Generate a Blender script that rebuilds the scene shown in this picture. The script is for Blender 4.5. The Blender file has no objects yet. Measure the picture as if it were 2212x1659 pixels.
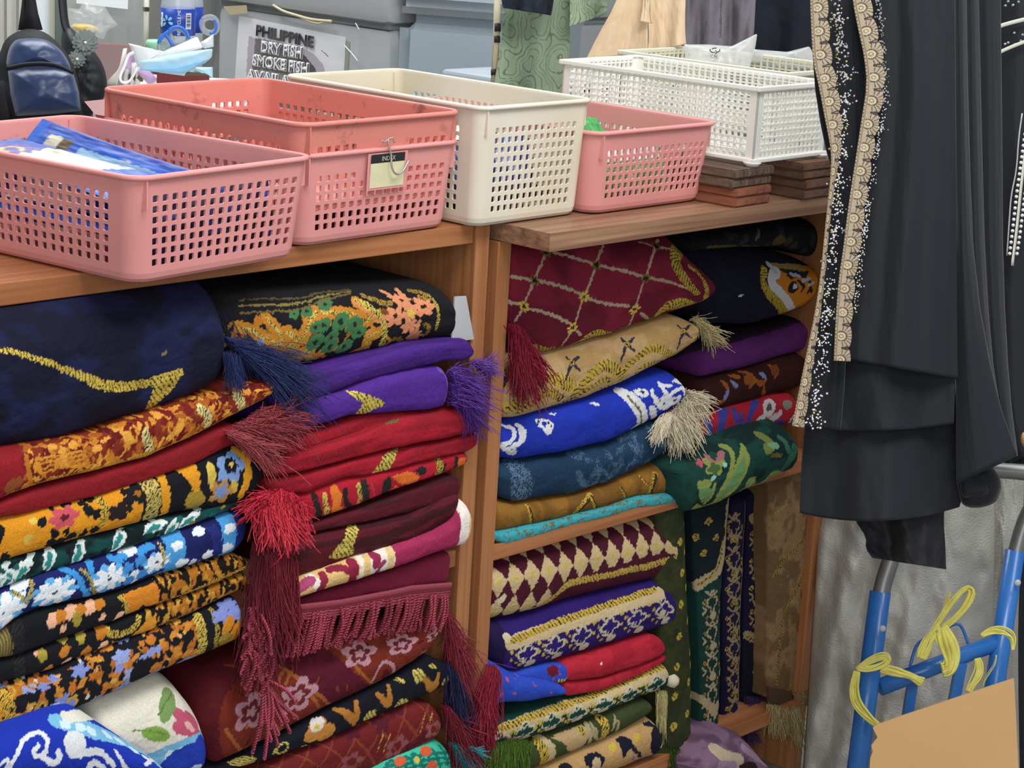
import bpy, bmesh, math, random
import numpy as np
from mathutils import Vector, Matrix
SC = bpy.context.scene
COL = SC.collection
PI = math.pi
rad = math.radians
# ------------------------------------------------------------------ camera (solved from the shelf's own edges)
F = 4606.5; CX, CY = 1106.0, 829.5
ROLL, PITCH, YAW = 0.0580, 0.2486, 0.8237
fw = np.array([math.sin(YAW)*math.cos(PITCH), math.cos(YAW)*math.cos(PITCH), -math.sin(PITCH)])
_rt = np.array([math.cos(YAW), -math.sin(YAW), 0.0]); _up = np.cross(_rt, fw)
cr = _rt*math.cos(ROLL) + _up*math.sin(ROLL)
cu = -_rt*math.sin(ROLL) + _up*math.cos(ROLL)
ZT = 0.85
def ray(x, y): return cr*(x-CX)/F - cu*(y-CY)/F + fw
CAM = np.array([0, 0, ZT]) - 2.3*ray(1189.5, 504.4)
def P(x, y, X=None, Y=None, Z=None, D=None, pl=None):
    """the point of the place that the photo shows at pixel x, y, on a given plane or at a given depth"""
    d = ray(x, y)
    if pl is not None:
        n, p0 = pl
        t = np.dot(np.array(p0)-CAM, n)/np.dot(d, n)
    else:
        t = (X-CAM[0])/d[0] if X is not None else (Y-CAM[1])/d[1] if Y is not None else (Z-CAM[2])/d[2] if Z is not None else D
    return CAM + t*d
def proj(p):
    v = np.asarray(p) - CAM; z = v@fw
    return CX + F*(v@cr)/z, CY - F*(v@cu)/z
cam = bpy.data.cameras.new('camera'); cam.sensor_width = 36; cam.lens = 36*F/2212; cam.clip_start = .05; cam.clip_end = 60
camo = bpy.data.objects.new('camera', cam); COL.objects.link(camo)
M = Matrix.Identity(4)
for i in range(3):
    M[i][0], M[i][1], M[i][2], M[i][3] = cr[i], cu[i], -fw[i], CAM[i]
camo.matrix_world = M
SC.camera = camo
# zooms of the photograph the outlines were traced in: origin and scale
ZM = dict(A1=(0,560,2.9621), A2=(0,1080,2.8652), B1=(480,560,2.9629), B2=(480,1080,2.8645), C1=(1020,480,3.95), C2=(1020,860,3.95),
          C3=(1000,1200,3.6148), D1=(1420,480,3.95), D2=(1400,860,3.95), D3=(1380,1200,3.6146), E1=(1640,0,2.6766), E2=(1640,600,2.514),
          E3=(1700,1080,2.865), G0=(0,0,2.6757), G1=(600,0,2.6757), G2=(1040,0,2.765), N=(0,0,1.0))
def Q(z, pts):
    x0, y0, s = ZM[z]
    return [(x0+p[0]/s, y0+p[1]/s) for p in pts]
# ------------------------------------------------------------------ colours and materials
def lin(c):
    if isinstance(c, str):
        c = c.lstrip('#'); c = tuple(int(c[i:i+2], 16)/255 for i in (0, 2, 4))
    return tuple(x/12.92 if x <= .04045 else ((x+.055)/1.055)**2.4 for x in c)
MATS = {}
def mat(name, color='#808080', rough=.6, metal=0, sheen=0, bump=0, bscale=200, var=0, vscale=8, trans=0, alpha=1, coat=0, ior=1.45, emit=0, stretch=None, spec=.5, dirt=None, dscale=14, dthr=.6, sss=0, color2=None, wave=None):
    if name in MATS: return MATS[name]
    m = bpy.data.materials.new(name); m.use_nodes = True
    nt = m.node_tree; N = nt.nodes; L = nt.links
    b = N['Principled BSDF']
    c = (*lin(color), 1)
    b.inputs['Base Color'].default_value = c
    b.inputs['Roughness'].default_value = rough; b.inputs['Metallic'].default_value = metal
    b.inputs['Specular IOR Level'].default_value = spec; b.inputs['IOR'].default_value = ior
    if sheen:
        b.inputs['Sheen Weight'].default_value = sheen; b.inputs['Sheen Roughness'].default_value = .4
    if trans: b.inputs['Transmission Weight'].default_value = trans
    if alpha < 1: b.inputs['Alpha'].default_value = alpha
    if coat: b.inputs['Coat Weight'].default_value = coat
    if sss:
        b.inputs['Subsurface Weight'].default_value = sss; b.inputs['Subsurface Radius'].default_value = (.01, .004, .003)
    tc = N.new('ShaderNodeTexCoord'); mp = N.new('ShaderNodeMapping'); L.new(tc.outputs['Object'], mp.inputs['Vector'])
    if stretch: mp.inputs['Scale'].default_value = stretch
    src = None
    if var or color2:
        n = N.new('ShaderNodeTexNoise'); n.inputs['Scale'].default_value = vscale; n.inputs['Detail'].default_value = 6
        L.new(mp.outputs['Vector'], n.inputs['Vector'])
        mx = N.new('ShaderNodeMix'); mx.data_type = 'RGBA'
        r = N.new('ShaderNodeMapRange'); r.inputs['From Min'].default_value = .3; r.inputs['From Max'].default_value = .7
        L.new(n.outputs['Fac'], r.inputs['Value']); L.new(r.outputs['Result'], mx.inputs['Factor'])
        if color2:
            mx.inputs['A'].default_value = c; mx.inputs['B'].default_value = (*lin(color2), 1)
        else:
            mx.inputs['A'].default_value = tuple(x*(1-var) for x in c[:3])+(1,); mx.inputs['B'].default_value = tuple(min(1, x*(1+var)) for x in c[:3])+(1,)
        src = mx.outputs['Result']
    if dirt:
        n = N.new('ShaderNodeTexNoise'); n.inputs['Scale'].default_value = dscale; n.inputs['Detail'].default_value = 8; n.inputs['Roughness'].default_value = .75
        L.new(tc.outputs['Object'], n.inputs['Vector'])
        r = N.new('ShaderNodeMapRange'); r.inputs['From Min'].default_value = dthr; r.inputs['From Max'].default_value = dthr+.16; r.inputs['To Max'].default_value = .75
        L.new(n.outputs['Fac'], r.inputs['Value'])
        mx = N.new('ShaderNodeMix'); mx.data_type = 'RGBA'
        L.new(r.outputs['Result'], mx.inputs['Factor'])
        if src: L.new(src, mx.inputs['A'])
        else: mx.inputs['A'].default_value = c
        mx.inputs['B'].default_value = (*lin(dirt), 1); src = mx.outputs['Result']
    if wave:   # wood grain
        w = N.new('ShaderNodeTexNoise'); w.inputs['Scale'].default_value = 1; w.inputs['Detail'].default_value = 7; w.inputs['Distortion'].default_value = .6
        mp2 = N.new('ShaderNodeMapping'); mp2.inputs['Scale'].default_value = wave[0]
        L.new(tc.outputs['Object'], mp2.inputs['Vector']); L.new(mp2.outputs['Vector'], w.inputs['Vector'])
        r = N.new('ShaderNodeMapRange'); r.inputs['From Min'].default_value = .35; r.inputs['From Max'].default_value = .65
        L.new(w.outputs['Fac'], r.inputs['Value'])
        mx = N.new('ShaderNodeMix'); mx.data_type = 'RGBA'
        L.new(r.outputs['Result'], mx.inputs['Factor'])
        if src: L.new(src, mx.inputs['A'])
        else: mx.inputs['A'].default_value = c
        mx.inputs['B'].default_value = (*lin(wave[1]), 1); src = mx.outputs['Result']
    if src: L.new(src, b.inputs['Base Color'])
    if bump:
        n = N.new('ShaderNodeTexNoise'); n.inputs['Scale'].default_value = bscale; n.inputs['Detail'].default_value = 4
        L.new(mp.outputs['Vector'], n.inputs['Vector'])
        bn = N.new('ShaderNodeBump'); bn.inputs['Strength'].default_value = bump; bn.inputs['Distance'].default_value = .002
        L.new(n.outputs['Fac'], bn.inputs['Height']); L.new(bn.outputs['Normal'], b.inputs['Normal'])
    if emit:
        b.inputs['Emission Color'].default_value = c; b.inputs['Emission Strength'].default_value = emit
    MATS[name] = m
    return m
def vcmat(name, rough=.85, sheen=.35, bump=.5, bscale=900, gold=True, spec=.25, amp=1.0):
    """fabric whose woven pattern is carried by the mesh (attribute Col; its alpha marks metallic thread)"""
    if name in MATS: return MATS[name]
    m = bpy.data.materials.new(name); m.use_nodes = True
    nt = m.node_tree; N = nt.nodes; L = nt.links; b = N['Principled BSDF']
    a = N.new('ShaderNodeAttribute'); a.attribute_name = 'Col'
    tc = N.new('ShaderNodeTexCoord')
    n = N.new('ShaderNodeTexNoise'); n.inputs['Scale'].default_value = bscale; n.inputs['Detail'].default_value = 3
    L.new(tc.outputs['Object'], n.inputs['Vector'])
    r = N.new('ShaderNodeMapRange'); r.inputs['To Min'].default_value = 1-.28*amp; r.inputs['To Max'].default_value = 1+.22*amp
    r.inputs['From Min'].default_value = .3; r.inputs['From Max'].default_value = .7
    L.new(n.outputs['Fac'], r.inputs['Value'])
    v = N.new('ShaderNodeVectorMath'); v.operation = 'SCALE'
    L.new(a.outputs['Color'], v.inputs[0]); L.new(r.outputs['Result'], v.inputs['Scale'])
    L.new(v.outputs['Vector'], b.inputs['Base Color'])
    b.inputs['Specular IOR Level'].default_value = spec
    b.inputs['Sheen Weight'].default_value = sheen; b.inputs['Sheen Roughness'].default_value = .45
    L.new(a.outputs['Color'], b.inputs['Sheen Tint'])
    if gold:
        g = N.new('ShaderNodeMapRange'); g.inputs['To Min'].default_value = rough; g.inputs['To Max'].default_value = .38
        L.new(a.outputs['Alpha'], g.inputs['Value']); L.new(g.outputs['Result'], b.inputs['Roughness'])
        g2 = N.new('ShaderNodeMath'); g2.operation = 'MULTIPLY'; g2.inputs[1].default_value = .25
        L.new(a.outputs['Alpha'], g2.inputs[0]); L.new(g2.outputs[0], b.inputs['Metallic'])
    else: b.inputs['Roughness'].default_value = rough
    if bump:
        bn = N.new('ShaderNodeBump'); bn.inputs['Strength'].default_value = bump; bn.inputs['Distance'].default_value = .0015
        L.new(n.outputs['Fac'], bn.inputs['Height']); L.new(bn.outputs['Normal'], b.inputs['Normal'])
    MATS[name] = m
    return m
# ------------------------------------------------------------------ objects
def tag(o, label=None, cat=None, group=None, kind=None):
    if label: o['label'] = label
    if cat: o['category'] = cat
    if group: o['group'] = group
    if kind: o['kind'] = kind
    return o
def thing(name, label, cat, loc, group=None):
    o = bpy.data.objects.new(name, None); COL.objects.link(o); o.location = loc
    o.empty_display_size = .02
    return tag(o, label, cat, group)
def wloc(o):
    l = Vector((0, 0, 0))
    while o is not None:
        l = l + o.location; o = o.parent
    return np.array(l)
def mesh(name, V, Fc, m, parent=None, smooth=True, col=None, base=None, quads=None):
    """one mesh object; V in world coordinates, its origin goes to the thing's base"""
    V = np.asarray(V, dtype=np.float64).reshape(-1, 3)
    me = bpy.data.meshes.new(name)
    if parent is not None: org = wloc(parent); loc = Vector((0, 0, 0))
    else:
        org = np.array(base) if base is not None else np.array([(V[:, 0].min()+V[:, 0].max())/2, (V[:, 1].min()+V[:, 1].max())/2, V[:, 2].min()])
        loc = Vector(org)
    L = V - org
    if quads is not None:
        q = np.asarray(quads, dtype=np.int32)
        n = len(q); me.vertices.add(len(L)); me.vertices.foreach_set('co', L.astype(np.float32).ravel())
        me.loops.add(n*4); me.loops.foreach_set('vertex_index', q.ravel())
        me.polygons.add(n); me.polygons.foreach_set('loop_start', np.arange(0, n*4, 4, dtype=np.int32))
        me.update(calc_edges=True)
    else:
        me.from_pydata([tuple(v) for v in L], [], [tuple(f) for f in Fc])
    me.validate()
    me.polygons.foreach_set('use_smooth', np.full(len(me.polygons), bool(smooth)))
    if col is not None:
        a = me.color_attributes.new('Col', 'FLOAT_COLOR', 'POINT')
        a.data.foreach_set('color', np.asarray(col, dtype=np.float32).ravel())
    if isinstance(m, (list, tuple)):
        for x in m: me.materials.append(x)
    elif m is not None: me.materials.append(m)
    o = bpy.data.objects.new(name, me); COL.objects.link(o); o.location = loc
    if parent is not None: o.parent = parent
    return o
class MB:
    """collects shapes in world coordinates and links them as one mesh object"""
    def __init__(s): s.v = []; s.f = []
    def add(s, V, Fc):
        k = len(s.v); s.v += [tuple(map(float, p)) for p in V]; s.f += [tuple(i+k for i in f) for f in Fc]; return s
    def box(s, lo, hi, R=None, c=None, bev=0):
        lo = np.array(lo, float); hi = np.array(hi, float)
        if bev:
            bm = bmesh.new(); bmesh.ops.create_cube(bm, size=1)
            for v in bm.verts: v.co = Vector([(lo[i]+hi[i])/2 + v.co[i]*(hi[i]-lo[i]) for i in range(3)])
            bmesh.ops.bevel(bm, geom=bm.edges[:], offset=bev, segments=2, affect='EDGES', profile=.5)
            bm.verts.index_update()
            V = [np.array(v.co) for v in bm.verts]; Fc = [[v.index for v in f.verts] for f in bm.faces]; bm.free()
        else:
            V = [np.array([(lo, hi)[a][0], (lo, hi)[b][1], (lo, hi)[d][2]]) for a in (0, 1) for b in (0, 1) for d in (0, 1)]
            Fc = [(0,1,3,2),(4,6,7,5),(0,4,5,1),(2,3,7,6),(0,2,6,4),(1,5,7,3)]
        if R is not None:
            c = np.array(c if c is not None else (lo+hi)/2); V = [c + R@(p-c) for p in V]
        return s.add(V, Fc)
    def tube(s, pts, r, n=8, cap=True, rs=None, flat=None):
        pts = [np.array(p, float) for p in pts]
        V = []; prev = None
        for i, p in enumerate(pts):
            t = pts[min(i+1, len(pts)-1)] - pts[max(i-1, 0)]; t = t/(np.linalg.norm(t)+1e-12)
            if prev is None:
                a = np.array([0, 0, 1.]) if abs(t[2]) < .9 else np.array([1., 0, 0])
            else: a = prev
            a = a - t*(a@t); a = a/(np.linalg.norm(a)+1e-12); b = np.cross(t, a); prev = a
            rr = rs[i] if rs is not None else r
            fl = flat if flat else 1
            for k in range(n):
                th = 2*PI*k/n; V.append(p + rr*(math.cos(th)*a + fl*math.sin(th)*b))
        Fc = []
        for i in range(len(pts)-1):
            for k in range(n): Fc.append((i*n+k, i*n+(k+1) % n, (i+1)*n+(k+1) % n, (i+1)*n+k))
        if cap: Fc.append(tuple(range(n-1, -1, -1))); Fc.append(tuple((len(pts)-1)*n+k for k in range(n)))
        return s.add(V, Fc)
    def grid(s, G, closed=False, thick=0):
        G = np.asarray(G, float); a, b = G.shape[:2]
        Fc = [(i*b+j, i*b+j+1, (i+1)*b+j+1, (i+1)*b+j) for i in range(a-1) for j in range(b-1)]
        return s.add(G.reshape(-1, 3), Fc)
    def lathe(s, c, prof, n=24, ax=(0, 0, 1)):
        c = np.array(c, float); ax = np.array(ax, float); ax /= np.linalg.norm(ax)
        e = np.array([1., 0, 0]) if abs(ax[0]) < .9 else np.array([0, 1., 0])
        e = e - ax*(e@ax); e /= np.linalg.norm(e); g = np.cross(ax, e)
        V = [c + ax*h + r*(math.cos(2*PI*k/n)*e + math.sin(2*PI*k/n)*g) for r, h in prof for k in range(n)]
        Fc = [(i*n+k, i*n+(k+1) % n, (i+1)*n+(k+1) % n, (i+1)*n+k) for i in range(len(prof)-1) for k in range(n)]
        Fc.append(tuple(range(n-1, -1, -1))); Fc.append(tuple((len(prof)-1)*n+k for k in range(n)))
        return s.add(V, Fc)
    def prism(s, poly, d):
        """a flat outline (3-D points) given thickness by the vector d"""
        poly = [np.array(p, float) for p in poly]; d = np.array(d, float); n = len(poly)
        return s.add(poly+[p+d for p in poly], [tuple(range(n-1, -1, -1)), tuple(range(n, 2*n))]+[(i, (i+1) % n, n+(i+1) % n, n+i) for i in range(n)])
    def build(s, name, m, parent=None, smooth=False, base=None):
        o = mesh(name, s.v, s.f, m, parent, smooth, base=base)
        if smooth == 'auto': 
            o.data.polygons.foreach_set('use_smooth', np.ones(len(o.data.polygons), bool))
            md = o.modifiers.new('edge', 'EDGE_SPLIT'); md.split_angle = rad(35)
        return o
def rotz(a): c, s = math.cos(a), math.sin(a); return np.array([[c, -s, 0], [s, c, 0], [0, 0, 1.]])
def rotax(ax, a): return np.array(Matrix.Rotation(a, 3, Vector(ax)))
def interp_pts(pts, n):
    """n points spread evenly along a polyline, softened"""
    p = np.array(pts, float); d = np.r_[0, np.cumsum(np.linalg.norm(np.diff(p, axis=0), axis=1))]
    t = np.linspace(0, d[-1], n)
    return np.stack([np.interp(t, d, p[:, k]) for k in range(p.shape[1])], 1)
def smooth_pts(pts, n, it=2):
    p = np.array(pts, float)
    for _ in range(it):
        q = [p[0]]
        for a, b in zip(p[:-1], p[1:]): q += [a*.75+b*.25, a*.25+b*.75]
        q.append(p[-1]); p = np.array(q)
    return interp_pts(p, n)
def hash2(ix, iy, seed):
    n = (ix.astype(np.int64)*374761393 + iy.astype(np.int64)*668265263 + seed*1442695041) & 0x7fffffff
    n = ((n ^ (n >> 13))*1274126177) & 0x7fffffff
    return ((n ^ (n >> 16)) & 0xffff)/65535.0
def vnoise(x, y, seed=0):
    ix = np.floor(x); iy = np.floor(y); fx = x-ix; fy = y-iy
    fx = fx*fx*(3-2*fx); fy = fy*fy*(3-2*fy)
    ix = ix.astype(np.int64); iy = iy.astype(np.int64)
    a = hash2(ix, iy, seed); b = hash2(ix+1, iy, seed); c = hash2(ix, iy+1, seed); d = hash2(ix+1, iy+1, seed)
    return (a*(1-fx)+b*fx)*(1-fy) + (c*(1-fx)+d*fx)*fy
def fbm(x, y, seed=0, o=3): return sum(vnoise(x*2**k, y*2**k, seed+k*17)/2**k for k in range(o))/sum(1/2**k for k in range(o))
# ------------------------------------------------------------------ folded textiles
RES = .00105
class Rug:
    def __init__(s, name, label, cat='rug', group=None, seed=1):
        s.name, s.label, s.cat, s.group, s.seed = name, label, cat, group, seed
        s.parts = []   # (V grid, S, T)
        s.org = None
    def lobe(s, z, bot, top, yf, k=0.0, B=None, back=.30, n=2.6, endr=.012, wr=.0022, axis='x', sag=0, ends=(1, 1), arc=1.0, low=.4):
        """one fold: its lower and upper outline (traced), brought to the plane of the stack's front and rolled over to the back"""
        bp = np.array(Q(z, bot)); tp = np.array(Q(z, top))
        e1 = np.array([1, k, 0.]); e1 /= np.linalg.norm(e1); nf = np.array([e1[1], -e1[0], 0.]); e2 = np.array([0, 0, 1.])
        p0 = np.array([0, yf, 0.])
        pb = np.array([P(*p, pl=(nf, p0)) for p in bp]); pt = np.array([P(*p, pl=(nf, p0)) for p in tp])
        if axis == 'z': e1, e2 = e2, e1
        if s.org is None: s.org = float(min((pb@e1).min(), (pt@e1).min()))
        def mono(p):
            a = (p-p0)@e1; c = (p-p0)@e2
            i = np.argsort(a, kind='stable'); return a[i], c[i]
        ab, cb = mono(pb); at, ct = mono(pt)
        a0, a1 = max(ab[0], at[0]) if 0 else min(ab[0], at[0]), max(ab[-1], at[-1])
        nu = int(max(12, (a1-a0)/RES)); a = np.linspace(a0, a1, nu)
        def soft(x, xp, fp):
            y = np.interp(x, xp, fp); w = max(3, int(.010/(a[1]-a[0])))
            yy = np.r_[np.full(w, y[0]), y, np.full(w, y[-1])]; ker = np.hanning(2*w+1); ker /= ker.sum()
            return np.convolve(yy, ker, 'valid')
        lo = soft(a, ab, cb); hi = soft(a, at, ct)
        hi = np.maximum(hi, lo+.001)
        # rounded ends
        L = a1-a0; er = min(endr, L*.3); f = np.ones(nu)
        if ends[0]: q = np.clip((a-a0)/er, 0, 1); f = np.minimum(f, np.sqrt(np.maximum(0, 1-(1-q)**2)))
        if ends[1]: q = np.clip((a1-a)/er, 0, 1); f = np.minimum(f, np.sqrt(np.maximum(0, 1-(1-q)**2)))
        f = np.maximum(f, .02)
        H = hi-lo; Hm = float(np.median(H)); mid = (hi+lo)/2
        Bv = B if B is not None else min(.035, Hm*.55)
        nphi = int(max(14, Hm*1.7/RES)); phi = np.linspace(-PI/2, PI/2, nphi)
        w = np.sign(phi)*np.abs(np.sin(phi))**(2/n); dd = (1-np.abs(np.cos(phi))**(2/n))*np.where(phi < 0, low, 1.0)   # cross position, depth behind the front
        nb = 7 if arc == 1 else 40
        wb = np.r_[np.full(4, -1.), w, np.full(nb, 1.)]; bd = np.linspace(0, 1, nb+1)[1:]
        db = np.r_[np.array([1, .6, .3, .02]), np.zeros(nphi), bd]
        de = np.r_[np.full(4, low), dd, np.ones(nb)]
        W, A = np.meshgrid(wb, a); _, Fm = np.meshgrid(wb, f)
        C = mid[:, None] + W*(H/2*f)[:, None]
        dep = de[None, :]*Bv + (1-f)[:, None]*Bv*.8 + db[None, :]*(back-yf-Bv) if axis == 'x' else de[None, :]*Bv + (1-f)[:, None]*Bv*.8 + db[None, :]*max(.02, back-yf-Bv)
        # arc length across the front, for the weave
        dT = np.hypot(np.diff(w)*Hm/2, np.diff(dd)*Bv); T1 = np.r_[0, np.cumsum(dT)]; T1 -= T1[nphi//2]
        bl = (back-yf-Bv)
        Tl = np.r_[T1[0]-db[:4]*bl, T1, T1[-1]+bd*bl]
        T, S = np.meshgrid(Tl, a-s.org)
        wob = wr*(fbm(S/.055+s.seed*7.3, T/.03+s.seed*3.1, s.seed, 3)-.5)*2 + .0006*(vnoise(S/.003, T/.003, s.seed+5)-.5)
        dep = dep + wob
        C = C + wr*.5*(fbm(S/.06+9, T*0+s.seed, s.seed+3, 2)-.5)
        V = p0 + A[..., None]*e1 + C[..., None]*e2 - dep[..., None]*nf
        s.parts.append((V, S, T + len(s.parts)*1.0))
        return s
    def raw(s, V, S, T):
        s.parts.append((V, S, T + len(s.parts)*1.0)); return s
    def flat(s):
        s.V = np.concatenate([p[0].reshape(-1, 3) for p in s.parts]); s.S = np.concatenate([p[1].ravel() for p in s.parts]); s.T = np.concatenate([p[2].ravel() for p in s.parts])
        x, y = proj(s.V); s.PX = np.stack([x, y], 1); s.dep = (s.V-CAM)@fw
        # which points face the viewer
        fc = []
        for V, _, _ in s.parts:
            du = np.gradient(V, axis=0); dv = np.gradient(V, axis=1); nrm = np.cross(du, dv)
            vw = V-CAM; d = (nrm*vw).sum(-1); c = V.shape[1]//2
            sg = np.sign(np.median(d[:, c])); fc.append((d*sg > 0).ravel())
        s.front = np.concatenate(fc)
        s.fi = np.where(s.front)[0]; s.lob = np.concatenate([np.full(p[1].size, i) for i, p in enumerate(s.parts)])
        s.C = np.zeros((len(s.S), 4)); s.fuzz(.0012)
        return s
    def fuzz(s, amp, sc=.0022):
        s.s = s.S + amp*2*(vnoise(s.S/sc, s.T/sc, s.seed+11)-.5); s.t = s.T + amp*2*(vnoise(s.S/sc+50, s.T/sc, s.seed+12)-.5); return s
    def on(s, j=None):
        """trace the next motifs on one fold only"""
        s.fi = np.where(s.front & ((s.lob == j) if j is not None else True))[0]; return s
    def base(s, c, var=.12, sc=(.03, .012), c2=None):
        if not hasattr(s, 'V'): s.flat()
        n = fbm(s.S/sc[0], s.T/sc[1], s.seed+21, 3)
        k = 1 + (n-.5)*2*var
        s.C[:, :3] = np.array(lin(c))*k[:, None]
        if c2 is not None:
            g = np.clip((n-.42)/.16, 0, 1)[:, None]; s.C[:, :3] = s.C[:, :3]*(1-g) + np.array(lin(c2))*g
        return s
    def tr(s, z, pts, dense=True):
        p = np.array(Q(z, pts))
        if dense and len(p) > 1:
            d = np.linalg.norm(np.diff(p, axis=0), axis=1).sum(); p = smooth_pts(p, int(max(3, d/7)))
        fp = s.PX[s.fi]; out = []
        for q in p:
            d = ((fp-q)**2).sum(1); i = s.fi[np.argmin(d + (s.dep[s.fi]-s.dep[s.fi].min())*6)]
            out.append((s.S[i], s.T[i]))
        return np.array(out)
    def set(s, m, c, gold=0, a=1.0):
        c = np.array(lin(c)); s.C[m, :3] = s.C[m, :3]*(1-a) + c*a; s.C[m, 3] = gold; return s
    def dist(s, st):
        st = np.asarray(st, float)
        best = np.full(len(s.S), 9.); al = np.zeros(len(s.S)); acc = 0; side = np.zeros(len(s.S))
        if len(st) == 1: return np.hypot(s.s-st[0, 0], s.t-st[0, 1]), al, side
        lo = st.min(0)-.04; hi = st.max(0)+.04
        idx = np.where((s.s > lo[0]) & (s.s < hi[0]) & (s.t > lo[1]) & (s.t < hi[1]))[0]
        x, y = s.s[idx], s.t[idx]; b = np.full(len(idx), 9.); a_ = np.zeros(len(idx)); sd = np.zeros(len(idx))
        for (x0, y0), (x1, y1) in zip(st[:-1], st[1:]):
            dx, dy = x1-x0, y1-y0; l2 = dx*dx+dy*dy
            if l2 < 1e-12: continue
            q = np.clip(((x-x0)*dx+(y-y0)*dy)/l2, 0, 1); d = np.hypot(x-x0-q*dx, y-y0-q*dy); u = d < b
            b = np.where(u, d, b); a_ = np.where(u, acc+q*math.sqrt(l2), a_); sd = np.where(u, np.sign(dx*(y-y0)-dy*(x-x0)), sd)
            acc += math.sqrt(l2)
        best[idx] = b; al[idx] = a_; side[idx] = sd; s.total = acc
        return best, al, side
    KS = dict(A1=.8, A2=.75, B1=.68, B2=.68, C1=.56, C2=.6, C3=.56, D1=.6, D2=.62, D3=.7, N=.6); KB = dict(A1=.85, A2=.85, B1=.75, B2=.72, C1=.55, C2=.6, C3=.58, D1=.62, D2=.6, N=.55); KF = dict(A1=.85, A2=.82, B1=.9, B2=.78, C1=.42, C2=.5, C3=.5, D2=.52, N=.68)
    def stroke(s, z, pts, w, c, gold=0, hatch=None, taper=None, hc='#2a2012', hw=.3):
        """a woven line: traced (z = zoom name) or given in metres on the cloth (z = None)"""
        st = s.tr(z, pts) if z else np.asarray(pts, float)
        d, al, sd = s.dist(st); w = w*s.KS.get(z, .86); ww = w
        if taper is not None:
            q = al/max(s.total, 1e-6); ww = w*np.interp(q, np.linspace(0, 1, len(taper)), taper)
        m = d < ww/2; s.set(m, c, gold)
        if hatch:
            m2 = m & (((al + sd*d*.7)/hatch) % 1 < hw); s.set(m2, hc, 0)
        return s
    def blob(s, c, r, col, ry=None, ang=0, gold=0, z=None, ring=None):
        if z:
            c = s.tr(z, [c], False)[0]; k = s.KB.get(z, 1); r *= k; ry = ry and ry*k
        if ry is None: r, ry = r*.95, r*.64
        dx, dy = s.s-c[0], s.t-c[1]; ca, sa = math.cos(ang), math.sin(ang)
        d = np.hypot((dx*ca+dy*sa)/r, (-dx*sa+dy*ca)/(ry or r))
        m = d < 1
        if ring: m &= d > ring
        return s.set(m, col, gold)
    def flower(s, c, r, col, n=5, cc=None, z=None, hole=0, ang=0, lobe=.35, sq=1.0, c2=None):
        r = r*.64*s.KF.get(z, 1); sq = .66
        if z: c = s.tr(z, [c], False)[0]
        dx, dy = (s.s-c[0])*sq, s.t-c[1]; th = np.arctan2(dy, dx)+ang; d = np.hypot(dx, dy)
        rr = r*(1-lobe+lobe*np.abs(np.cos(n*th/2))*1.4)
        m = d < rr
        if hole: m &= d > hole*r
        s.set(m, col)
        if c2: s.set((d < rr*.62) & (d > hole*r), c2)
        if cc: s.set(d < r*.28, cc)
        return s
    def poly(s, z, pts, c, gold=0, hatch=None, hc='#2a2012'):
        p = s.tr(z, pts+[pts[0]]) if z else np.asarray(pts+[pts[0]], float)
        x, y = s.s, s.t; ins = np.zeros(len(x), bool)
        for (x0, y0), (x1, y1) in zip(p[:-1], p[1:]):
            if abs(y1-y0) < 1e-9: continue
            k = ((y0 > y) != (y1 > y)) & (x < (x1-x0)*(y-y0)/(y1-y0)+x0); ins ^= k
        s.set(ins, c, gold)
        if hatch: s.set(ins & (((x*.8+y*.6)/hatch) % 1 < .3), hc)
        return s
    def scatter(s, cnt, r, cols, rect=None, kind='blob', seed=0, gold=0, mask=None, asp=(.5, 1.1), **kw):
        rng = random.Random(seed+s.seed*101)
        v = s.fi
        for _ in range(cnt):
            i = v[rng.randrange(len(v))]
            if mask is not None and not mask[i]: continue
            c = (s.S[i], s.T[i]); rr = r*rng.uniform(.6, 1.15)*(.8 if kind in ('blob', 'ring') else 1); col = rng.choice(cols)
            if kind == 'blob': s.blob(c, rr, col, rr*rng.uniform(*asp), rng.uniform(0, PI), gold)
            elif kind == 'flower': s.flower(c, rr, col, ang=rng.uniform(0, 6), **kw)
            elif kind == 'ring': s.blob(c, rr, col, rr*rng.uniform(*asp), rng.uniform(0, PI), gold, ring=.55)
            elif kind == 'arc':
                a0 = rng.uniform(0, 6.3); a1 = a0+rng.uniform(1.5, 3.6)
                s.stroke(None, [(c[0]+rr*math.cos(a), c[1]+rr*math.sin(a)) for a in np.linspace(a0, a1, 9)], kw.get('w', .003), col, gold, kw.get('hatch'))
        return s
    def rng(s, z, x0, x1):
        """mask of the cloth between two traced places along it"""
        a = s.tr(z, [x0, x1], False); return (s.s > min(a[0, 0], a[1, 0])) & (s.s < max(a[0, 0], a[1, 0]))
    def build(s, m='velvet'):
        off = 0; q = []
        for V, _, _ in s.parts:
            a, b = V.shape[:2]; i = np.arange(a*b).reshape(a, b)+off
            q.append(np.stack([i[:-1, :-1], i[1:, :-1], i[1:, 1:], i[:-1, 1:]], -1).reshape(-1, 4)); off += a*b
        o = mesh(s.name, s.V, None, vcmat(*FABRIC[m]) if m in FABRIC else m, None, True, np.clip(s.C, 0, 1), quads=np.concatenate(q))
        s.o = tag(o, s.label, s.cat, s.group); return o
FABRIC = dict(velvet=('velvet', .8, .3, .5, 900), plush=('plush', .9, .2, .6, 1100), fleece=('fleece', .95, .15, .4, 1500))
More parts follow.
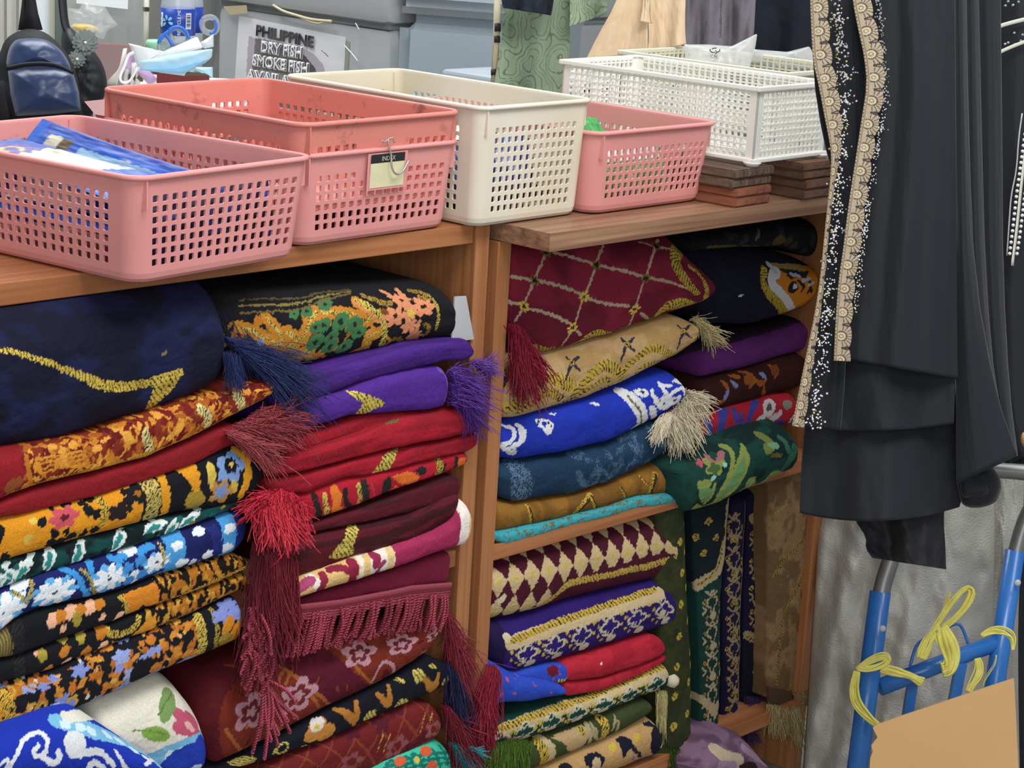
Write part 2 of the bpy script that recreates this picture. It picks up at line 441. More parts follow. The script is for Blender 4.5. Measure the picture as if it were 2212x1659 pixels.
def strands(name, parent, starts, dirs, length, color, r=.00075, drop=.6, n=7, seed=0, curl=.25, var=.25, kind=None, rough=.6, twist=None, swirl=0, group=None):
    """a fringe: many thin threads, each a bent tube with thickness"""
    rng = np.random.default_rng(seed); mb_v = []; mb_f = []; off = 0; col = []
    ns = 5 if not twist else 6
    c0 = np.array(lin(color))
    cl = {}
    for si, (p, d) in enumerate(zip(starts, dirs)):
        ci = si//9; d = np.array(d, float)
        if ci not in cl: cl[ci] = (d.copy(), rng.normal(size=3)*curl, rng.uniform(0, 6), rng.uniform(.75, 1.2), np.array(p))
        d = cl[ci][0]*.6 + d*.4; p = np.array(cl[ci][4])*.35+np.array(p)*.65; d /= np.linalg.norm(d)
        L = length*(1+var*rng.normal()); L = max(L, length*.35); st = L/n
        q = np.array(p, float); pts = [q.copy()]; side = cl[ci][1] + rng.normal(size=3)*curl*.3; ph = cl[ci][2]+rng.normal()*.2; L *= .5+.5*cl[ci][3]
        for i in range(n):
            t = (i+1)/n
            dd = d + np.array([0, 0, -1.])*drop*t*1.6 + side*(t*1.5-.35) + .16*np.array([math.sin(9*t+ph), math.cos(8*t+ph), math.sin(7*t+ph*2)]) + swirl*np.array([math.cos(ph+5*t), math.sin(ph+5*t), math.sin(ph+4*t)])
            dd /= np.linalg.norm(dd); q = q + dd*st; pts.append(q.copy())
        rr = r*rng.uniform(.8, 1.25); k = rng.uniform(.7, 1.25)
        pts = np.array(pts); prev = np.array([.3, .5, .8])
        for i, pnt in enumerate(pts):
            t = pts[min(i+1, n)]-pts[max(i-1, 0)]; t /= np.linalg.norm(t)+1e-9
            a = prev-t*(prev@t); a /= np.linalg.norm(a)+1e-9; b = np.cross(t, a); prev = a
            taper = 1 if i < n else .75
            for j in range(ns):
                th = 2*PI*j/ns + (twist or 0)*i; rad_ = rr*taper
                mb_v.append(pnt + rad_*(math.cos(th)*a+math.sin(th)*b)); col.append((*np.clip(c0*k, 0, 1), 0))
        for i in range(n):
            for j in range(ns): mb_f.append((off+i*ns+j, off+i*ns+(j+1) % ns, off+(i+1)*ns+(j+1) % ns, off+(i+1)*ns+j))
        off += (n+1)*ns
    return mesh(name, np.array(mb_v), None, vcmat('thread', .6, .25, 0, 500, False, .3), parent, True, np.array(col), quads=np.array(mb_f))
def fringe(parent, z, anchor, yf, dirpx, length, color, n=120, dens=3.0, seed=1, spread=.4, back=.01, name='fringe', **kw):
    """threads leaving a traced edge; dirpx = two traced points giving the way they fall"""
    rng = np.random.default_rng(seed); A = interp_pts(np.array([P(*p, Y=yf) for p in Q(z, anchor)]), 60)
    d0 = P(*Q(z, [dirpx[1]])[0], Y=yf)-P(*Q(z, [dirpx[0]])[0], Y=yf); d0 /= np.linalg.norm(d0)
    st = []; ds = []; kw['r'] = kw.get('r', .0007)*.54
    for i in range(int(n*dens)):
        p = A[rng.integers(60)] + rng.normal(size=3)*np.array([.0015, back*.4, .0015]); st.append(p)
        ds.append(d0 + rng.normal(size=3)*spread*np.array([.5, .5, .5]))
    return strands(name, parent, st, ds, length, color, seed=seed, **kw)
# ------------------------------------------------------------------ setting
def struct(name, mb, m): o = mb.build(name, m); o['kind'] = 'structure'; return o
m_floor = mat('floor_tile', '#8b8780', .5, var=.1, vscale=3)
m_wall = mat('wall_paint', '#c9cbc8', .7, var=.04, vscale=2)
struct('floor', MB().box((-3.2, -3.2, -.06), (5.6, 4.6, 0)), m_floor)
struct('wall_back', MB().box((-3.2, 4.5, 0), (5.6, 4.6, 2.9)), m_wall)
struct('wall_right', MB().box((4.4, -3.2, 0), (4.5, 4.5, 2.9)), mat('wall_paint_grey', '#9a9c9b', .7, var=.04, vscale=2))
# ------------------------------------------------------------------ shelf units
m_wood = mat('cherry_laminate', '#b27a50', .42, wave=((120, 120, 2.2), '#9b633d'), spec=.4)
m_woodh = mat('cherry_laminate_lengthwise', '#b0764d', .42, wave=((2.2, 90, 120), '#985f3a'), spec=.4)
m_wooddk = mat('cherry_side', '#8f5a3c', .5, wave=((120, 120, 2.2), '#7a4a2e'), spec=.35)
m_wal = mat('walnut_laminate', '#9c765a', .4, wave=((2.5, 60, 140), '#785643'), spec=.45, color2='#ab866a', vscale=4, stretch=(1, 12, 12))
m_back = mat('grey_backboard', '#6b6d6e', .7)
YB = .34
u1 = thing('shelf_unit', 'orange-brown wooden shelf unit under the pink baskets, packed with folded rugs', 'shelf', (-.65, .2, 0))
MB().box((-1.25, .0825, .8285), (-.0340, YB, .85), bev=.0012).build('top_board', m_woodh, u1)
MB().box((-.0325, .0795, 0), (-.0112, YB, .85), bev=.001).build('side_panel', m_wood, u1)
MB().box((-1.272, .0795, 0), (-1.251, YB, .85), bev=.001).build('side_panel', m_wood, u1)
MB().box((-1.25, .084, .4540), (-.0335, YB-.004, .4740), bev=.001).build('shelf_board', m_woodh, u1)
MB().box((-1.25, .084, .085), (-.0335, YB-.004, .106), bev=.001).build('shelf_board', m_woodh, u1)
MB().box((-1.25, YB, .06), (-.0112, YB+.006, .84)).build('back_panel', m_back, u1)
u2 = thing('shelf_unit', 'orange-brown wooden shelf unit under the walnut board, beside the black gowns', 'shelf', (.34, .2, 0))
MB().box((-.0011, .0746, 0), (.0195, YB, .8285), bev=.001).build('side_panel', m_wood, u2)
MB().box((.664, .0746, 0), (.686, YB, .8285), bev=.001).build('side_panel', m_wood, u2)
MB().box((.0200, .0755, .4517), (.6635, YB-.004, .4712), bev=.001).build('shelf_board', m_woodh, u2)
MB().box((.0200, .0755, .0887), (.6635, YB-.004, .1085), bev=.001).build('shelf_board', m_woodh, u2)
MB().box((-.0011, YB, .05), (.686, YB+.006, .8285)).build('back_panel', m_wooddk, u2)
wb = MB().box((0, 0, .8292), (.715, YB+.02, .85), bev=.0008).build('walnut_board', m_wal)
tag(wb, 'thick walnut board overhanging the right-hand shelf unit, carrying wooden blocks and baskets', 'board')
# ------------------------------------------------------------------ baskets
def rrect(a0, a1, b0, b1, r, sides, arc=6):
    """outline of a rounded rectangle; sides = for each side the list of marks (distance fractions)"""
    pts = []
    cs = [((a1-r, b0+r), -90), ((a1-r, b1-r), 0), ((a0+r, b1-r), 90), ((a0+r, b0+r), 180)]
    st = [((a0+r, b0), (a1-r, b0), (0, -1)), ((a1, b0+r), (a1, b1-r), (1, 0)), ((a1-r, b1), (a0+r, b1), (0, 1)), ((a0, b1-r), (a0, b0+r), (-1, 0))]
    for k in range(4):
        (p, q, nn) = st[k]
        for f in sides[k]: pts.append((p[0]+(q[0]-p[0])*f, p[1]+(q[1]-p[1])*f, nn[0], nn[1]))
        (c, a) = cs[k]
        for i in range(1, arc):
            th = rad(a + 90*i/arc); pts.append((c[0]+r*math.cos(th), c[1]+r*math.sin(th), math.cos(th), math.sin(th)))
    return np.array(pts)
def hole_marks(L, n, pitch, hw):
    """marks along a side of length L with n holes of width hw"""
    m = [0.0]; fl = []
    s0 = (L-(n-1)*pitch)/2
    for i in range(n):
        m += [(s0+i*pitch-hw/2)/L, (s0+i*pitch+hw/2)/L]
    m.append(1.0)
    return m
def basket(name, label, x0, y0, yaw, w, d, e, h, z0, m, nf, ns, rows, pitch=.0115, hw=.0066, rz0=.02, rp=.0099, rh=.0066, r=.020, t=.0022, group=None, skip=None, cat='basket', mrim=None, ribs=True):
    T = thing(name, label, cat, (x0+.5*(w*math.cos(yaw)-d*math.sin(yaw)), y0+.5*(w*math.sin(yaw)+d*math.cos(yaw)), z0), group)
    R = rotz(yaw); o = np.array([x0, y0, z0])
    mf, ms = hole_marks(w-2*r, nf, pitch, hw), hole_marks(d-2*r, ns, pitch, hw)
    sides = [mf, ms, mf, ms]; arc = 14
    zs = [0, .0016, .005, .010]; ins = [.008, .0035, .0008, 0]; rowh = [False]*4
    zs_rows = []
    z = [0, .0016, .005, .010]; isrow = [0, 0, 0]
    for i in range(rows):
        c = rz0+i*rp; z += [c-rh/2, c+rh/2]; isrow += [0, i+1]
    z.append(h); isrow.append(0); z = np.array(z)
    O = []; I = []
    for zz in z:
        q = zz/h; ex = e*q - np.interp(zz, zs, ins)
        p = rrect(-ex, w+ex, -ex, d+ex, r, sides, arc)
        O.append(np.c_[p[:, :2], np.full(len(p), zz)]); I.append(np.c_[p[:, :2]-p[:, 2:]*t, np.full(len(p), max(zz, t))])
    O = np.array(O); I = np.array(I); n = O.shape[1]
    colh = []
    for k in range(4):
        mk = sides[k]
        for i in range(len(mk)-1): colh.append((k, (i+1)//2) if i % 2 == 1 else None)
        colh += [None]*arc
    # columns: cell i spans outline point i to i+1
    W3 = lambda p: o + R@np.asarray(p)
    mb = MB(); V = []; Fc = []; idx = {}
    def vid(p):
        V.append(W3(p)); return len(V)-1
    Oi = [[vid(O[j, i]) for i in range(n)] for j in range(len(z))]; Ii = [[vid(I[j, i]) for i in range(n)] for j in range(len(z))]
    for j in range(len(z)-1):
        for i in range(n):
            i2 = (i+1) % n; hole = isrow[j] and colh[i] is not None
            if hole and skip and skip(colh[i][0], colh[i][1], isrow[j]): hole = False
            if not hole:
                Fc.append((Oi[j][i], Oi[j][i2], Oi[j+1][i2], Oi[j+1][i])); Fc.append((Ii[j][i2], Ii[j][i], Ii[j+1][i], Ii[j+1][i2]))
            else:
                rings = []
                for G, ids in ((O, Oi), (I, Ii)):
                    c = [G[j, i], G[j, i2], G[j+1, i2], G[j+1, i]]; ci = [ids[j][i], ids[j][i2], ids[j+1][i2], ids[j+1][i]]; ring = []
                    for q in range(4):
                        a, b = c[q], c[(q+1) % 4]; ring += [vid(a*.87+b*.13), vid(a*.13+b*.87)]
                    for q in range(4): 
                        tri = (ci[q], ring[2*q], ring[2*q-1]); Fc.append(tri if G is O else tri[::-1])
                    rings.append(ring)
                for q in range(8): Fc.append((rings[0][q], rings[0][(q+1) % 8], rings[1][(q+1) % 8], rings[1][q]))
    Fc.append(tuple(Oi[0][i] for i in range(n-1, -1, -1))); Fc.append(tuple(Ii[0][i] for i in range(n)))
    body = mesh('basket_body', V, Fc, m, T, False)
    # rim: a rolled lip swept round the mouth
    p = rrect(-e, w+e, -e, d+e, r, [[0, .25, .5, .75, 1]]*4, 16)
    prof = [(-t, -.004), (-t-.0004, .0002), (-t*.3, .0016), (.0020, .0014), (.0036, 0), (.0034, -.0024), (.0018, -.0034), (.0001, -.0036)]
    V = []; Fc = []; k = len(prof); n = len(p)
    for a, b, na, nb in p:
        for du, dz in prof: V.append(W3((a+na*du, b+nb*du, h+dz)))
    for i in range(n):
        for q in range(k-1): Fc.append((i*k+q, ((i+1) % n)*k+q, ((i+1) % n)*k+q+1, i*k+q+1))
    mr = MB().add(V, Fc)
    mr.build('rim', mrim or m, T, True)
    if ribs:
        for (a, b, sx, sy) in ((.004, -e*.8, 0, -1), (w+e*.8, .004, 1, 0), (-e*.8, d-.004, -1, 0), (w-.004, d+e*.8, 0, 1)):
            q0 = (a+sx*.0026, b+sy*.0026); wd = (.0009 if sx == 0 else 0, .0009 if sy == 0 else 0)
            mr = MB().add([W3((a-wd[0]-sx*.004, b-wd[1]-sy*.004, h-.003)), W3((a+wd[0]-sx*.004, b+wd[1]-sy*.004, h-.003)), W3((q0[0]+wd[0], q0[1]+wd[1], h-.003)), W3((q0[0]-wd[0], q0[1]-wd[1], h-.003)),
                    W3((a-wd[0]-sx*.004, b-wd[1]-sy*.004, h-.030)), W3((a+wd[0]-sx*.004, b+wd[1]-sy*.004, h-.030)), W3((q0[0]+wd[0], q0[1]+wd[1], h-.030)), W3((q0[0]-wd[0], q0[1]-wd[1], h-.030))],
                   [(0,1,2,3),(7,6,5,4),(0,4,5,1),(1,5,6,2),(2,6,7,3),(3,7,4,0)])
            mr.build('corner_rib', mrim or m, T)
    T['_f'] = [x0, y0, yaw, z0]
    return T, (lambda a, b, z: W3((a, b, z))), R
m_pink = mat('pink_plastic', '#dc9592', .45, var=.04, vscale=9, dirt='#5a3a36', dscale=26, dthr=.64, spec=.4)
m_pink2 = mat('coral_pink_plastic', '#d38378', .45, var=.05, vscale=9, dirt='#5c3a36', dscale=30, dthr=.58, spec=.4)
m_cream = mat('cream_plastic', '#e6e2d6', .4, color2='#d9ceb4', vscale=5, dirt='#6a6250', dscale=30, dthr=.72, spec=.4, sss=.05)
m_white = mat('white_plastic', '#f2f1ea', .38, var=.02, spec=.45, sss=.05)
b1, B1, R1 = basket('plastic_basket', 'coral pink perforated basket nearest the left edge, filled with blue snack packets', -.5443, .0073, .1302, .2191, .3186, .0084, .0998, ZT+.0004, m_pink, 16, 22, 7, rz0=.0195, rp=.0099)
sk = lambda s, c, r: (r == 6 and s in (0, 2) and 6 <= c <= 11)
b2, B2, R2 = basket('plastic_basket', 'pink perforated basket with an index card on its front, under another basket', -.2971, .0699, .0511, .2224, .2995, .0064, .0941, ZT+.0004, m_pink, 16, 21, 6, rz0=.0195, rp=.0099, skip=sk)
b2u, B2u, _ = basket('plastic_basket', 'grimy coral basket nested on top of the pink basket with an index card', -.2971, .0699, .0511, .2224, .2995, .0064, .0941, ZT+.0316, m_pink2, 16, 21, 6, rz0=.0175, rp=.0099, skip=sk)
b3, B3, R3 = basket('plastic_basket', 'tall cream-white yellowed basket between two pink baskets', -.0558, .0595, .0308, .1723, .2967, .0057, .1312, ZT+.0004, m_cream, 13, 24, 9, pitch=.0100, hw=.0058, rz0=.0195, rp=.0107, rh=.0066, r=.014)
b4, B4, R4 = basket('plastic_basket', 'low pink basket holding green packets, standing on the walnut board', .1245, .0516, .0201, .208, .3, .0078, .0951, ZT+.0004, m_pink, 16, 21, 6, pitch=.0107, hw=.0060, rz0=.0215, rp=.0098)
# index card clipped to the stacked basket, with a twist of wire
ox = .0885
o_ = lambda a, z, y=-.0085: B2(a, y, z)
MB().add([o_(ox-.004, .052), o_(ox+.055, .052), o_(ox+.055, .0905, -.0095), o_(ox-.004, .0905, -.0095)], [(0, 1, 2, 3)]).add([o_(ox-.004, .052, -.004), o_(ox+.055, .052, -.004), o_(ox+.055, .0905, -.005), o_(ox-.004, .0905, -.005)], [(3, 2, 1, 0)]).build('card_pocket', m_pink, b2)
card = MB().add([o_(ox, .0545, -.0090), o_(ox+.050, .0545, -.0090), o_(ox+.050, .0800, -.0098), o_(ox, .0800, -.0098)], [(0, 1, 2, 3)]).add([o_(ox, .0545, -.0086), o_(ox+.050, .0545, -.0086), o_(ox+.050, .0800, -.0092), o_(ox, .0800, -.0092)], [(3, 2, 1, 0)]).build('index_card', mat('card_cream', '#d8d2ac', .6, var=.06, vscale=60), b2)
MB().add([o_(ox, .0802, -.0100), o_(ox+.050, .0802, -.0100), o_(ox+.050, .0892, -.0104), o_(ox, .0892, -.0104)], [(0, 1, 2, 3)]).build('card_band', mat('card_black', '#26282a', .5), b2)
def text(name, s, size, frame, m, parent=None, ext=.0004, align='CENTER', bold=0, shear=0, base=None):
    """letters as a mesh; frame = (origin, right, up, normal)"""
    cv = bpy.data.curves.new('txt', 'FONT'); cv.body = s; cv.size = size; cv.extrude = ext; cv.align_x = align; cv.bevel_depth = bold; cv.bevel_resolution = 0; cv.shear = shear; cv.resolution_u = 3
    tmp = bpy.data.objects.new('txt', cv); COL.objects.link(tmp)
    dg = bpy.context.evaluated_depsgraph_get(); me = tmp.evaluated_get(dg).to_mesh()
    p0, r_, u_, n_ = [np.array(v, float) for v in frame]
    V = [p0 + v.co.x*r_ + v.co.y*u_ + v.co.z*n_ for v in me.vertices]; Fc = [tuple(p.vertices) for p in me.polygons]
    tmp.evaluated_get(dg).to_mesh_clear(); bpy.data.objects.remove(tmp); bpy.data.curves.remove(cv)
    return mesh(name, V, Fc, m, parent, False, base=base)
xr = R2@np.array([1, 0, 0]); nr = R2@np.array([0, -1, 0])
text('card_lettering', 'INDEX', .0068, (o_(ox+.025, .0822, -.0108), xr, (0, 0, 1), nr), mat('card_ink', '#b9b9ae', .6), b2, ext=.0001)
wire = [o_(ox+.022, .104, -.011), o_(ox+.024, .094, -.0128), o_(ox+.026, .087, -.0135), o_(ox+.025, .078, -.0145), o_(ox+.029, .069, -.0150), o_(ox+.037, .067, -.0150), o_(ox+.044, .071, -.0150), o_(ox+.050, .079, -.0145), o_(ox+.053, .081, -.0135)]
ww = MB().tube(smooth_pts(wire, 30), .0011, 6)
ww.tube(smooth_pts([wire[0], o_(ox+.015, .101, -.0125), o_(ox+.012, .1035, -.012)], 8), .0009, 5).tube(smooth_pts([wire[0], o_(ox+.029, .1065, -.0125), o_(ox+.030, .100, -.0130)], 8), .0009, 5)
tag(ww.build('wire_tie', mat('tie_grey', '#b7b3aa', .35, metal=.5), None, True), 'silvery twist of wire hanging over the index card', 'wire')
# white lattice rack on wooden blocks
def lattice(name, label, x0, y0, yaw, w, d, h, z0, m, nf, ns, rows, cat='basket', group=None, bar=.0021, foot=True, solid=0):
    T = thing(name, label, cat, (x0+.5*(w*math.cos(yaw)-d*math.sin(yaw)), y0+.5*(w*math.sin(yaw)+d*math.cos(yaw)), z0-.006), group)
    R = rotz(yaw); o = np.array([x0, y0, z0]); W3 = lambda p: o+R@np.asarray(p)
    def bx(mb, lo, hi):
        V = [W3((x, y, z)) for x in (lo[0], hi[0]) for y in (lo[1], hi[1]) for z in (lo[2], hi[2])]
        mb.add(V, [(0,1,3,2),(4,6,7,5),(0,4,5,1),(2,3,7,6),(0,2,6,4),(1,5,7,3)])
    t = .0022; cp = .012
    for nm, (n, L, fx) in dict(front=(nf, w, lambda s, q: (s, q, )), back=(nf, w, None), side=(ns, d, None), side2=(ns, d, None)).items():
        mb = MB()
        def put(s0, s1, z0_, z1_, a=0, b=t):
            if nm == 'front': bx(mb, (s0, a, z0_), (s1, b, z1_))
            elif nm == 'back': bx(mb, (s0, d-b, z0_), (s1, d-a, z1_))
            elif nm == 'side': bx(mb, (a, s0, z0_), (b, s1, z1_))
            else: bx(mb, (w-b, s0, z0_), (w-a, s1, z1_))
        put(0, cp, 0, h); put(L-cp, L, 0, h)
        if solid: put(cp, L-cp, 0, h*solid)
        for i in range(1, n): 
            s = cp+(L-2*cp)*i/n; put(s-bar/2, s+bar/2, 0, h, .0002, .0034)
        for j in range(0, rows+1):
            zz = .004+(h-.010)*j/rows; put(cp, L-cp, zz-bar/2, zz+bar/2)
        mb.build('lattice_wall', m, T)
    mb = MB()
    for i in range(1, nf): s = w*i/nf; bx(mb, (s-bar/2, t, 0), (s+bar/2, d-t, .003))
    for i in range(1, ns): s = d*i/ns; bx(mb, (t, s-bar/2, .0004), (w-t, s+bar/2, .0026))
    mb.build('lattice_base', m, T)
    for nm, zz, ov, hh in (('rim', h-.004, .0045, .006), ('foot_rim', -.001, .0035, .005)):
        mb = MB()
        bx(mb, (-ov, -ov, zz), (w+ov, t, zz+hh)); bx(mb, (-ov, d-t, zz), (w+ov, d+ov, zz+hh)); bx(mb, (-ov, t, zz), (t, d-t, zz+hh)); bx(mb, (w-t, t, zz), (w+ov, d-t, zz+hh))
        ob = mb.build(nm, m, T); bv = ob.modifiers.new('round', 'BEVEL'); bv.width = .0012; bv.segments = 2
    if foot:
        for a, b in ((.004, .004), (w-.004, .004), (.004, d-.004), (w-.004, d-.004)):
            MB().lathe(W3((a, b, -.0055)), [(.0075, 0), (.011, .0045), (.011, .005)], 16).build('foot', m, T, True)
    return T
lattice('lattice_basket', 'long white lattice basket raised on two stacks of wooden blocks', .3674, .012, .044, .1536, .3029, .0888, .9005, m_white, 14, 30, 10)
lattice('lattice_basket', 'white lattice basket standing behind the raised one, plastic bags over its edge', .545, .10, .05, .17, .27, .085, .905, mat('white_plastic_dull', '#dcdcc9', .45), 14, 24, 9, foot=False, solid=.0)
# wooden blocks
def block(px, py, zl, w, L, yaw, th, m, label, group):
    c = P(px, py, Z=ZT); R = rotz(yaw); o = np.array([c[0], c[1], ZT+zl])
    bm = bmesh.new(); bmesh.ops.create_cube(bm, size=1)
    for v in bm.verts: v.co = Vector(((v.co.x+.5)*w, (v.co.y+.5)*L, (v.co.z+.5)*th))
    bmesh.ops.bevel(bm, geom=bm.edges[:], offset=.0018, segments=2, affect='EDGES'); bm.verts.index_update()
    V = [o+R@np.array(v.co) for v in bm.verts]; Fc = [[v.index for v in f.verts] for f in bm.faces]; bm.free()
    return tag(mesh('wooden_block', V, Fc, m, None, False), label, 'wooden block', group)
mw1 = mat('block_red', '#9a6145', .7, wave=((60, 6, 90), '#7c4a36'), bump=.3, bscale=300); mw2 = mat('block_grey', '#76604f', .8, wave=((260, 6, 30), '#4e3d33'), bump=.5, bscale=200)
mw3 = mat('block_brown', '#7d5a45', .75, wave=((60, 6, 90), '#5f4334'), bump=.3, bscale=300)
G = 'wooden blocks under the lattice basket'
bl = [(0, 0, .0735, .235, .05, .0112, mw1, 'reddish wooden block at the bottom of the stack beside the low pink basket'),
      (.0002, .0118, .0745, .235, .045, .0100, mw1, 'reddish wooden block second from the bottom, beside the low pink basket'),
      (-.005, .0224, .084, .24, .06, .0108, mw2, 'weathered grey wooden block second from the top, beside the low pink basket'),
      (-.003, .0338, .0845, .24, .055, .0105, mw2, 'weathered grey-brown wooden block topmost, beside the low pink basket')]
for i, (dx, z, w, L, yw, th, m, lb) in enumerate(bl): block(1588+dx*2000, 450, z+.0005, w, L, yw, th, m, lb, G)
bl = [(0, 0, .073, .2, .02, .0122, mw3, 'brown wooden block at the bottom of the stack beside the black gown'),
      (.0015, .0126, .073, .2, .015, .0110, mw3, 'brown wooden block second from the bottom of the stack beside the black gown'),
      (-.002, .0246, .075, .2, .03, .0098, mw3, 'dark brown wooden block second from the top of the stack beside the black gown'),
      (-.003, .0348, .075, .2, .02, .0100, mw3, 'dark brown wooden block topmost of the stack beside the black gown')]
for i, (dx, z, w, L, yw, th, m, lb) in enumerate(bl): block(1734+dx*2000, 433, z+.0005, w, L, yw, th, m, lb, G)
# ------------------------------------------------------------------ packets
FABRIC['foil'] = ('foil', .5, 0, .15, 90, False, .6, .1)
def packet(name, label, c, ax, ay, L, W, th, paint, cat='packet', group=None, seed=1, bend=0.0, crimp=.012, mname='foil'):
    """a sealed pouch: two puffed skins meeting at crimped ends"""
    ax = np.array(ax, float); ax /= np.linalg.norm(ax); ay = np.array(ay, float); ay -= ax*(ay@ax); ay /= np.linalg.norm(ay); az = np.cross(ax, ay)
    if az[2] < 0: az = -az
    n, m = 90, 50; u = np.linspace(-1, 1, n); v = np.linspace(-1, 1, m); r = Rug(name, label, cat, group, seed)
    U, Vv = np.meshgrid(u, v, indexing='ij')
    puff = np.clip(1-np.abs(U)**6, 0, 1)*np.clip(1-Vv**2, 0, 1)**.6*np.clip((1-np.abs(U))*L/2/crimp-1, 0, 1)**.5
    wr = (fbm(U*5+seed, Vv*4, seed, 3)-.5)*th*.5
    for sg in (1, -1):
        zz = sg*puff*th/2 + wr*(puff*.8+.2) + bend*(U**2)*L + .0004*sg
        V3 = np.array(c) + (U*L/2)[..., None]*ax + (Vv*W/2*(1-.04*np.cos(U*3)))[..., None]*ay + zz[..., None]*az
        if sg < 0: V3 = V3[:, ::-1]; Sx, Tx = U[:, ::-1]*L/2, Vv[:, ::-1]*W/2
        else: Sx, Tx = U*L/2, Vv*W/2
        r.parts.append((V3, Sx, Tx))
    r.flat(); paint(r); o = r.build(mname); return o
def p_blue(r):
    r.base('#1f52b4', .25); r.fuzz(.0008)
    r.set(r.t > .018, '#1b3f9e'); r.set((np.abs(r.t+.006) < .014) & (r.s > -.06), '#86a9cc'); r.scatter(26, .008, ['#a9b86a', '#7f9450', '#c6d7d2', '#8fa0b8'], seed=3, mask=(np.abs(r.T+.006) < .014) & (r.S > -.05))
    r.set((r.s < -.07) & (r.s > -.1) & (np.abs(r.t) < .012), '#c9c3ae'); r.set((r.s < -.07) & (r.s > -.1) & (np.abs(r.t) < .012) & ((r.S/.003) % 1 < .4), '#55442c')
    r.set(np.abs(r.S) > .112, '#2d63c8')
def p_white(r):
    r.base('#e8eef2', .08); r.fuzz(.001); r.set(r.s < -.05, '#5a4fa0'); r.set((r.s < -.05) & (r.t > .02), '#274fb0'); r.set(r.s > .05, '#2a5cba')
    r.scatter(14, .009, ['#a7b552', '#4763b0', '#dfe6ea', '#8aa0d2'], seed=5, mask=(np.abs(r.S) < .06)); r.blob((-.072, -.004), .014, '#d9b877', .012); r.blob((-.072, -.004), .008, '#4a3f9a', .007)
    r.set(np.abs(r.S) > .112, '#1f49a6')
def p_navy(r):
    r.base('#14183a', .3); r.scatter(10, .012, ['#23408f', '#c9d2dc', '#2c55b0'], seed=2)
dY = R1@np.array([0, 1, 0]); dX = R1@np.array([1, 0, 0])
GP = 'blue snack packets in the pink basket'
packet('snack_packet', 'blue snack packet with green pictures whose corner sticks up out of the pink basket', B1(.142, .165, .070), -dY+dX*.12+np.array([0, 0, -.15]), dX+np.array([0, 0, .9]), .25, .052, .008, p_blue, group=GP, seed=3)
packet('snack_packet', 'white and blue snack packet lying flat against the near side of the pink basket', B1(.066, .165, .079), -dY+np.array([0, 0, -.05]), dX+np.array([0, 0, .06]), .255, .095, .014, p_white, group=GP, seed=4)
packet('snack_packet', 'blue packet under the raised one, seen through the holes of the pink basket', B1(.10, .155, .058), -dY, dX+np.array([0, 0, .1]), .25, .15, .018, p_white, group=GP, seed=5)
packet('snack_packet', 'silvery blue packet low in the pink basket, seen through the long side', B1(.075, .16, .034), -dY, dX+np.array([0, 0, -.1]), .25, .12, .02, p_blue, group=GP, seed=6)
packet('snack_packet', 'navy packet standing behind the front holes of the pink basket', B1(.115, .022, .048), dX, dY*.25+np.array([0, 0, 1]), .175, .085, .016, p_navy, group=GP, seed=9)
packet('snack_packet', 'deep blue packet against the back of the pink basket', B1(.15, .25, .063), dX*1.0+np.array([0, 0, .05]), dY+np.array([0, 0, .3]), .14, .09, .012, p_blue, group=GP, seed=8)
def p_green(r):
    r.base('#3f9a4e', .12); r.fuzz(.0008); r.set(np.abs(r.t-.018) < .012, '#c9d8d4'); r.scatter(60, .0022, ['#5b7a70', '#e9efec', '#8ea89e'], seed=2, mask=np.abs(r.T-.018) < .011); r.scatter(8, .006, ['#dfe8df', '#2f7f3e'], seed=4)
GG = 'green packets in the low pink basket'
d4 = R4@np.array([0, 1, 0]); x4 = R4@np.array([1, 0, 0])
packet('green_packet', 'green packet with a patterned silver band, topmost in the low pink basket', B4(.060, .095, .086), x4+np.array([0, 0, -.05]), d4+np.array([0, 0, .35]), .105, .10, .03, p_green, group=GG, seed=11)
packet('green_packet', 'green packet pressed against the front of the low pink basket', B4(.10, .045, .042), x4, d4*.4+np.array([0, 0, 1]), .17, .07, .02, p_green, group=GG, seed=12)
packet('green_packet', 'green packet filling the bottom of the low pink basket', B4(.10, .16, .03), x4, d4, .17, .2, .035, p_green, group=GG, seed=13)
# odds and ends inside the cream basket, seen through its holes
def p_misc(c1, c2, c3):
    def f(r): r.base(c1, .15); r.fuzz(.001); r.scatter(16, .012, [c2, c3], seed=2)
    return f
x3 = R3@np.array([1, 0, 0]); d3 = R3@np.array([0, 1, 0])
packet('pouch', 'navy blue pouch inside the cream basket, seen through its holes', B3(.09, .06, .05), x3, d3*.3+np.array([0, 0, 1]), .13, .07, .02, p_misc('#2a2f7c', '#14152c', '#7d85c4'), group='pouches inside the cream basket', seed=21)
packet('pouch', 'white and red pouch inside the cream basket, seen through its holes', B3(.085, .15, .075), x3, d3, .14, .12, .03, p_misc('#e6e0dc', '#c4524a', '#d8c6b8'), group='pouches inside the cream basket', seed=22)
packet('pouch', 'dark maroon pouch at the bottom of the cream basket', B3(.085, .14, .025), x3, d3, .15, .24, .03, p_misc('#2c1c22', '#4a2a2a', '#1a1a2a'), group='pouches inside the cream basket', seed=23)
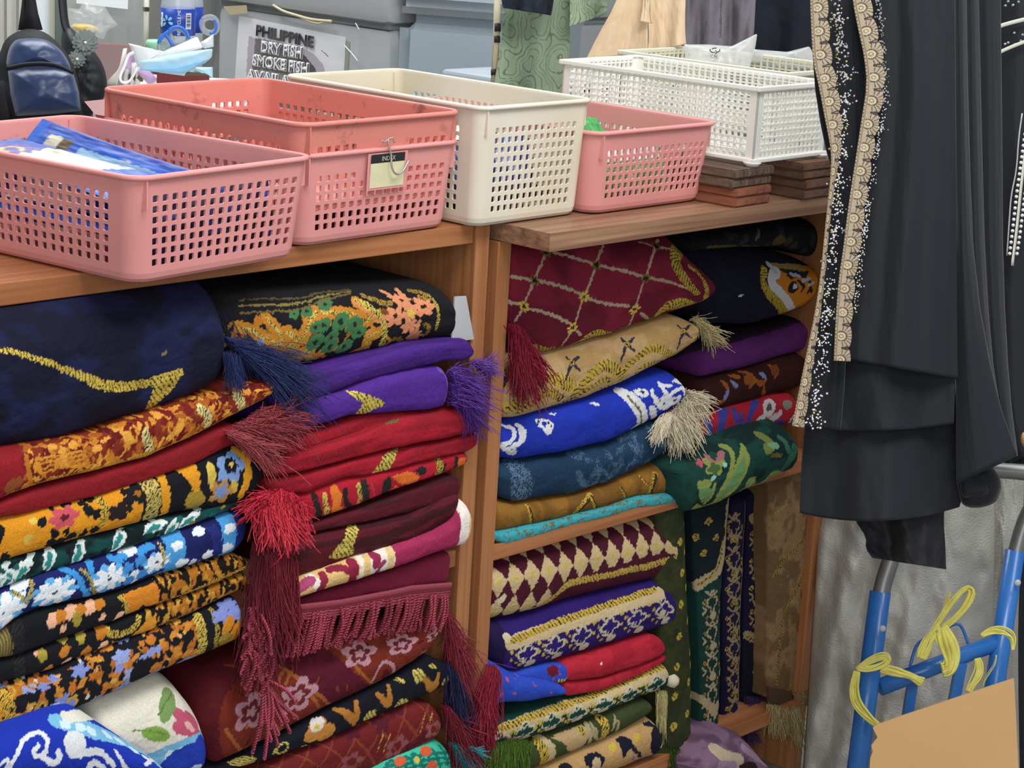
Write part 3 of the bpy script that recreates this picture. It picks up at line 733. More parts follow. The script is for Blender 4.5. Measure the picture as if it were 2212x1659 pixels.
# pale pink tray behind the stacked baskets
tr = MB(); z0 = P(225, 240, D=2.75)
c = P(255, 236, D=2.72)
def tray(c, w, d, h):
    ring = lambda e, z: [c+R2@np.array([sx*(w/2+e), sy*(d/2+e), z]) for sx, sy in ((-1, -1), (1, -1), (1, 1), (-1, 1))]
    V = ring(-.02, 0)+ring(.006, h)+ring(.003, h)+ring(-.022, .003)
    Fc = [(3, 2, 1, 0)]+[(i, (i+1) % 4, 4+(i+1) % 4, 4+i) for i in range(4)]+[(4+i, 4+(i+1) % 4, 8+(i+1) % 4, 8+i) for i in range(4)]+[(8+i, 8+(i+1) % 4, 12+(i+1) % 4, 12+i) for i in range(4)]+[(12, 13, 14, 15)]
    return MB().add(V, Fc)
# ------------------------------------------------------------------ left stack in the left-hand unit
G_A = 'folded rugs in the stack at the left edge'; G_B = 'folded rugs in the stack beside the wooden post'
G_C = 'folded rugs in the front stack of the right-hand unit'; G_D = 'folded rugs in the shaded stack of the right-hand unit'
GOLD = '#e0c456'
def zcap(r, zmax, zmin=None):
    for V, _, _ in r.parts:
        V[..., 2] = np.minimum(V[..., 2], zmax)
        if zmin is not None: V[..., 2] = np.maximum(V[..., 2], zmin)
    return r
YA = .05
# navy velvet carpet on top
r = Rug('folded_rug', 'dark navy velvet rug with a gold curved stripe, topmost at the left edge', group=G_A, seed=1)
r.lobe('A1', [(-120, 1290), (0, 1250), (450, 1180), (870, 1050), (1300, 905), (1500, 815), (1545, 790)], [(-120, 295), (0, 280), (700, 225), (1000, 195), (1430, 150), (1500, 330), (1545, 470)], YA, B=.075, n=2.3, wr=.004, ends=(1, 1), endr=.03)
zcap(r, .8272).base('#171d46', .35, (.05, .03), c2='#0d112a')
r.stroke('A1', [(-60, 565), (0, 575), (200, 625), (380, 685), (520, 745), (640, 800), (760, 822), (880, 805), (1000, 775), (1150, 728)], .0125, GOLD, 1, .0042, taper=[.45, .5, .5, .55, .75, 1, 1, 1, 1, 1])
r.poly('A1', [(960, 800), (1010, 775), (1165, 725), (1140, 785), (1090, 850), (1010, 920), (910, 1000), (945, 910), (985, 840)], GOLD, 1, .0045)
r.blob((1048, 606), .004, '#8a7a4a', .0022, z='A1', gold=1)
o = r.build('velvet')
fringe(o, 'A1', [(1440, 500), (1500, 560), (1540, 610), (1540, 650)], YA+.012, ((1480, 560), (1860, 720)), .092, '#2b3566', n=240, seed=2, spread=.30, drop=.2, r=.0006)
fringe(o, 'A1', [(1450, 600), (1480, 610), (1520, 620)], YA-.002, ((1480, 600), (1510, 760)), .03, '#2b3566', n=70, seed=3, spread=.18, drop=.4, r=.0006, name='fringe')
fringe(o, 'A1', [(1330, 320), (1420, 330), (1500, 320)], YA+.03, ((1400, 320), (1480, 470)), .05, '#232a52', n=90, seed=4, spread=.4, drop=.2, r=.0005)
# orange and maroon
r = Rug('folded_rug', 'maroon rug with orange woven end and dusty red fringe, under the navy rug', group=G_A, seed=2)
r.lobe('A1', [(-150, 1560), (20, 1560), (60, 1520), (300, 1440), (950, 1275), (1380, 1075), (1700, 905), (1790, 845)], [(-150, 1270), (0, 1240), (160, 1215), (700, 1120), (870, 1040), (1300, 900), (1700, 795), (1790, 790)], YA, wr=.0025, ends=(1, 1))
r.lobe('A1', [(-150, 1720), (20, 1655), (150, 1640), (700, 1500), (1250, 1315), (1480, 1200), (1560, 1160)], [(-150, 1580), (20, 1560), (200, 1490), (950, 1285), (1420, 1090), (1560, 1060)], YA+.004, wr=.002, ends=(1, 1))
r.flat().base('#86141f', .25, (.04, .01))
r.on(0); up = r.T < .5; x0 = r.tr('A1', [(165, 1380)], False)[0][0]; pm = up & (r.s > x0)
r.set(pm, '#7d2a16')
r.scatter(420, .0085, ['#d08a2c', '#5e0d12', '#c47a22', '#6e1512', '#dc9c3c', '#a85a1c'], seed=1, mask=up & (r.S > x0), asp=(.3, .7))
r.scatter(26, .012, ['#cf8f35', '#b46a1e'], kind='arc', seed=2, mask=up & (r.S > x0), w=.003)
for q in range(4): r.stroke('A1', [(230+q*10, 1290+q*28), (380, 1250+q*28), (540, 1225+q*28)], .0028, '#cf8a2c')
r.stroke('A1', [(165, 1260), (185, 1340), (200, 1480)], .006, '#b9701f')
for a in ((930, 1120, 960, 1270), (1280, 955, 1340, 1060), (1510, 870, 1550, 970)):
    r.stroke('A1', [(a[0], a[1]), (a[2], (a[1]+a[3])/2), (a[2]-10, a[3])], .012, '#e0cf8a', 1, .004)
r.stroke('A1', [(60, 1530), (300, 1425), (950, 1258), (1380, 1062), (1780, 850)], .0065, '#d7a53a', 1, .003, hw=.2)
r.blob((90, 1440), .012, '#8a4a20', .007, z='A1')
o = r.build('velvet')
fringe(o, 'A1', [(1430, 1110), (1500, 1100), (1620, 1010), (1700, 950)], YA+.006, ((1480, 1110), (1840, 1090)), .058, '#9c434a', n=230, seed=5, spread=.42, drop=.2, r=.0007, curl=.4)
fringe(o, 'A1', [(1440, 1110), (1500, 1120), (1500, 1160)], YA-.004, ((1480, 1140), (1800, 1230)), .058, '#a54c52', n=110, seed=6, spread=.25, drop=.3, r=.0008)
# black and orange floral
r = Rug('folded_rug', 'black rug with orange patches, a pink flower and a light blue flower', group=G_A, seed=3)
r.lobe('N', [(-60, 1245), (0, 1222), (105, 1190), (223, 1157), (363, 1120), (430, 1104), (520, 1095), (560, 1072), (592, 1040)], [(-60, 1135), (0, 1120), (50, 1112), (236, 1064), (422, 1000), (506, 962), (545, 960), (592, 985)], YA, B=.034, ends=(1, 1), endr=.028)
r.flat().base('#11141d', .3); x1 = r.tr('A1', [(915, 1530)], False)[0][0]
r.set(r.s < x1, '#dc931f'); r.fuzz(.0016)
r.scatter(95, .0075, ['#12141b', '#0f1118', '#1b1712'], seed=3, mask=r.S < r.tr('A1', [(640, 1600)], False)[0][0], asp=(.5, 1))
r.scatter(26, .006, [GOLD], seed=4, mask=r.S < r.tr('A2', [(250, 230)], False)[0][0], gold=1)
r.flower((870, 1500), .020, '#15161a', z='A1'); r.flower((760, 1610), .017, '#241a1c', z='A1'); r.blob((880, 1500), .005, '#a0661c', z='A1')
r.flower((400, 110), .0205, '#c8525f', n=6, cc='#5a1c22', z='A2', lobe=.3)
r.stroke('A1', [(610, 1500), (660, 1560), (680, 1640), (650, 1700)], .010, '#cfae3e', 1, .004)
r.stroke('A1', [(930, 1400), (975, 1480), (990, 1560), (960, 1660)], .022, '#cdb863', 1, .0042)
r.stroke('A1', [(1020, 1370), (1055, 1450), (1070, 1550), (1045, 1650)], .012, '#e09a22')
r.poly('A1', [(1110, 1345), (1160, 1315), (1250, 1300), (1285, 1400), (1280, 1520), (1240, 1500), (1200, 1400)], '#df9720')
r.blob((1250, 1540), .014, '#b89a3a', .011, z='A1', gold=1); r.blob((1215, 1620), .012, '#8a7a34', .008, z='A1', gold=1)
r.flower((1480, 1320), .021, '#7d9fd6', n=5, z='A1', hole=.5, lobe=.3); r.blob((1485, 1310), .004, GOLD, z='A1')
r.flower((1410, 1490), .017, '#c08a3a', n=5, z='A1', c2='#7d93c4'); r.blob((1355, 1380), .006, GOLD, .012, z='A1', gold=1); r.blob((1500, 1460), .005, GOLD, .006, z='A1', gold=1)
r.stroke('A1', [(1500, 1215), (1570, 1250), (1595, 1350), (1575, 1450), (1545, 1510)], .011, '#e3a224')
r.build('plush')
# dark green and white
r = Rug('folded_rug', 'dark green rug with white leaf shapes, a thin edge showing above the blue floral rug', group=G_A, seed=4)
r.lobe('A2', [(-160, 600), (0, 555), (100, 520), (350, 435), (870, 275), (1200, 155), (1430, 75), (1500, 40)], [(-160, 440), (0, 395), (300, 315), (640, 215), (1060, 108), (1420, 15), (1500, 0)], YA+.004, ends=(1, 1))
r.flat().base('#0f4a48', .3, c2='#0c1a20'); r.fuzz(.0016)
for x, y, a in ((130, 440, .4), (490, 330, 1.2), (740, 240, 1.0), (1070, 170, .9), (1170, 120, .5), (310, 370, 1.3), (960, 165, .2), (40, 490, .3)):
    r.blob((x, y), .017, '#dfeae8', .0075, a, z='A2'); r.blob((x-8, y+14), .011, '#2b8a86', .004, a, z='A2')
r.scatter(22, .006, ['#cfe2df', '#0f1216', '#14605c'], seed=4)
r.scatter(8, .006, ['#8a7a34'], seed=7, mask=r.S > r.tr('A2', [(1180, 120)], False)[0][0], gold=1)
r.build('plush')
# blue floral
r = Rug('folded_rug', 'royal blue rug with large white and sky blue flowers in the left-edge stack', group=G_A, seed=5)
r.lobe('A2', [(-170, 920), (0, 865), (110, 760), (250, 690), (600, 612), (770, 570), (1000, 480), (1440, 350), (1530, 310), (1592, 250)], [(-170, 620), (0, 560), (270, 450), (520, 375), (870, 270), (1100, 200), (1440, 85), (1530, 60), (1592, 110)], YA, B=.036, ends=(1, 1), endr=.03)
r.flat().base('#17205f', .25); r.fuzz(.0015)
xa = r.tr('A2', [(1030, 330), (1150, 300), (1375, 200), (1465, 180)], False)[:, 0]
for a, b in ((xa[0], xa[1]), (xa[2], xa[3])): r.set((r.s > a) & (r.s < b), '#4b9fe0')
r.scatter(40, .006, ['#4a98dc', '#1a2a80', '#d9e6f4'], seed=2, mask=(r.S > xa[1]) & (r.S < xa[2]), asp=(.3, .8))
for x, y in ((1100, 285), (1425, 175), (1130, 390), (1290, 340), (1400, 300), (1230, 190)): r.blob((x, y), .009, '#eaf2fa', .006, z='A2')
r.set(r.s > xa[3], '#1b2a74')
for q in range(3): r.stroke('A2', [(1285+q*22, 170+q*-6), (1330+q*22, 250-q*6), (1325+q*22, 340-q*6)], .0045, '#232d7a')
for (x, y, R_) in ((340, 575, .030), (675, 490, .026), (20, 700, .034), (965, 390, .020)):
    r.flower((x, y), R_, '#63b1ea', n=7, z='A2', sq=1.25, lobe=.35); r.flower((x+4, y-4), R_*.85, '#eef4fb', n=7, z='A2', sq=1.35, lobe=.45, ang=.4); r.blob((x, y), .003, '#34405a', z='A2')
for (x, y) in ((830, 480), (790, 310), (120, 525)): r.blob((x, y), .012, '#e6eef8', .008, z='A2')
r.stroke('A2', [(380, 425), (460, 450), (510, 520), (535, 600)], .0085, '#3f97dc'); r.stroke('A2', [(500, 425), (550, 470), (590, 580)], .006, '#b3a55a', 1, .003)
r.stroke('A2', [(190, 500), (195, 560), (165, 640)], .006, '#b3a55a', 1, .003); r.stroke('A2', [(80, 570), (150, 610)], .005, '#b3a55a', 1, .003); r.stroke('A2', [(985, 270), (1015, 340), (1010, 400)], .005, '#cdbb6a', 1, .003)
r.stroke('A2', [(550, 380), (570, 440)], .010, '#3f97dc'); r.stroke('A2', [(680, 350), (740, 375), (760, 350)], .011, '#3f97dc'); r.stroke('A2', [(870, 330), (900, 290), (940, 285)], .011, '#3f97dc')
for (x, y) in ((790, 420), (880, 460), (800, 500), (870, 380), (980, 470)): r.blob((x, y), .008, '#3f8fd6', .006, z='A2')
r.build('plush')
# black with peach dots, orange end
r = Rug('folded_rug', 'black rug with peach tulip dots and a plain orange block, under the blue floral rug', group=G_A, seed=6)
r.lobe('A2', [(-160, 1035), (0, 985), (110, 970), (350, 882), (700, 765), (800, 722), (960, 662), (1330, 535), (1500, 460), (1565, 415)], [(-160, 880), (0, 860), (110, 755), (250, 690), (600, 615), (770, 572), (960, 500), (1450, 350), (1520, 350), (1565, 385)], YA+.002, ends=(1, 1))
r.lobe('A2', [(-160, 1170), (0, 1145), (50, 1125), (300, 1062), (690, 905), (900, 832), (1200, 705), (1480, 570), (1560, 530)], [(-160, 1050), (0, 1000), (110, 975), (350, 885), (700, 768), (960, 665), (1330, 540), (1500, 470), (1560, 450)], YA+.005, ends=(1, 1))
r.flat().base('#121419', .3); up = r.T < .5; r.on(0)
xo = r.tr('A2', [(760, 660), (965, 580)], False)[:, 0]; r.on(1); xl = r.tr('A2', [(680, 870), (900, 780)], False)[:, 0]; r.on()
for mk, x_ in ((up & (r.S > xo[1]), 1), ((~up) & (r.S > xl[1]), 2)):
    r.set(mk, '#15110e'); r.set(mk & (vnoise(r.s/.0035, r.t/.009, x_) > .5), '#b06e20'); r.set(mk & (vnoise(r.s/.003+9, r.t/.006, x_+5) > .72), '#d8a03e', 1)
r.on(0).stroke('A2', [(975, 645), (1200, 560), (1340, 500), (1530, 410)], .006, '#d9b04a', 1, .003); r.on(1).stroke('A2', [(980, 775), (1200, 690), (1480, 560)], .004, '#a8853a', 1, .003)
r.on(0).poly('A2', [(755, 588), (860, 545), (965, 505), (990, 560), (985, 640), (930, 665), (885, 640), (840, 700), (795, 718), (790, 650)], '#d68325')
r.stroke('A2', [(745, 600), (780, 640), (790, 700)], .006, GOLD, 1, .003)
r.on(1).poly('A2', [(690, 870), (760, 880), (830, 830), (900, 760), (955, 700), (975, 780), (900, 830), (800, 885), (700, 905)], '#d8912a')
r.stroke('A2', [(670, 800), (690, 835), (780, 830), (850, 770), (855, 730)], .009, '#d8bb4f', 1, .0035)
r.on()
for (x, y, R_) in ((330, 740, .016), (440, 690, .0165), (560, 660, .0165), (735, 725, .012), (505, 800, .011), (395, 800, .008), (632, 728, .008), (640, 905, .012), (410, 1015, .012), (225, 950, .006)): r.blob((x, y), R_*.62, '#efb795', R_*.42, .5, z='A2')
for (x, y) in ((380, 718), (500, 680), (620, 642), (630, 830), (405, 940), (530, 940), (620, 790), (290, 1055)): r.blob((x, y), .008, '#c97e28', .006, .4, z='A2')
for (x, y) in ((500, 850), (380, 860), (265, 965), (480, 745)): r.blob((x, y), .006, '#b3a03f', .008, z='A2', gold=1)
r.set((r.s < r.tr('A2', [(90, 900)], False)[0][0]) & up, '#8a7a45', .6); r.set((r.s < r.tr('A2', [(90, 900)], False)[0][0]) & up & ((r.S/.003) % 1 < .4), '#4a4028')
r.stroke('A2', [(85, 770), (125, 860), (105, 970)], .016, '#17181a', 0, .004, hc='#2b2b2b')
r.build('plush')
# floral orange and lilac
r = Rug('folded_rug', 'black rug crowded with small orange and lilac flowers, above the white blanket', group=G_A, seed=7)
r.lobe('A2', [(-150, 1560), (0, 1490), (60, 1450), (400, 1345), (640, 1245), (870, 1142), (1230, 992), (1480, 885), (1530, 855)], [(-150, 1200), (0, 1185), (130, 1120), (400, 1030), (700, 905), (1210, 712), (1500, 605), (1530, 620)], YA, B=.036, ends=(1, 1), endr=.01)
r.flat().base('#121319', .3); r.fuzz(.0014); xg = r.tr('A2', [(1225, 850), (1340, 800)], False)[:, 0]; ml = r.S < xg[0]
r.scatter(260, .008, ['#c4762a', '#d08a34', '#b56824'], seed=1, mask=ml, asp=(.4, .8)); r.scatter(60, .009, ['#12131a'], seed=5, mask=ml, asp=(.5, .9)); r.scatter(46, .0095, ['#7f8fcf', '#93a5dc', '#8891cc'], kind='flower', seed=2, mask=ml, n=5); r.scatter(60, .004, ['#d6cfc8', '#d9b04a', '#e8b27a'], seed=3, mask=ml)
r.scatter(22, .008, ['#c9a23e', '#b87a2a'], kind='ring', seed=9, mask=ml)
r.stroke('A2', [(825, 1110), (850, 1030), (910, 960), (980, 920)], .010, '#8f9edc'); r.blob((880, 1060), .018, '#12131a', .016, z='A2'); r.blob((960, 1040), .008, '#c7762a', z='A2', ry=.007)
r.stroke('A2', [(1215, 720), (1250, 790), (1255, 900), (1235, 985)], .015, '#d8be55', 1, .0035)
r.set(r.s > xg[0]+.012, '#14161e'); r.stroke('A2', [(1310, 680), (1345, 760), (1345, 850), (1325, 945)], .007, '#b8a040', 1, .003)
for (x, y) in ((1415, 645), (1370, 715), (1470, 700)): r.flower((x, y), .015, '#8494d8', n=5, z='A2')
for (x, y, a) in ((1410, 780, 1), (1465, 800, 1), (1475, 870, .6), (1400, 920, .4), (1520, 840, 1)): r.blob((x, y), .013, '#d58a26', .0075, a, z='A2')
r.blob((1395, 860), .010, '#b39a42', .010, z='A2', gold=1)
r.stroke('A2', [(20, 1200), (60, 1300), (65, 1400), (40, 1480)], .018, '#dcae3a', 1, .0035); r.set(r.s < r.tr('A2', [(15, 1330)], False)[0][0], '#cf8a2a')
r.build('plush')
# cream and blue blanket
r = Rug('folded_blanket', 'cream fleece blanket with a pink flower and blue scroll border, at the bottom left', 'blanket', None, seed=8)
r.lobe('A2', [(540, 1760), (900, 1760), (1355, 1760)], [(540, 1310), (640, 1250), (760, 1205), (1000, 1115), (1080, 1100), (1160, 1150), (1260, 1280), (1330, 1430), (1355, 1530)], YA+.01, B=.05, n=2.2, wr=.003, endr=.03)
r.lobe('A2', [(-120, 1760), (500, 1760), (1090, 1760)], [(-120, 1520), (0, 1480), (250, 1405), (420, 1345), (540, 1320), (640, 1370), (800, 1480), (960, 1590), (1090, 1680)], YA-.035, B=.05, n=2.2, wr=.003, endr=.02)
r.flat().base('#e9e5d4', .06, (.03, .03)); r.fuzz(.0008); top = r.T < .5; r.on(0)
r.flower((1175, 1400), .030, '#c85a78', n=5, cc='#eeb8b8', z='A2', lobe=.3)
r.blob((1035, 1265), .022, '#7e9e5e', .0105, 1.0, z='A2'); r.blob((965, 1445), .021, '#86ad4c', .0085, -.25, z='A2'); r.stroke('A2', [(980, 1330), (1060, 1200)], .002, '#5d7d42'); r.stroke('A2', [(820, 1430), (900, 1425), (1020, 1450)], .002, '#6d8c3e')
r.stroke('A2', [(930, 1640), (1060, 1590), (1200, 1545), (1345, 1500)], .034, '#7fc0e6'); 
for (x, y) in ((1060, 1590), (1130, 1570), (1215, 1540), (1300, 1510)): r.blob((x, y), .009, '#d3ecfa', .008, z='A2')
r.stroke('A2', [(1000, 1740), (1150, 1660), (1350, 1580)], .060, '#2440b8'); r.stroke('A2', [(1150, 1700), (1200, 1660), (1240, 1650)], .010, '#c8d6f4')
r.on(1); bl = ~top; r.set(bl, '#1c36b4')
r.stroke('A2', [(350, 1360), (500, 1400), (640, 1440), (760, 1490), (900, 1570), (1060, 1680)], .022, '#7cc0e8')
for (x, y) in ((400, 1385), (500, 1400), (570, 1430), (660, 1450), (740, 1490), (830, 1550), (910, 1600)): r.blob((x, y), .007, '#d3ecfa', .005, z='A2')
r.stroke('A2', [(420, 1340), (560, 1320), (700, 1410), (900, 1540)], .018, '#e4e6d8')
Wt = '#e4e9ee'
r.stroke('A2', [(60, 1659), (110, 1560), (150, 1470), (240, 1430), (300, 1480), (290, 1560), (230, 1600), (200, 1560), (240, 1520)], 0.0059, Wt)
r.stroke('A2', [(270, 1590), (330, 1640), (380, 1600), (360, 1560)], 0.0081, Wt); r.stroke('A2', [(470, 1490), (420, 1530), (450, 1590), (530, 1560), (620, 1550), (700, 1640)], 0.0081, Wt); r.blob((465, 1510), .014, Wt, .012, z='A2')
r.stroke('A2', [(550, 1659), (580, 1610), (640, 1659)], 0.0074, Wt); r.stroke('A2', [(720, 1560), (780, 1659)], 0.0062, Wt); r.stroke('A2', [(900, 1640), (950, 1590), (1010, 1640)], 0.0062, Wt); r.stroke('A2', [(0, 1640), (60, 1590), (40, 1659)], 0.0050, Wt)
r.build('fleece')
# ------------------------------------------------------------------ stack beside the wooden post
YBf = .060
r = Rug('folded_rug', 'rolled black rug with gold scrolls, green leaves and a peach flower, topmost beside the post', group=G_B, seed=11)
r.lobe('B1', [(-160, 640), (100, 640), (470, 692), (700, 662), (1010, 588), (1240, 540), (1480, 512), (1525, 490)], [(-160, 250), (110, 235), (600, 205), (1100, 182), (1420, 170), (1500, 205), (1525, 260)], YBf+.01, B=.045, n=2.1, endr=.009, wr=.003)
zcap(r, .8272).flat().base('#14141a', .3); r.fuzz(.0014)
xm = r.tr('B1', [(1045, 450), (1385, 380)], False)[:, 0]; tl = r.tr('B1', [(600, 340), (300, 350)], False)[:, 1].mean()
ml = (r.S < xm[0]) & (r.T < tl)
r.scatter(70, .012, ['#b8761e', '#c8862a', '#9a6a24'], kind='arc', seed=1, mask=ml, w=.005); r.scatter(40, .007, ['#c07a22', '#7a4a1c'], seed=2, mask=ml)
for pts in ([(610, 345), (700, 340), (820, 345), (920, 400), (960, 380), (900, 300), (860, 270)], [(110, 430), (200, 460), (300, 520), (370, 560), (400, 500), (330, 430), (280, 370)], [(420, 470), (480, 520), (540, 500), (540, 430), (600, 340)], [(470, 660), (500, 600), (560, 580), (570, 650)], [(850, 620), (930, 560), (930, 490), (1000, 470)], [(380, 620), (420, 540), (480, 580), (450, 640)]):
    r.stroke('B1', pts, .020, '#c4822a'); r.stroke('B1', pts, .0055, '#dcc460', 1, .0028)
for (x, y, R_) in ((600, 530, .017), (690, 560, .015), (760, 400, .017), (850, 420, .017), (650, 420, .014), (780, 560, .016), (880, 470, .013), (600, 440, .012), (660, 290, .014), (540, 340, .011), (460, 350, .010), (700, 500, .013)): r.blob((x, y), R_, '#41764a', R_*.6, .3, z='B1'); r.blob((x, y), R_*.3, '#1d2a1c', z='B1')
r.scatter(9, .006, ['#8c9cc8'], seed=5, mask=ml & (r.S < r.tr('B1', [(480, 500)], False)[0][0]))
for q, (dy, c) in enumerate(((0, '#8a7a3a'), (45, '#6d6032'), (-38, '#5a5030'))): r.stroke('B1', [(110, 300+dy), (300, 290+dy), (480, 290+dy*.9), (620, 240+dy*.7), (820, 205+dy*.3)], .0032, c, 1)
r.stroke('B1', [(860, 270), (960, 310), (1030, 390), (1045, 470), (1020, 560)], .012, '#d6c258', 1, .0045); r.stroke('B1', [(830, 265), (930, 330), (1000, 400)], .006, '#d98a52')
mp = (r.S > xm[0]+.01) & (r.S < xm[1])
for (x, y, R_) in ((1110, 370, .018), (1290, 300, .019), (1150, 260, .014), (1200, 340, .012), (1200, 430, .014), (1230, 490, .013)): r.flower((x, y), R_, '#df9268', n=6, z='B1', lobe=.4); r.blob((x, y), R_*.3, '#2a1a16', z='B1')
for pts in ([(1020, 200), (1100, 250), (1190, 320)], [(1120, 195), (1180, 260), (1220, 340)], [(1190, 360), (1210, 450), (1220, 530)], [(1260, 400), (1240, 470), (1240, 530)]): r.stroke('B1', pts, .0085, '#d98e66')
r.blob((1205, 345), .006, GOLD, .006, z='B1', gold=1)
for pts in ([(1080, 520), (1140, 500), (1150, 560)], [(1300, 480), (1340, 440), (1300, 420)], [(900, 230), (980, 260), (1040, 290), (1080, 280)], [(1200, 200), (1280, 210), (1330, 260), (1260, 240)]): r.stroke('B1', pts, .009, '#a98a36', 1, .003)
r.stroke('B1', [(1320, 225), (1375, 290), (1390, 370), (1370, 450)], .006, '#cdb450', 1, .003)
o = r.build('plush')
fl = [P(*p, Y=YBf+y_) for p, y_ in zip(Q('B1', [(1470, 530), (1612, 512), (1562, 236), (1490, 240)]), (.014, .016, .016, .016))]
MB().prism(fl, (0, .002, 0)).build('backing_flap', mat('backing_grey', '#b9bcc0', .7), o)
# purple
r = Rug('folded_rug', 'purple velvet rug with a gold arrowhead and purple fringe', group=G_B, seed=12)
r.lobe('B1', [(350, 1000), (640, 890), (870, 790), (1200, 705), (1420, 655), (1645, 640)], [(350, 760), (470, 735), (640, 712), (1000, 612), (1230, 548), (1500, 517), (1600, 517), (1645, 560)], YBf, wr=.004, endr=.02)
r.lobe('B1', [(370, 1120), (640, 1065), (830, 1005), (1100, 985), (1300, 970), (1475, 945)], [(370, 1010), (600, 880), (800, 845), (1050, 735), (1300, 692), (1430, 690), (1475, 735)], YBf-.004, wr=.003, endr=.014)
r.flat().base('#4c2488', .5, (.07, .005), c2='#3a1a6c')  # velvet highlight streaks along the fold are put into the colour
r.set((r.T > .5) & (r.s > -9), '#5a2c9c', a=.5); r.stroke('B1', [(1390, 700), (1455, 740), (1465, 850), (1440, 945)], .012, '#7a4fb0', 0, .0022, hc='#5c3595')
r.poly('B1', [(785, 842), (850, 840), (960, 880), (1068, 920), (990, 950), (900, 1000), (835, 1002), (900, 940), (890, 905), (830, 880)], '#d9c25a', 1, .0042)
o = r.build('velvet')
fringe(o, 'B1', [(1460, 710), (1475, 780), (1475, 860), (1450, 930)], YBf-.002, ((1450, 800), (1740, 810)), .044, '#60399a', n=170, seed=1, spread=.5, drop=.35, r=.0007, curl=.4)
fringe(o, 'B1', [(1600, 670), (1620, 660), (1640, 650)], YBf+.004, ((1600, 700), (1700, 720)), .03, '#6d479f', n=50, seed=2, spread=.6, drop=.1, r=.0007, curl=.5)
fringe(o, 'B1', [(1480, 800), (1500, 870), (1520, 900)], YBf-.004, ((1500, 850), (1660, 1010)), .05, '#553089', n=90, seed=3, spread=.3, drop=.5, r=.0007)
# bright red
r = Rug('folded_rug', 'crimson velvet rug in thick folds with a gold curved stripe, under the purple rug', group=G_B, seed=13)
r.lobe('B1', [(370, 1265), (430, 1250), (620, 1215), (900, 1115), (1200, 1030)], [(370, 1190), (430, 1160), (700, 1068), (930, 1002), (1200, 975)], YBf+.004, wr=.002)
r.lobe('B1', [(320, 1410), (700, 1320), (1100, 1215), (1560, 1125), (1680, 1120)], [(320, 1300), (500, 1240), (900, 1115), (1200, 1000), (1560, 962), (1640, 1000), (1680, 1075)], YBf-.004, wr=.004, endr=.02)
r.lobe('B1', [(290, 1510), (560, 1495), (800, 1400), (950, 1385), (1100, 1345), (1400, 1265), (1580, 1235), (1660, 1180)], [(290, 1420), (700, 1330), (1100, 1225), (1560, 1135), (1660, 1110)], YBf, wr=.003, endr=.012)
r.flat().base('#ac1a2e', .4, (.07, .006), c2='#8c1424')
r.poly('B1', [(1125, 1210), (1100, 1290), (1060, 1370), (1000, 1385), (935, 1385), (1000, 1320), (1040, 1240)], '#d9c65c', 1, .0045)
r.blob((1100, 1012), .022, '#6d5a2a', .007, .15, gold=1, z='B1')
o = r.build('velvet')
# striped red black orange
r = Rug('folded_rug', 'red rug with black and orange flame bands and a thick red fringe bunch', group=G_B, seed=14)
r.lobe('B1', [(400, 1690), (640, 1662), (930, 1560), (1200, 1450), (1440, 1370), (1590, 1315)], [(400, 1530), (560, 1490), (800, 1405), (1100, 1345), (1400, 1265), (1540, 1240), (1590, 1250)], YBf+.002, endr=.008)
r.flat().base('#b01c30', .2); r.fuzz(.0014)
def band(pts, w, c, g=0, h=None): r.stroke('B1', pts, w, c, g, h)
band([(590, 1520), (615, 1590), (620, 1670)], .012, '#20221f'); band([(655, 1520), (670, 1590), (668, 1660)], .010, '#d8bf58', 1, .003)
band([(720, 1480), (745, 1540), (720, 1600), (760, 1640)], .016, '#dd7a2c'); band([(790, 1480), (785, 1530), (820, 1600)], .010, '#23201e')
band([(870, 1455), (885, 1510), (870, 1580)], .009, '#d8bf58', 1, .003); band([(905, 1430), (925, 1500), (920, 1570)], .013, '#2a2a26')
band([(960, 1430), (985, 1570)], .004, '#c8324a'); r.poly('B1', [(1010, 1530), (1040, 1400), (1080, 1380), (1090, 1440), (1050, 1500)], '#24251f'); r.poly('B1', [(1090, 1390), (1200, 1350), (1280, 1390), (1210, 1450), (1110, 1430)], '#dd702c'); r.poly('B1', [(1035, 1530), (1110, 1440), (1140, 1460), (1070, 1530)], '#dd6a28')
r.poly('B1', [(1235, 1350), (1300, 1310), (1310, 1370), (1270, 1390)], '#1e211f'); band([(1385, 1290), (1405, 1330), (1385, 1365)], .014, '#b9a548', 1, .003); band([(1430, 1310), (1420, 1350)], .006, '#23221f'); r.blob((1535, 1310), .017, '#dd6a2c', .017, z='B1'); band([(1500, 1270), (1490, 1360)], .009, '#20221f'); r.stroke('B1', [(1575, 1240), (1585, 1310)], .006, '#1d1d20')
o = r.build('plush')
fringe(o, 'B1', [(300, 1510), (360, 1480), (430, 1490), (490, 1530)], YBf-.022, ((400, 1490), (430, 1700)), .036, '#c92f45', n=260, seed=1, spread=.55, drop=.7, r=.001, curl=.9, swirl=.45)
fringe(o, 'B2', [(230, 60), (330, 20), (430, 20), (470, 60)], YBf-.028, ((350, 40), (380, 330)), .040, '#cf3a4c', n=150, seed=2, spread=.5, drop=.7, r=.001, curl=.9, swirl=.45)
fringe(o, 'B1', [(250, 1530), (330, 1500), (430, 1500)], YBf-.02, ((380, 1520), (180, 1580)), .03, '#c02c40', n=90, seed=3, spread=.5, drop=.6, r=.0009, curl=.6)
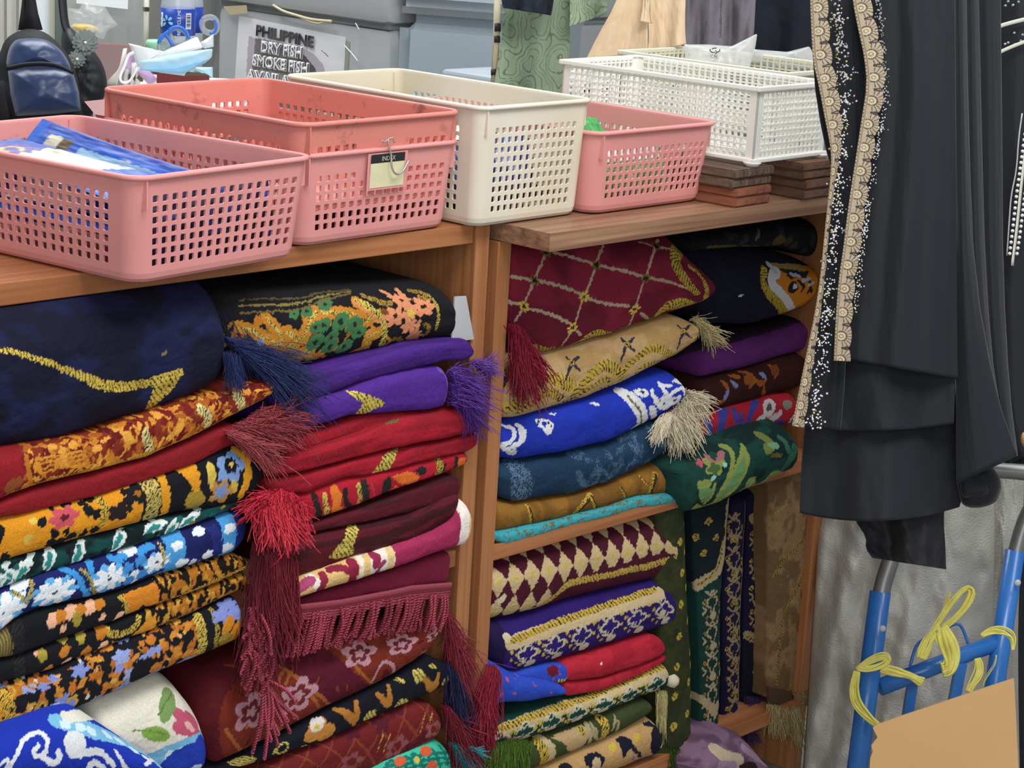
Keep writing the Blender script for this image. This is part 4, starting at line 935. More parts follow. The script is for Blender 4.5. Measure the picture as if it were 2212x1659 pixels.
# dark maroon
r = Rug('folded_rug', 'dark maroon velvet rug with a hatched gold crescent', group=G_B, seed=15)
r.lobe('B2', [(430, 235), (640, 190), (900, 135), (1200, 70), (1440, 0)], [(430, 190), (560, 150), (700, 110), (900, 50), (1100, -20), (1400, -140), (1490, -150)], YBf+.004, wr=.003, endr=.012)
r.lobe('B2', [(430, 505), (640, 445), (850, 350), (1200, 268), (1380, 175), (1470, 90), (1495, 20)], [(430, 245), (640, 200), (900, 145), (1200, 80), (1400, -40), (1495, -80)], YBf, B=.028, wr=.004, endr=.016)
r.flat().base('#5c1222', .4, (.06, .007), c2='#3a0d18')
r.poly('B2', [(770, 158), (840, 150), (840, 220), (800, 290), (830, 330), (740, 365), (640, 362), (720, 290), (765, 220)], '#d8c45e', 1, .0045)
o = r.build('velvet')
fringe(o, 'B2', [(250, 330), (330, 300), (420, 330), (440, 420)], YBf-.02, ((340, 330), (345, 700)), .075, '#7a2233', n=120, seed=3, spread=.2, drop=.4, r=.0008)
fringe(o, 'B2', [(200, 250), (240, 300), (280, 350), (290, 420)], YBf-.014, ((250, 330), (235, 700)), .10, '#641a2a', n=130, seed=7, spread=.2, drop=.4, r=.0008)
# magenta and cream with twisted fringe
r = Rug('folded_rug', 'raspberry rug with cream scroll end and long twisted fringe', group=G_B, seed=16)
r.lobe('B2', [(400, 640), (640, 570), (860, 505), (1060, 435), (1300, 352), (1470, 300), (1540, 280), (1580, 200)], [(400, 600), (460, 530), (560, 470), (850, 355), (1050, 290), (1350, 185), (1450, 130), (1490, 20), (1530, 0), (1580, 80)], YBf-.006, B=.028, wr=.002, endr=.016)
r.lobe('B2', [(420, 690), (700, 640), (900, 590), (1180, 540), (1405, 515)], [(420, 640), (640, 570), (860, 505), (1060, 435), (1300, 352), (1430, 315)], YBf+.006, B=.012, n=4, wr=.002, endr=.008)
r.flat().base('#a02a55', .2, (.02, .01)); r.set(r.T > .5, '#741a38'); r.fuzz(.001)
r.on(0); xs = r.tr('B2', [(855, 400), (1070, 350), (1470, 220)], False)[:, 0]; up = r.T < .5
r.set(up & (r.s < xs[0]), '#e0bd7c'); r.set(up & (r.s > xs[0]) & (r.s < xs[1]), '#f0e6da')
for pts, w, c in (([(545, 480), (600, 520), (600, 580)], .016, '#f3ece4'), ([(620, 460), (640, 500), (600, 570)], .016, '#8f2440'), ([(660, 430), (740, 410), (780, 440)], .014, '#8a1f3c'), ([(800, 380), (830, 430), (800, 500)], .018, '#8a1f3c'), ([(890, 350), (905, 420), (880, 500)], .014, '#e2be7a'), ([(1030, 300), (1050, 360), (1030, 430)], .014, '#e6c88e'), ([(930, 340), (970, 350), (950, 400)], .016, '#92274a'), ([(950, 460), (985, 400), (1000, 380)], .010, '#9a3a62'), ([(430, 590), (540, 500)], .022, '#b04a74')): r.stroke('B2', pts, w, c)
r.set(up & (r.s > xs[2]), '#f1e9e2'); r.set(up & (r.s > xs[2]+.014), '#dfc48c')
o = r.build('velvet')
# braid and twisted fringe
A = interp_pts(np.array([P(*p, Y=YBf-.002) for p in Q('B2', [(430, 655), (560, 640), (720, 620), (880, 590), (1040, 560), (1150, 535), (1300, 522), (1395, 515)])]), 90)
mbz = MB()
for p in A: mbz.lathe(p+np.array([0, -.004, -.002]), [(.0016, -.004), (.0021, 0), (.0016, .004)], 6, ax=(.3, 0, 1))
for q in range(4): mbz.tube([p+np.array([0, -.004, -.006-.0028*q]) for p in A], .0016, 6)
mbz.build('braid', mat('braid_rose', '#8a3444', .6), o, True)
B_ = interp_pts(np.array([P(*p, Y=YBf-.006) for p in Q('B2', [(430, 700), (560, 690), (720, 665), (880, 635), (1040, 605), (1150, 590), (1385, 575)])]), 64)
def twisted(parent, starts, ends, r=.0013, seed=0, color='#93384a', loops=True, sag=.0):
    rng = np.random.default_rng(seed); V = []; Fq = []; col = []; off = 0; c0 = np.array(lin(color)); ns = 5
    for p, e in zip(starts, ends):
        p = np.array(p); e = np.array(e); L = np.linalg.norm(e-p); n = max(14, int(L/.0011)); mid = rng.normal(size=3)*.0025
        k = rng.uniform(.75, 1.2); f0 = rng.uniform(0, 6)
        for ply in (0, PI):
            t = np.linspace(0, 1, n); cen = p[None]*(1-t[:, None])+e[None]*t[:, None]+mid[None]*np.sin(t*PI)[:, None]+np.array([0, 0, -sag])[None]*np.sin(t*PI)[:, None]
            th = f0+ply+t*L/.0062*2*PI; d = (e-p)/L; a = np.cross(d, [.2, 1, .1]); a /= np.linalg.norm(a); b = np.cross(d, a)
            pts = cen + r*(np.cos(th)[:, None]*a+np.sin(th)[:, None]*b)
            for i in range(n):
                for j in range(ns):
                    q = 2*PI*j/ns; V.append(pts[i]+r*.98*(math.cos(q)*a+math.sin(q)*b)); col.append((*np.clip(c0*k*(.8+.4*(math.cos(th[i]) > 0)), 0, 1), 0))
            for i in range(n-1):
                for j in range(ns): Fq.append((off+i*ns+j, off+i*ns+(j+1) % ns, off+(i+1)*ns+(j+1) % ns, off+(i+1)*ns+j))
            off += n*ns
        if loops:
            c = e; d = (e-p)/L; a = np.cross(d, [0, 1, 0]); a /= np.linalg.norm(a)
            n = 9
            for i in range(n):
                th = PI*1.0*i/(n-1)+PI; q_ = c + a*math.cos(th)*r*1.2 - d*math.sin(th)*r*2.2
                for j in range(ns):
                    g = 2*PI*j/ns; ra = -d*math.sin(th)+a*math.cos(th); V.append(q_+r*.9*(math.cos(g)*ra+math.sin(g)*np.array([0, 1, 0]))); col.append((*np.clip(c0*k, 0, 1), 0))
            for i in range(n-1):
                for j in range(ns): Fq.append((off+i*ns+j, off+i*ns+(j+1) % ns, off+(i+1)*ns+(j+1) % ns, off+(i+1)*ns+j))
            off += n*ns
    return mesh('twisted_fringe', np.array(V), None, vcmat('thread', .6, .25, 0, 500, False, .3), parent, True, np.array(col), quads=np.array(Fq))
rng = np.random.default_rng(4)
lowpx = interp_pts(np.array(Q('B2', [(380, 960), (540, 930), (640, 900), (780, 865), (900, 835), (1080, 805), (1250, 800), (1360, 800)])), 64)
en = [P(x-2+rng.normal()*3, y+rng.normal()*5, Y=YBf-.010+rng.normal()*.003) for x, y in lowpx]
twisted(o, B_, en, seed=1, sag=0)
# the cascade at its left corner, gathered in a knot
stp = [P(*p, Y=YBf-.012+rng.normal()*.006) for p in Q('B2', [(150+rng.uniform(0, 180), 640+rng.uniform(0, 90)) for _ in range(46)])]
enp = [P(*p, Y=YBf-.022+rng.normal()*.006) for p in Q('B2', [(120+rng.uniform(0, 210), 860+rng.uniform(-60, 130)) for _ in range(46)])]
twisted(o, stp, enp, seed=2)
stp = [P(*p, Y=YBf-.020+rng.normal()*.005) for p in Q('B2', [(150+rng.uniform(0, 170), 860+rng.uniform(-30, 70)) for _ in range(26)])]
enp = [P(*p, Y=YBf-.026+rng.normal()*.005) for p in Q('B2', [(110+rng.uniform(0, 150), 1090+rng.uniform(-90, 110)) for _ in range(26)])]
twisted(o, stp, enp, seed=3)
stp = [P(*p, Y=YBf-.024+rng.normal()*.004) for p in Q('B2', [(250+rng.uniform(-30, 50), 1110+rng.uniform(-25, 25)) for _ in range(14)])]
enp = [P(*p, Y=YBf-.034) for p in Q('B2', [(190, 1555), (225, 1470), (262, 1590), (300, 1480), (340, 1510), (300, 1400), (365, 1380), (415, 1430), (440, 1340), (460, 1345), (450, 1250), (345, 1440), (240, 1380), (400, 1360)])]
twisted(o, stp, enp, seed=5)
stp = [P(*p, Y=YBf-.018) for p in Q('B2', [(290, 1000), (270, 1020), (300, 980), (250, 1040)])]; enp = [P(*p, Y=YBf-.030) for p in Q('B2', [(285, 1110), (250, 1120), (275, 1100), (240, 1130)])]
twisted(o, stp, enp, seed=6, loops=False)
# maroon draped with pale flowers
r = Rug('folded_rug', 'maroon rug with pale pink outlined flowers, sagging below the twisted fringe', group=G_B, seed=17)
r.lobe('B2', [(-40, 1700), (60, 1640), (350, 1500), (540, 1400), (680, 1315), (920, 1195), (1100, 1105), (1300, 960), (1390, 870)], [(-40, 1180), (60, 1110), (320, 1010), (650, 905), (900, 850), (1200, 790), (1390, 740)], YBf-.004, B=.05, n=2.1, wr=.003, endr=.02)
r.flat().base('#5c1420', .2, (.02, .02)); r.fuzz(.001)
r.poly('B2', [(330, 1020), (640, 925), (760, 1020), (940, 1180), (690, 1310), (600, 1200), (480, 1090)], '#571026')
rust = '#7a2a1c'
r.poly('B2', [(640, 910), (1000, 820), (1390, 740), (1390, 880), (950, 1190), (800, 1050)], rust); r.poly('B2', [(320, 1020), (480, 1090), (620, 1210), (690, 1320), (350, 1500), (-20, 1690), (-20, 1160)], rust)
r.scatter(60, .007, ['#8a3a22', '#6a1c18', '#571020'], seed=1, mask=r.S > -1, asp=(.2, .5))
for pts in ([(690, 880), (880, 1090), (960, 1170)], [(360, 1030), (470, 1100), (640, 1240), (690, 1300)], [(150, 1400), (260, 1360), (400, 1440)], [(380, 1060), (350, 1120)], [(420, 1080), (390, 1140)], [(540, 1200), (600, 1280)], [(20, 1420), (120, 1560)]): r.stroke('B2', pts, .0055, '#a5602a')
for (x, y, R_) in ((850, 950, .030), (1115, 895, .028), (1330, 830, .022), (470, 1210, .031), (180, 1310, .030)): r.flower((x, y), R_, '#b98a96', n=5, z='B2', lobe=.35, sq=1.1); r.flower((x, y), R_*.62, '#6b2224', n=5, z='B2', lobe=.35, sq=1.1); r.flower((x, y), R_*.3, '#b98a96', n=5, z='B2')
r.stroke('B2', [(930, 1120), (1000, 980), (1080, 1040), (1020, 1130), (960, 1150)], .007, '#b98a96'); r.stroke('B2', [(1180, 1010), (1260, 920), (1270, 960)], .006, '#b98a96'); r.poly('B2', [(980, 1110), (1010, 1030), (1050, 1060), (1000, 1120)], '#5c1024')
o = r.build('velvet')
fringe(o, 'B2', [(1370, 680), (1400, 760), (1420, 860), (1400, 960)], YBf+.006, ((1400, 750), (1480, 900)), .06, '#8a2e3e', n=200, seed=1, spread=.42, drop=.6, r=.0007, curl=.4)
# black with gold leaves
r = Rug('folded_rug', 'black rug with hatched gold leaves and tan stems, below the sagging rug', group=G_B, seed=18)
r.lobe('B2', [(-60, 1760), (30, 1690), (320, 1600), (620, 1505), (1000, 1325), (1320, 1195), (1450, 1110)], [(-60, 1720), (60, 1640), (350, 1500), (680, 1315), (920, 1195), (1100, 1105), (1300, 975), (1420, 1020), (1450, 1060)], YBf, wr=.002, endr=.014)
r.flat().base('#10131f', .3); r.fuzz(.001)
for pts in ([(30, 1620), (120, 1580), (230, 1590), (180, 1640), (60, 1650)], [(310, 1570), (350, 1500), (410, 1490), (420, 1540), (360, 1580)], [(870, 1390), (880, 1320), (960, 1285), (950, 1350)], [(1060, 1290), (1100, 1230), (1165, 1230), (1120, 1290)], [(1060, 1110), (1110, 1085), (1145, 1140), (1080, 1130)], [(1170, 1060), (1230, 1035), (1265, 1090), (1220, 1150), (1190, 1110)], [(1275, 1020), (1310, 1010), (1345, 1050), (1300, 1050)], [(1350, 1180), (1370, 1100), (1415, 1080), (1400, 1130)], [(480, 1540), (500, 1510), (540, 1520), (500, 1560)]): r.poly('B2', pts, '#d6c566', 1, .0042)
for pts in ([(770, 1320), (840, 1380), (830, 1250)], [(960, 1200), (1040, 1290), (1030, 1150)], [(1250, 1100), (1310, 1190), (1340, 1080)], [(690, 1290), (800, 1330), (820, 1420)]): r.stroke('B2', pts, .012, '#b0762f', taper=[.6, 1.2, .6])
for (x, y) in ((590, 1400), (560, 1450), (640, 1440)): r.blob((x, y), .018, '#c0823a', .014, z='B2')
r.blob((590, 1390), .014, '#ddd6cf', .012, z='B2'); r.blob((585, 1400), .006, GOLD, z='B2', gold=1); r.blob((375, 1535), .008, '#12141c', .009, z='B2')
o = r.build('plush')
fringe(o, 'B2', [(1380, 1010), (1420, 1050), (1430, 1120)], YBf, ((1400, 1040), (1450, 1180)), .055, '#232b50', n=130, seed=1, spread=.35, drop=.6, r=.0007, curl=.3)
# dark red flowered
r = Rug('folded_rug', 'dark red rug with faint lattice and yellow stitches, above the turquoise rug', group=G_B, seed=19)
r.lobe('B2', [(200, 1800), (700, 1720), (1000, 1665), (1200, 1560), (1330, 1490), (1392, 1420)], [(200, 1720), (330, 1645), (700, 1482), (1030, 1325), (1230, 1245), (1330, 1270), (1392, 1340)], YBf, wr=.002, endr=.018)
r.flat().base('#6d1a1e', .2, (.02, .02)); r.fuzz(.001)
for k in range(-3, 12):
    for sgn in (1, -1): r.stroke(None, [(k*.036, -.06), (k*.036+sgn*.12, .06)], .003, '#7f3a22')
r.scatter(12, .012, ['#551022'], kind='flower', seed=1, n=5); r.flower((1320, 1420), .02, '#8f5258', n=5, z='B2', hole=.5); r.flower((1080, 1530), .02, '#8f5258', n=5, z='B2', hole=.5); r.flower((800, 1620), .02, '#8a4a50', n=5, z='B2', hole=.5)
for a in ([(1000, 1440), (960, 1560)], [(1040, 1450), (1000, 1550)], [(1255, 1320), (1230, 1430)], [(1300, 1310), (1280, 1400)]): r.stroke('B2', a, .0026, '#d0a44a', 1, .004, hc='#6d1a1e')
o = r.build('velvet')
fringe(o, 'B2', [(1370, 1270), (1400, 1310), (1400, 1400)], YBf-.002, ((1390, 1300), (1530, 1480)), .062, '#7c2434', n=190, seed=1, spread=.36, drop=.5, r=.0008, curl=.4)
# teal
r = Rug('folded_rug', 'turquoise rug with dark green net pattern and orange dots, lowest beside the post', group=G_B, seed=20)
r.lobe('B2', [(900, 1850), (1200, 1820), (1475, 1760)], [(900, 1690), (1050, 1605), (1200, 1540), (1350, 1492), (1440, 1520), (1475, 1580)], YBf-.006, wr=.002, B=.035, endr=.03)
r.flat().base('#3fc0a0', .12); r.fuzz(.001)
for k in range(9): r.stroke('B2', [(1010+k*55, 1640-k*20), (1060+k*52, 1600-k*8), (1100+k*50, 1700-k*10)], .006, '#17766a')
for k in range(3): r.stroke('B2', [(1000, 1660+k*30), (1200, 1580+k*30), (1460, 1560+k*34)], .005, '#17766a')
for (x, y) in ((1100, 1615), (1255, 1555), (1295, 1645)): r.blob((x, y), .012, '#e0603a', .008, z='B2')
r.blob((1205, 1612), .006, GOLD, .005, z='B2')
o = r.build('plush')
fringe(o, 'B2', [(1420, 1500), (1450, 1540), (1460, 1620)], YBf-.006, ((1430, 1540), (1570, 1660)), .06, '#1f7f86', n=150, seed=1, spread=.35, drop=.4, r=.0007, curl=.3)
fringe(o, 'B2', [(1530, 1525), (1535, 1530)], YBf-.02, ((1520, 1530), (1600, 1560)), .026, '#3fa0a8', n=18, seed=2, spread=.3, drop=.1, r=.0007)
# ------------------------------------------------------------------ front stack of the right-hand unit
YC = .078
XP = .0205   # inner face of the left panel
r = Rug('folded_rug', 'maroon plush rug with a white diamond lattice and gold ropes', group=G_C, seed=31)
r.lobe('C1', [(310, 860), (480, 1040), (690, 1140), (880, 1090), (1260, 985), (1500, 890), (1800, 800), (2040, 700), (2140, 640)], [(310, 60), (340, 60), (640, 100), (1100, 80), (1500, 60), (1800, 110), (1960, 290), (2080, 440), (2140, 560)], YC, B=.062, n=2.2, wr=.004, endr=.02)
zcap(r, .8278).flat().base('#6e1730', .22, (.05, .04), c2='#85203a'); r.fuzz(.0012)
lw, lc = .0062, '#b9a48a'
for pts in ([(690, 258), (860, 300), (1020, 350), (1060, 370), (1110, 375), (1260, 405), (1420, 450), (1480, 475), (1560, 480), (1720, 520), (1850, 570)], [(1420, 165), (1540, 200), (1690, 230)], [(340, 468), (440, 475), (520, 495), (600, 500), (740, 540), (880, 590), (950, 635), (1010, 655), (1100, 690), (1220, 705), (1340, 715)], [(310, 685), (390, 690), (440, 720), (490, 740), (640, 770), (770, 830), (830, 865)],
            [(630, 265), (590, 360), (540, 470), (490, 590), (440, 700), (400, 790), (365, 840)], [(1115, 200), (1060, 350), (1020, 480), (980, 580), (945, 640), (910, 770), (870, 890), (800, 1010), (730, 1095)], [(1580, 150), (1540, 290), (1480, 470), (1430, 600), (1395, 730), (1350, 870), (1280, 960)], [(870, 910), (930, 960)], [(1440, 780), (1520, 840)]):
    r.stroke('C1', pts, lw, lc)
for (x, y) in ((1060, 365), (535, 495), (1480, 475), (1570, 205), (630, 255)): r.flower((x, y), .019, '#7d6c35', n=6, z='C1', lobe=.5); r.flower((x, y), .011, '#241a14', n=5, z='C1', lobe=.5)
for (x, y) in ((445, 720), (955, 635), (860, 900), (1385, 745)): r.flower((x, y), .020, '#dcc050', n=6, z='C1', lobe=.5); r.flower((x, y), .008, '#2b1e14', n=5, z='C1', lobe=.5)
gh = dict(gold=1, hatch=.0058)
r.stroke('C1', [(1790, 170), (1740, 250), (1725, 330), (1780, 430), (1830, 510), (1880, 570), (1925, 610)], .036, '#cdaf45', taper=[.8, 1, 1, .9, .8, .7, .6], **gh)
r.stroke('C1', [(1860, 385), (1930, 430), (1985, 510), (2005, 590), (1990, 680), (1950, 750)], .016, '#d3b64a', **gh)
r.stroke('C1', [(1500, 890), (1570, 800), (1640, 730), (1720, 700), (1800, 700), (1870, 715)], .034, '#d9bd50', taper=[.2, .6, 1, 1.2, 1.2, 1], **gh)
r.stroke('C1', [(850, 1080), (930, 1010), (1010, 960), (1090, 945), (1150, 955), (1190, 980)], .022, '#d9bd50', taper=[.3, .9, 1, 1, .8, .5], **gh)
r.stroke('C1', [(530, 1070), (590, 1090), (680, 1120)], .022, '#b89a3a', **gh); r.stroke('C1', [(1860, 265), (1890, 285)], .006, '#b09244', 1)
o = r.build('plush')
fringe(o, 'C1', [(330, 870), (400, 900), (430, 960), (420, 1030)], YC-.012, ((380, 900), (470, 1400)), .062, '#7d1830', n=330, seed=1, spread=.26, drop=.3, r=.0007, curl=.3)
fringe(o, 'C1', [(320, 900), (380, 960), (420, 1000)], YC-.014, ((330, 900), (640, 1250)), .062, '#861a34', n=130, seed=2, spread=.16, drop=.3, r=.0007, curl=.2)
# tan with gold waves
r = Rug('folded_rug', 'tan plush rug with black and gold rope waves', group=G_C, seed=32)
r.lobe('C1', [(262, 1690), (420, 1690), (560, 1655), (1020, 1520), (1300, 1400), (1500, 1290), (1790, 1150), (1930, 1040), (1990, 980)], [(262, 1230), (330, 1200), (690, 1135), (1270, 985), (1500, 900), (1800, 815), (1900, 830), (1990, 880)], YC, B=.045, n=2.2, wr=.003, endr=.016)
r.flat().base('#c9a878', .12, (.03, .02), c2='#b8945f'); r.fuzz(.001); gh = dict(gold=1, hatch=.0062, hc='#2c2214')
r.stroke('C1', [(310, 1590), (380, 1560), (450, 1490), (520, 1390), (590, 1340), (680, 1330), (760, 1350), (850, 1400)], .027, '#d9b850', **gh)
r.stroke('C1', [(850, 1500), (920, 1420), (980, 1340), (1060, 1260), (1140, 1210), (1200, 1240), (1240, 1280)], .026, '#d9b850', **gh)
r.stroke('C1', [(1070, 1460), (1160, 1440), (1250, 1370), (1300, 1250), (1400, 1160), (1490, 1090), (1580, 1070), (1650, 1110), (1700, 1160)], .021, '#d9b850', **gh)
r.stroke('C1', [(1300, 1390), (1400, 1290), (1480, 1210), (1600, 1210)], .018, '#d9b850', **gh); r.stroke('C1', [(1760, 1150), (1850, 1060), (1940, 970)], .022, '#d9b850', taper=[.3, 1, 1], **gh)
r.stroke('C1', [(380, 1630), (500, 1560), (590, 1490), (640, 1450), (700, 1450), (750, 1500)], .019, '#d0ae48', **gh); r.stroke('C1', [(880, 1500), (1000, 1420), (1080, 1370), (1140, 1330), (1170, 1350)], .013, '#d0ae48', **gh); r.stroke('C1', [(640, 1590), (720, 1560), (830, 1520)], .016, '#bfa04a', **gh); r.stroke('C1', [(1460, 1290), (1530, 1290)], .012, '#a58a40', **gh)
for (x, y, a) in ((1320, 1040, 1), (1800, 930, 1), (850, 1200, .9), (300, 1290, .8)):
    for dx, dy in ((-50, -50), (60, -50), (-50, 150), (70, 60)): r.stroke('C1', [(x, y), (x+dx, y+dy)], .0085, '#2d2f45', taper=[1.3, .5])
    r.flower((x, y), .013, '#b99c44', n=6, z='C1', lobe=.5); r.blob((x, y), .004, '#221a14', z='C1')
o = r.build('plush')
fringe(o, 'C1', [(1880, 830), (1930, 860), (1960, 920), (1975, 980)], YC+.01, ((1900, 860), (2060, 900)), .034, '#c9b98a', n=150, seed=1, spread=.45, drop=.3, r=.0006, curl=.4)
# royal blue
r = Rug('folded_rug', 'royal blue rug with white scroll flowers and a thick white fringe', group=G_C, seed=33)
r.lobe('C2', [(240, 525), (430, 542), (800, 482), (1200, 392), (1480, 262), (1640, 190), (1780, 90), (1855, 20)], [(240, 190), (330, 205), (560, 140), (1000, 30), (1330, -60), (1500, -150), (1700, -200), (1790, -210), (1855, -120)], YC, B=.042, n=2.2, wr=.003, endr=.014)
r.flat().base('#1f36b4', .18); r.fuzz(.0014); Wc = '#e3e5ea'
r.stroke('C2', [(1250, -60), (1330, -20), (1410, 60), (1450, 130), (1460, 200), (1400, 290)], .030, Wc, taper=[.8, 1, 1, 1, 1, .8]); r.stroke('C2', [(1330, -10), (1420, 80), (1445, 150), (1440, 220)], .005, '#9a8a5a', 1, .004)
for pts in ([(530, 180), (600, 170), (700, 200), (680, 300), (630, 325), (600, 250), (550, 240)], [(1560, 20), (1640, -30), (1720, 0), (1790, -40), (1780, 20), (1700, 80), (1640, 60), (1620, 110)], [(1370, -60), (1440, -90), (1520, -60), (1490, 0), (1420, -10)], [(1700, -140), (1770, -190), (1830, -150), (1800, -110)], [(640, 125), (700, 130), (750, 120), (690, 155)], [(980, 45), (1060, 30), (1110, 70), (1040, 55)], [(1510, 70), (1560, 40), (1580, 170), (1520, 190)]): r.poly('C2', pts, Wc)
r.poly('C2', [(590, 200), (640, 200), (640, 250), (600, 240)], '#1f36b4')
for (x, y) in ((570, 200), (560, 220), (650, 210), (670, 235), (1600, 20), (1680, 30), (1720, 20), (1640, 50), (1440, -60), (1460, -40), (1740, 10)): r.blob((x, y), .0035, '#262a3c', .003, z='C2')
r.stroke('C2', [(260, 230), (340, 250), (370, 300), (340, 370), (280, 390), (250, 430), (310, 440), (360, 400), (400, 400), (420, 340), (440, 270), (380, 230)], .011, Wc); r.poly('C2', [(390, 230), (440, 235), (470, 300), (450, 380), (410, 400), (400, 320)], Wc); r.stroke('C2', [(300, 440), (345, 490), (360, 440)], .012, Wc)
r.stroke('C2', [(1530, -60), (1560, 10), (1590, 60), (1650, 90), (1690, 60), (1690, 0), (1640, -60), (1600, -130)], .011, Wc); r.stroke('C2', [(1690, -30), (1760, -80), (1840, -90)], .009, Wc); r.stroke('C2', [(1800, -80), (1830, -10), (1790, 60)], .008, Wc); r.stroke('C2', [(1600, -110), (1660, -100), (1700, -110)], .008, Wc)
o = r.build('plush')
fringe(o, 'C2', [(1830, -10), (1800, 60), (1740, 120), (1640, 190)], YC-.004, ((1750, 60), (1860, 220)), .044, '#d9cfb4', n=300, seed=1, spread=.5, drop=.6, r=.0008, curl=.5, swirl=.3)
fringe(o, 'C2', [(1840, -60), (1850, -10), (1830, 40)], YC+.004, ((1840, -10), (2040, 10)), .036, '#ddd2b6', n=150, seed=2, spread=.5, drop=.5, r=.0008, curl=.5, swirl=.3)
fringe(o, 'C2', [(1700, 130), (1640, 180), (1610, 200)], YC-.008, ((1680, 120), (1600, 240)), .026, '#d9cfb4', n=110, seed=3, spread=.4, drop=.6, r=.0008, curl=.3)
# dark teal-blue shiny
r = Rug('folded_rug', 'dark petrol blue crushed velvet rug under the royal blue rug', group=G_C, seed=34)
r.lobe('C2', [(232, 850), (420, 905), (900, 832), (1200, 742), (1530, 582), (1740, 412), (1840, 320)], [(232, 555), (420, 545), (900, 472), (1230, 395), (1500, 255), (1650, 200), (1800, 190), (1840, 240)], YC, B=.04, n=2.2, wr=.004, endr=.018)
r.flat().base('#173652', .3, (.02, .012)); r.fuzz(.0025, .0012); r.scatter(110, .014, ['#4f6a85', '#3f5c78', '#456380'], seed=3, mask=(r.S > r.tr('C2', [(890, 600)], False)[0][0]), asp=(.25, .6)); r.set((vnoise(r.S/.0014, r.T/.0014, 7) > .55) & (r.S > r.tr('C2', [(890, 600)], False)[0][0]), '#1c3a56'); r.fuzz(.003, .001)
r.stroke('C2', [(360, 570), (420, 650), (400, 760), (420, 850)], .05, '#5b7894'); r.stroke('C2', [(480, 640), (530, 740), (440, 880)], .008, '#54718d'); r.set((vnoise(r.S/.0013, r.T/.0013, 9) > .5) & (r.S < r.tr('C2', [(540, 700)], False)[0][0]), '#1b3852')
r.stroke('C2', [(920, 670), (940, 740), (1000, 760), (1060, 720)], .012, '#47657f')
r.build('velvet')
# golden brown with turquoise underside
r = Rug('folded_rug', 'golden brown velvet rug with turquoise backing, lowest on the middle shelf', group=G_C, seed=35)
r.lobe('C2', [(215, 1170), (300, 1150), (480, 1112), (800, 1042), (1200, 930), (1480, 850), (1890, 805)], [(215, 860), (300, 880), (420, 912), (900, 842), (1200, 752), (1530, 595), (1700, 570), (1790, 620), (1890, 790)], YC, B=.036, n=2.2, wr=.003, endr=.010)
r.lobe('C2', [(190, 1215), (300, 1255), (560, 1180), (800, 1105), (1200, 1005), (1400, 952), (1800, 888), (1900, 865)], [(190, 1120), (240, 1160), (480, 1108), (800, 1038), (1200, 926), (1480, 845), (1880, 800), (1900, 815)], YC-.004, B=.012, n=3, wr=.001, endr=.006)
r.flat().base('#7a531f', .25, (.02, .05), c2='#8f6424'); r.fuzz(.001); r.set(r.T > .5, '#3aa3b0'); r.set((r.T > .5) & (vnoise(r.S/.006, r.T/.0025, 3) > .56) & (vnoise(r.S/.0016, r.T/.0016, 4) > .45), '#6a6a4a'); r.on(0)
r.set((r.T > .5) & (r.S > r.tr('C2', [(1860, 800)], False)[0][0]), '#b7b3c8')
for pts, w in (([(470, 920), (505, 1000), (500, 1060), (480, 1110)], .008), ([(1010, 830), (950, 910), (880, 970), (815, 1030)], .014), ([(1010, 840), (1045, 900), (1045, 960)], .006), ([(1560, 650), (1540, 740), (1495, 840)], .013), ([(1265, 760), (1300, 810), (1310, 900)], .005), ([(1420, 660), (1500, 740)], .003), ([(1740, 730), (1760, 790)], .008)): r.stroke('C2', pts, w, '#d6b040', 1, .004); r.stroke('C2', [(p[0]+14, p[1]+8) for p in pts], w*.5, '#3a2a14')
o = r.build('velvet')
pts = [P(*p, Y=YC-.006) for p in Q('C2', [(1940, 250), (1945, 370), (1900, 440), (1870, 500), (1850, 600), (1810, 670), (1785, 720), (1755, 790)])]
MB().tube(smooth_pts(pts, 60), .0011, 6).build('loose_thread', mat('thread_gold', '#a8843a', .5), o, True)
# ------- under the shelf
r = Rug('folded_rug', 'maroon and cream diamond rug with a gold hatched band, directly under the middle shelf', group=G_C, seed=36)
r.lobe('C3', [(215, 530), (420, 492), (620, 440), (830, 372), (1300, 252), (1640, 178), (1705, 160)], [(215, 75), (240, 60), (700, -65), (1100, -180), (1400, -255), (1560, -280), (1660, -235), (1700, -190), (1712, -120)], YC, B=.045, n=2.2, wr=.002, endr=.012)
zcap(r, .4515).flat().base('#4a1126', .12); r.fuzz(.0016)
# diamonds measured along the weave
ref = r.tr('C3', [(470, 30), (800, 90), (680, 110), (560, 245), (410, 175)], False)
px_ = (r.tr('C3', [(410, 175), (1170, 5)], False)); dS = (px_[1, 0]-px_[0, 0])/6.0
uu = (r.s-px_[0, 0])/dS; vv = (r.t-np.interp(r.s, px_[:, 0], px_[:, 1]))/.042
cream = (np.abs(((uu+.5) % 1)-.5) + np.abs(((vv+.5) % 1)-.5)) < .5
xb = r.tr('C3', [(500, 430), (790, 270), (830, 200), (1700, 10)], False)
vb = np.interp(r.s, [px_[0, 0]-.1]+list(xb[:, 0]), [xb[0, 1]-.006]+list(xb[:, 1]))
r.set(cream, '#c9b184'); r.set(cream & ((np.abs(((uu+.5) % 1)-.5) + np.abs(((vv+.5) % 1)-.5)) < .12), '#dfc052', 1)
r.set((r.t < vb) & (r.T > -.06), '#4d1228')
r.stroke('C3', [(490, 440), (620, 390), (730, 310), (790, 250), (840, 210), (1000, 180), (1200, 140), (1450, 80), (1715, 10)], .0165, '#d9b95c', 1, .0058, hc='#6a4a2a', hw=.22)
r.scatter(14, .01, ['#d8cfae'], seed=3, mask=r.S < r.tr('C3', [(330, 350)], False)[0][0])
r.build('plush')
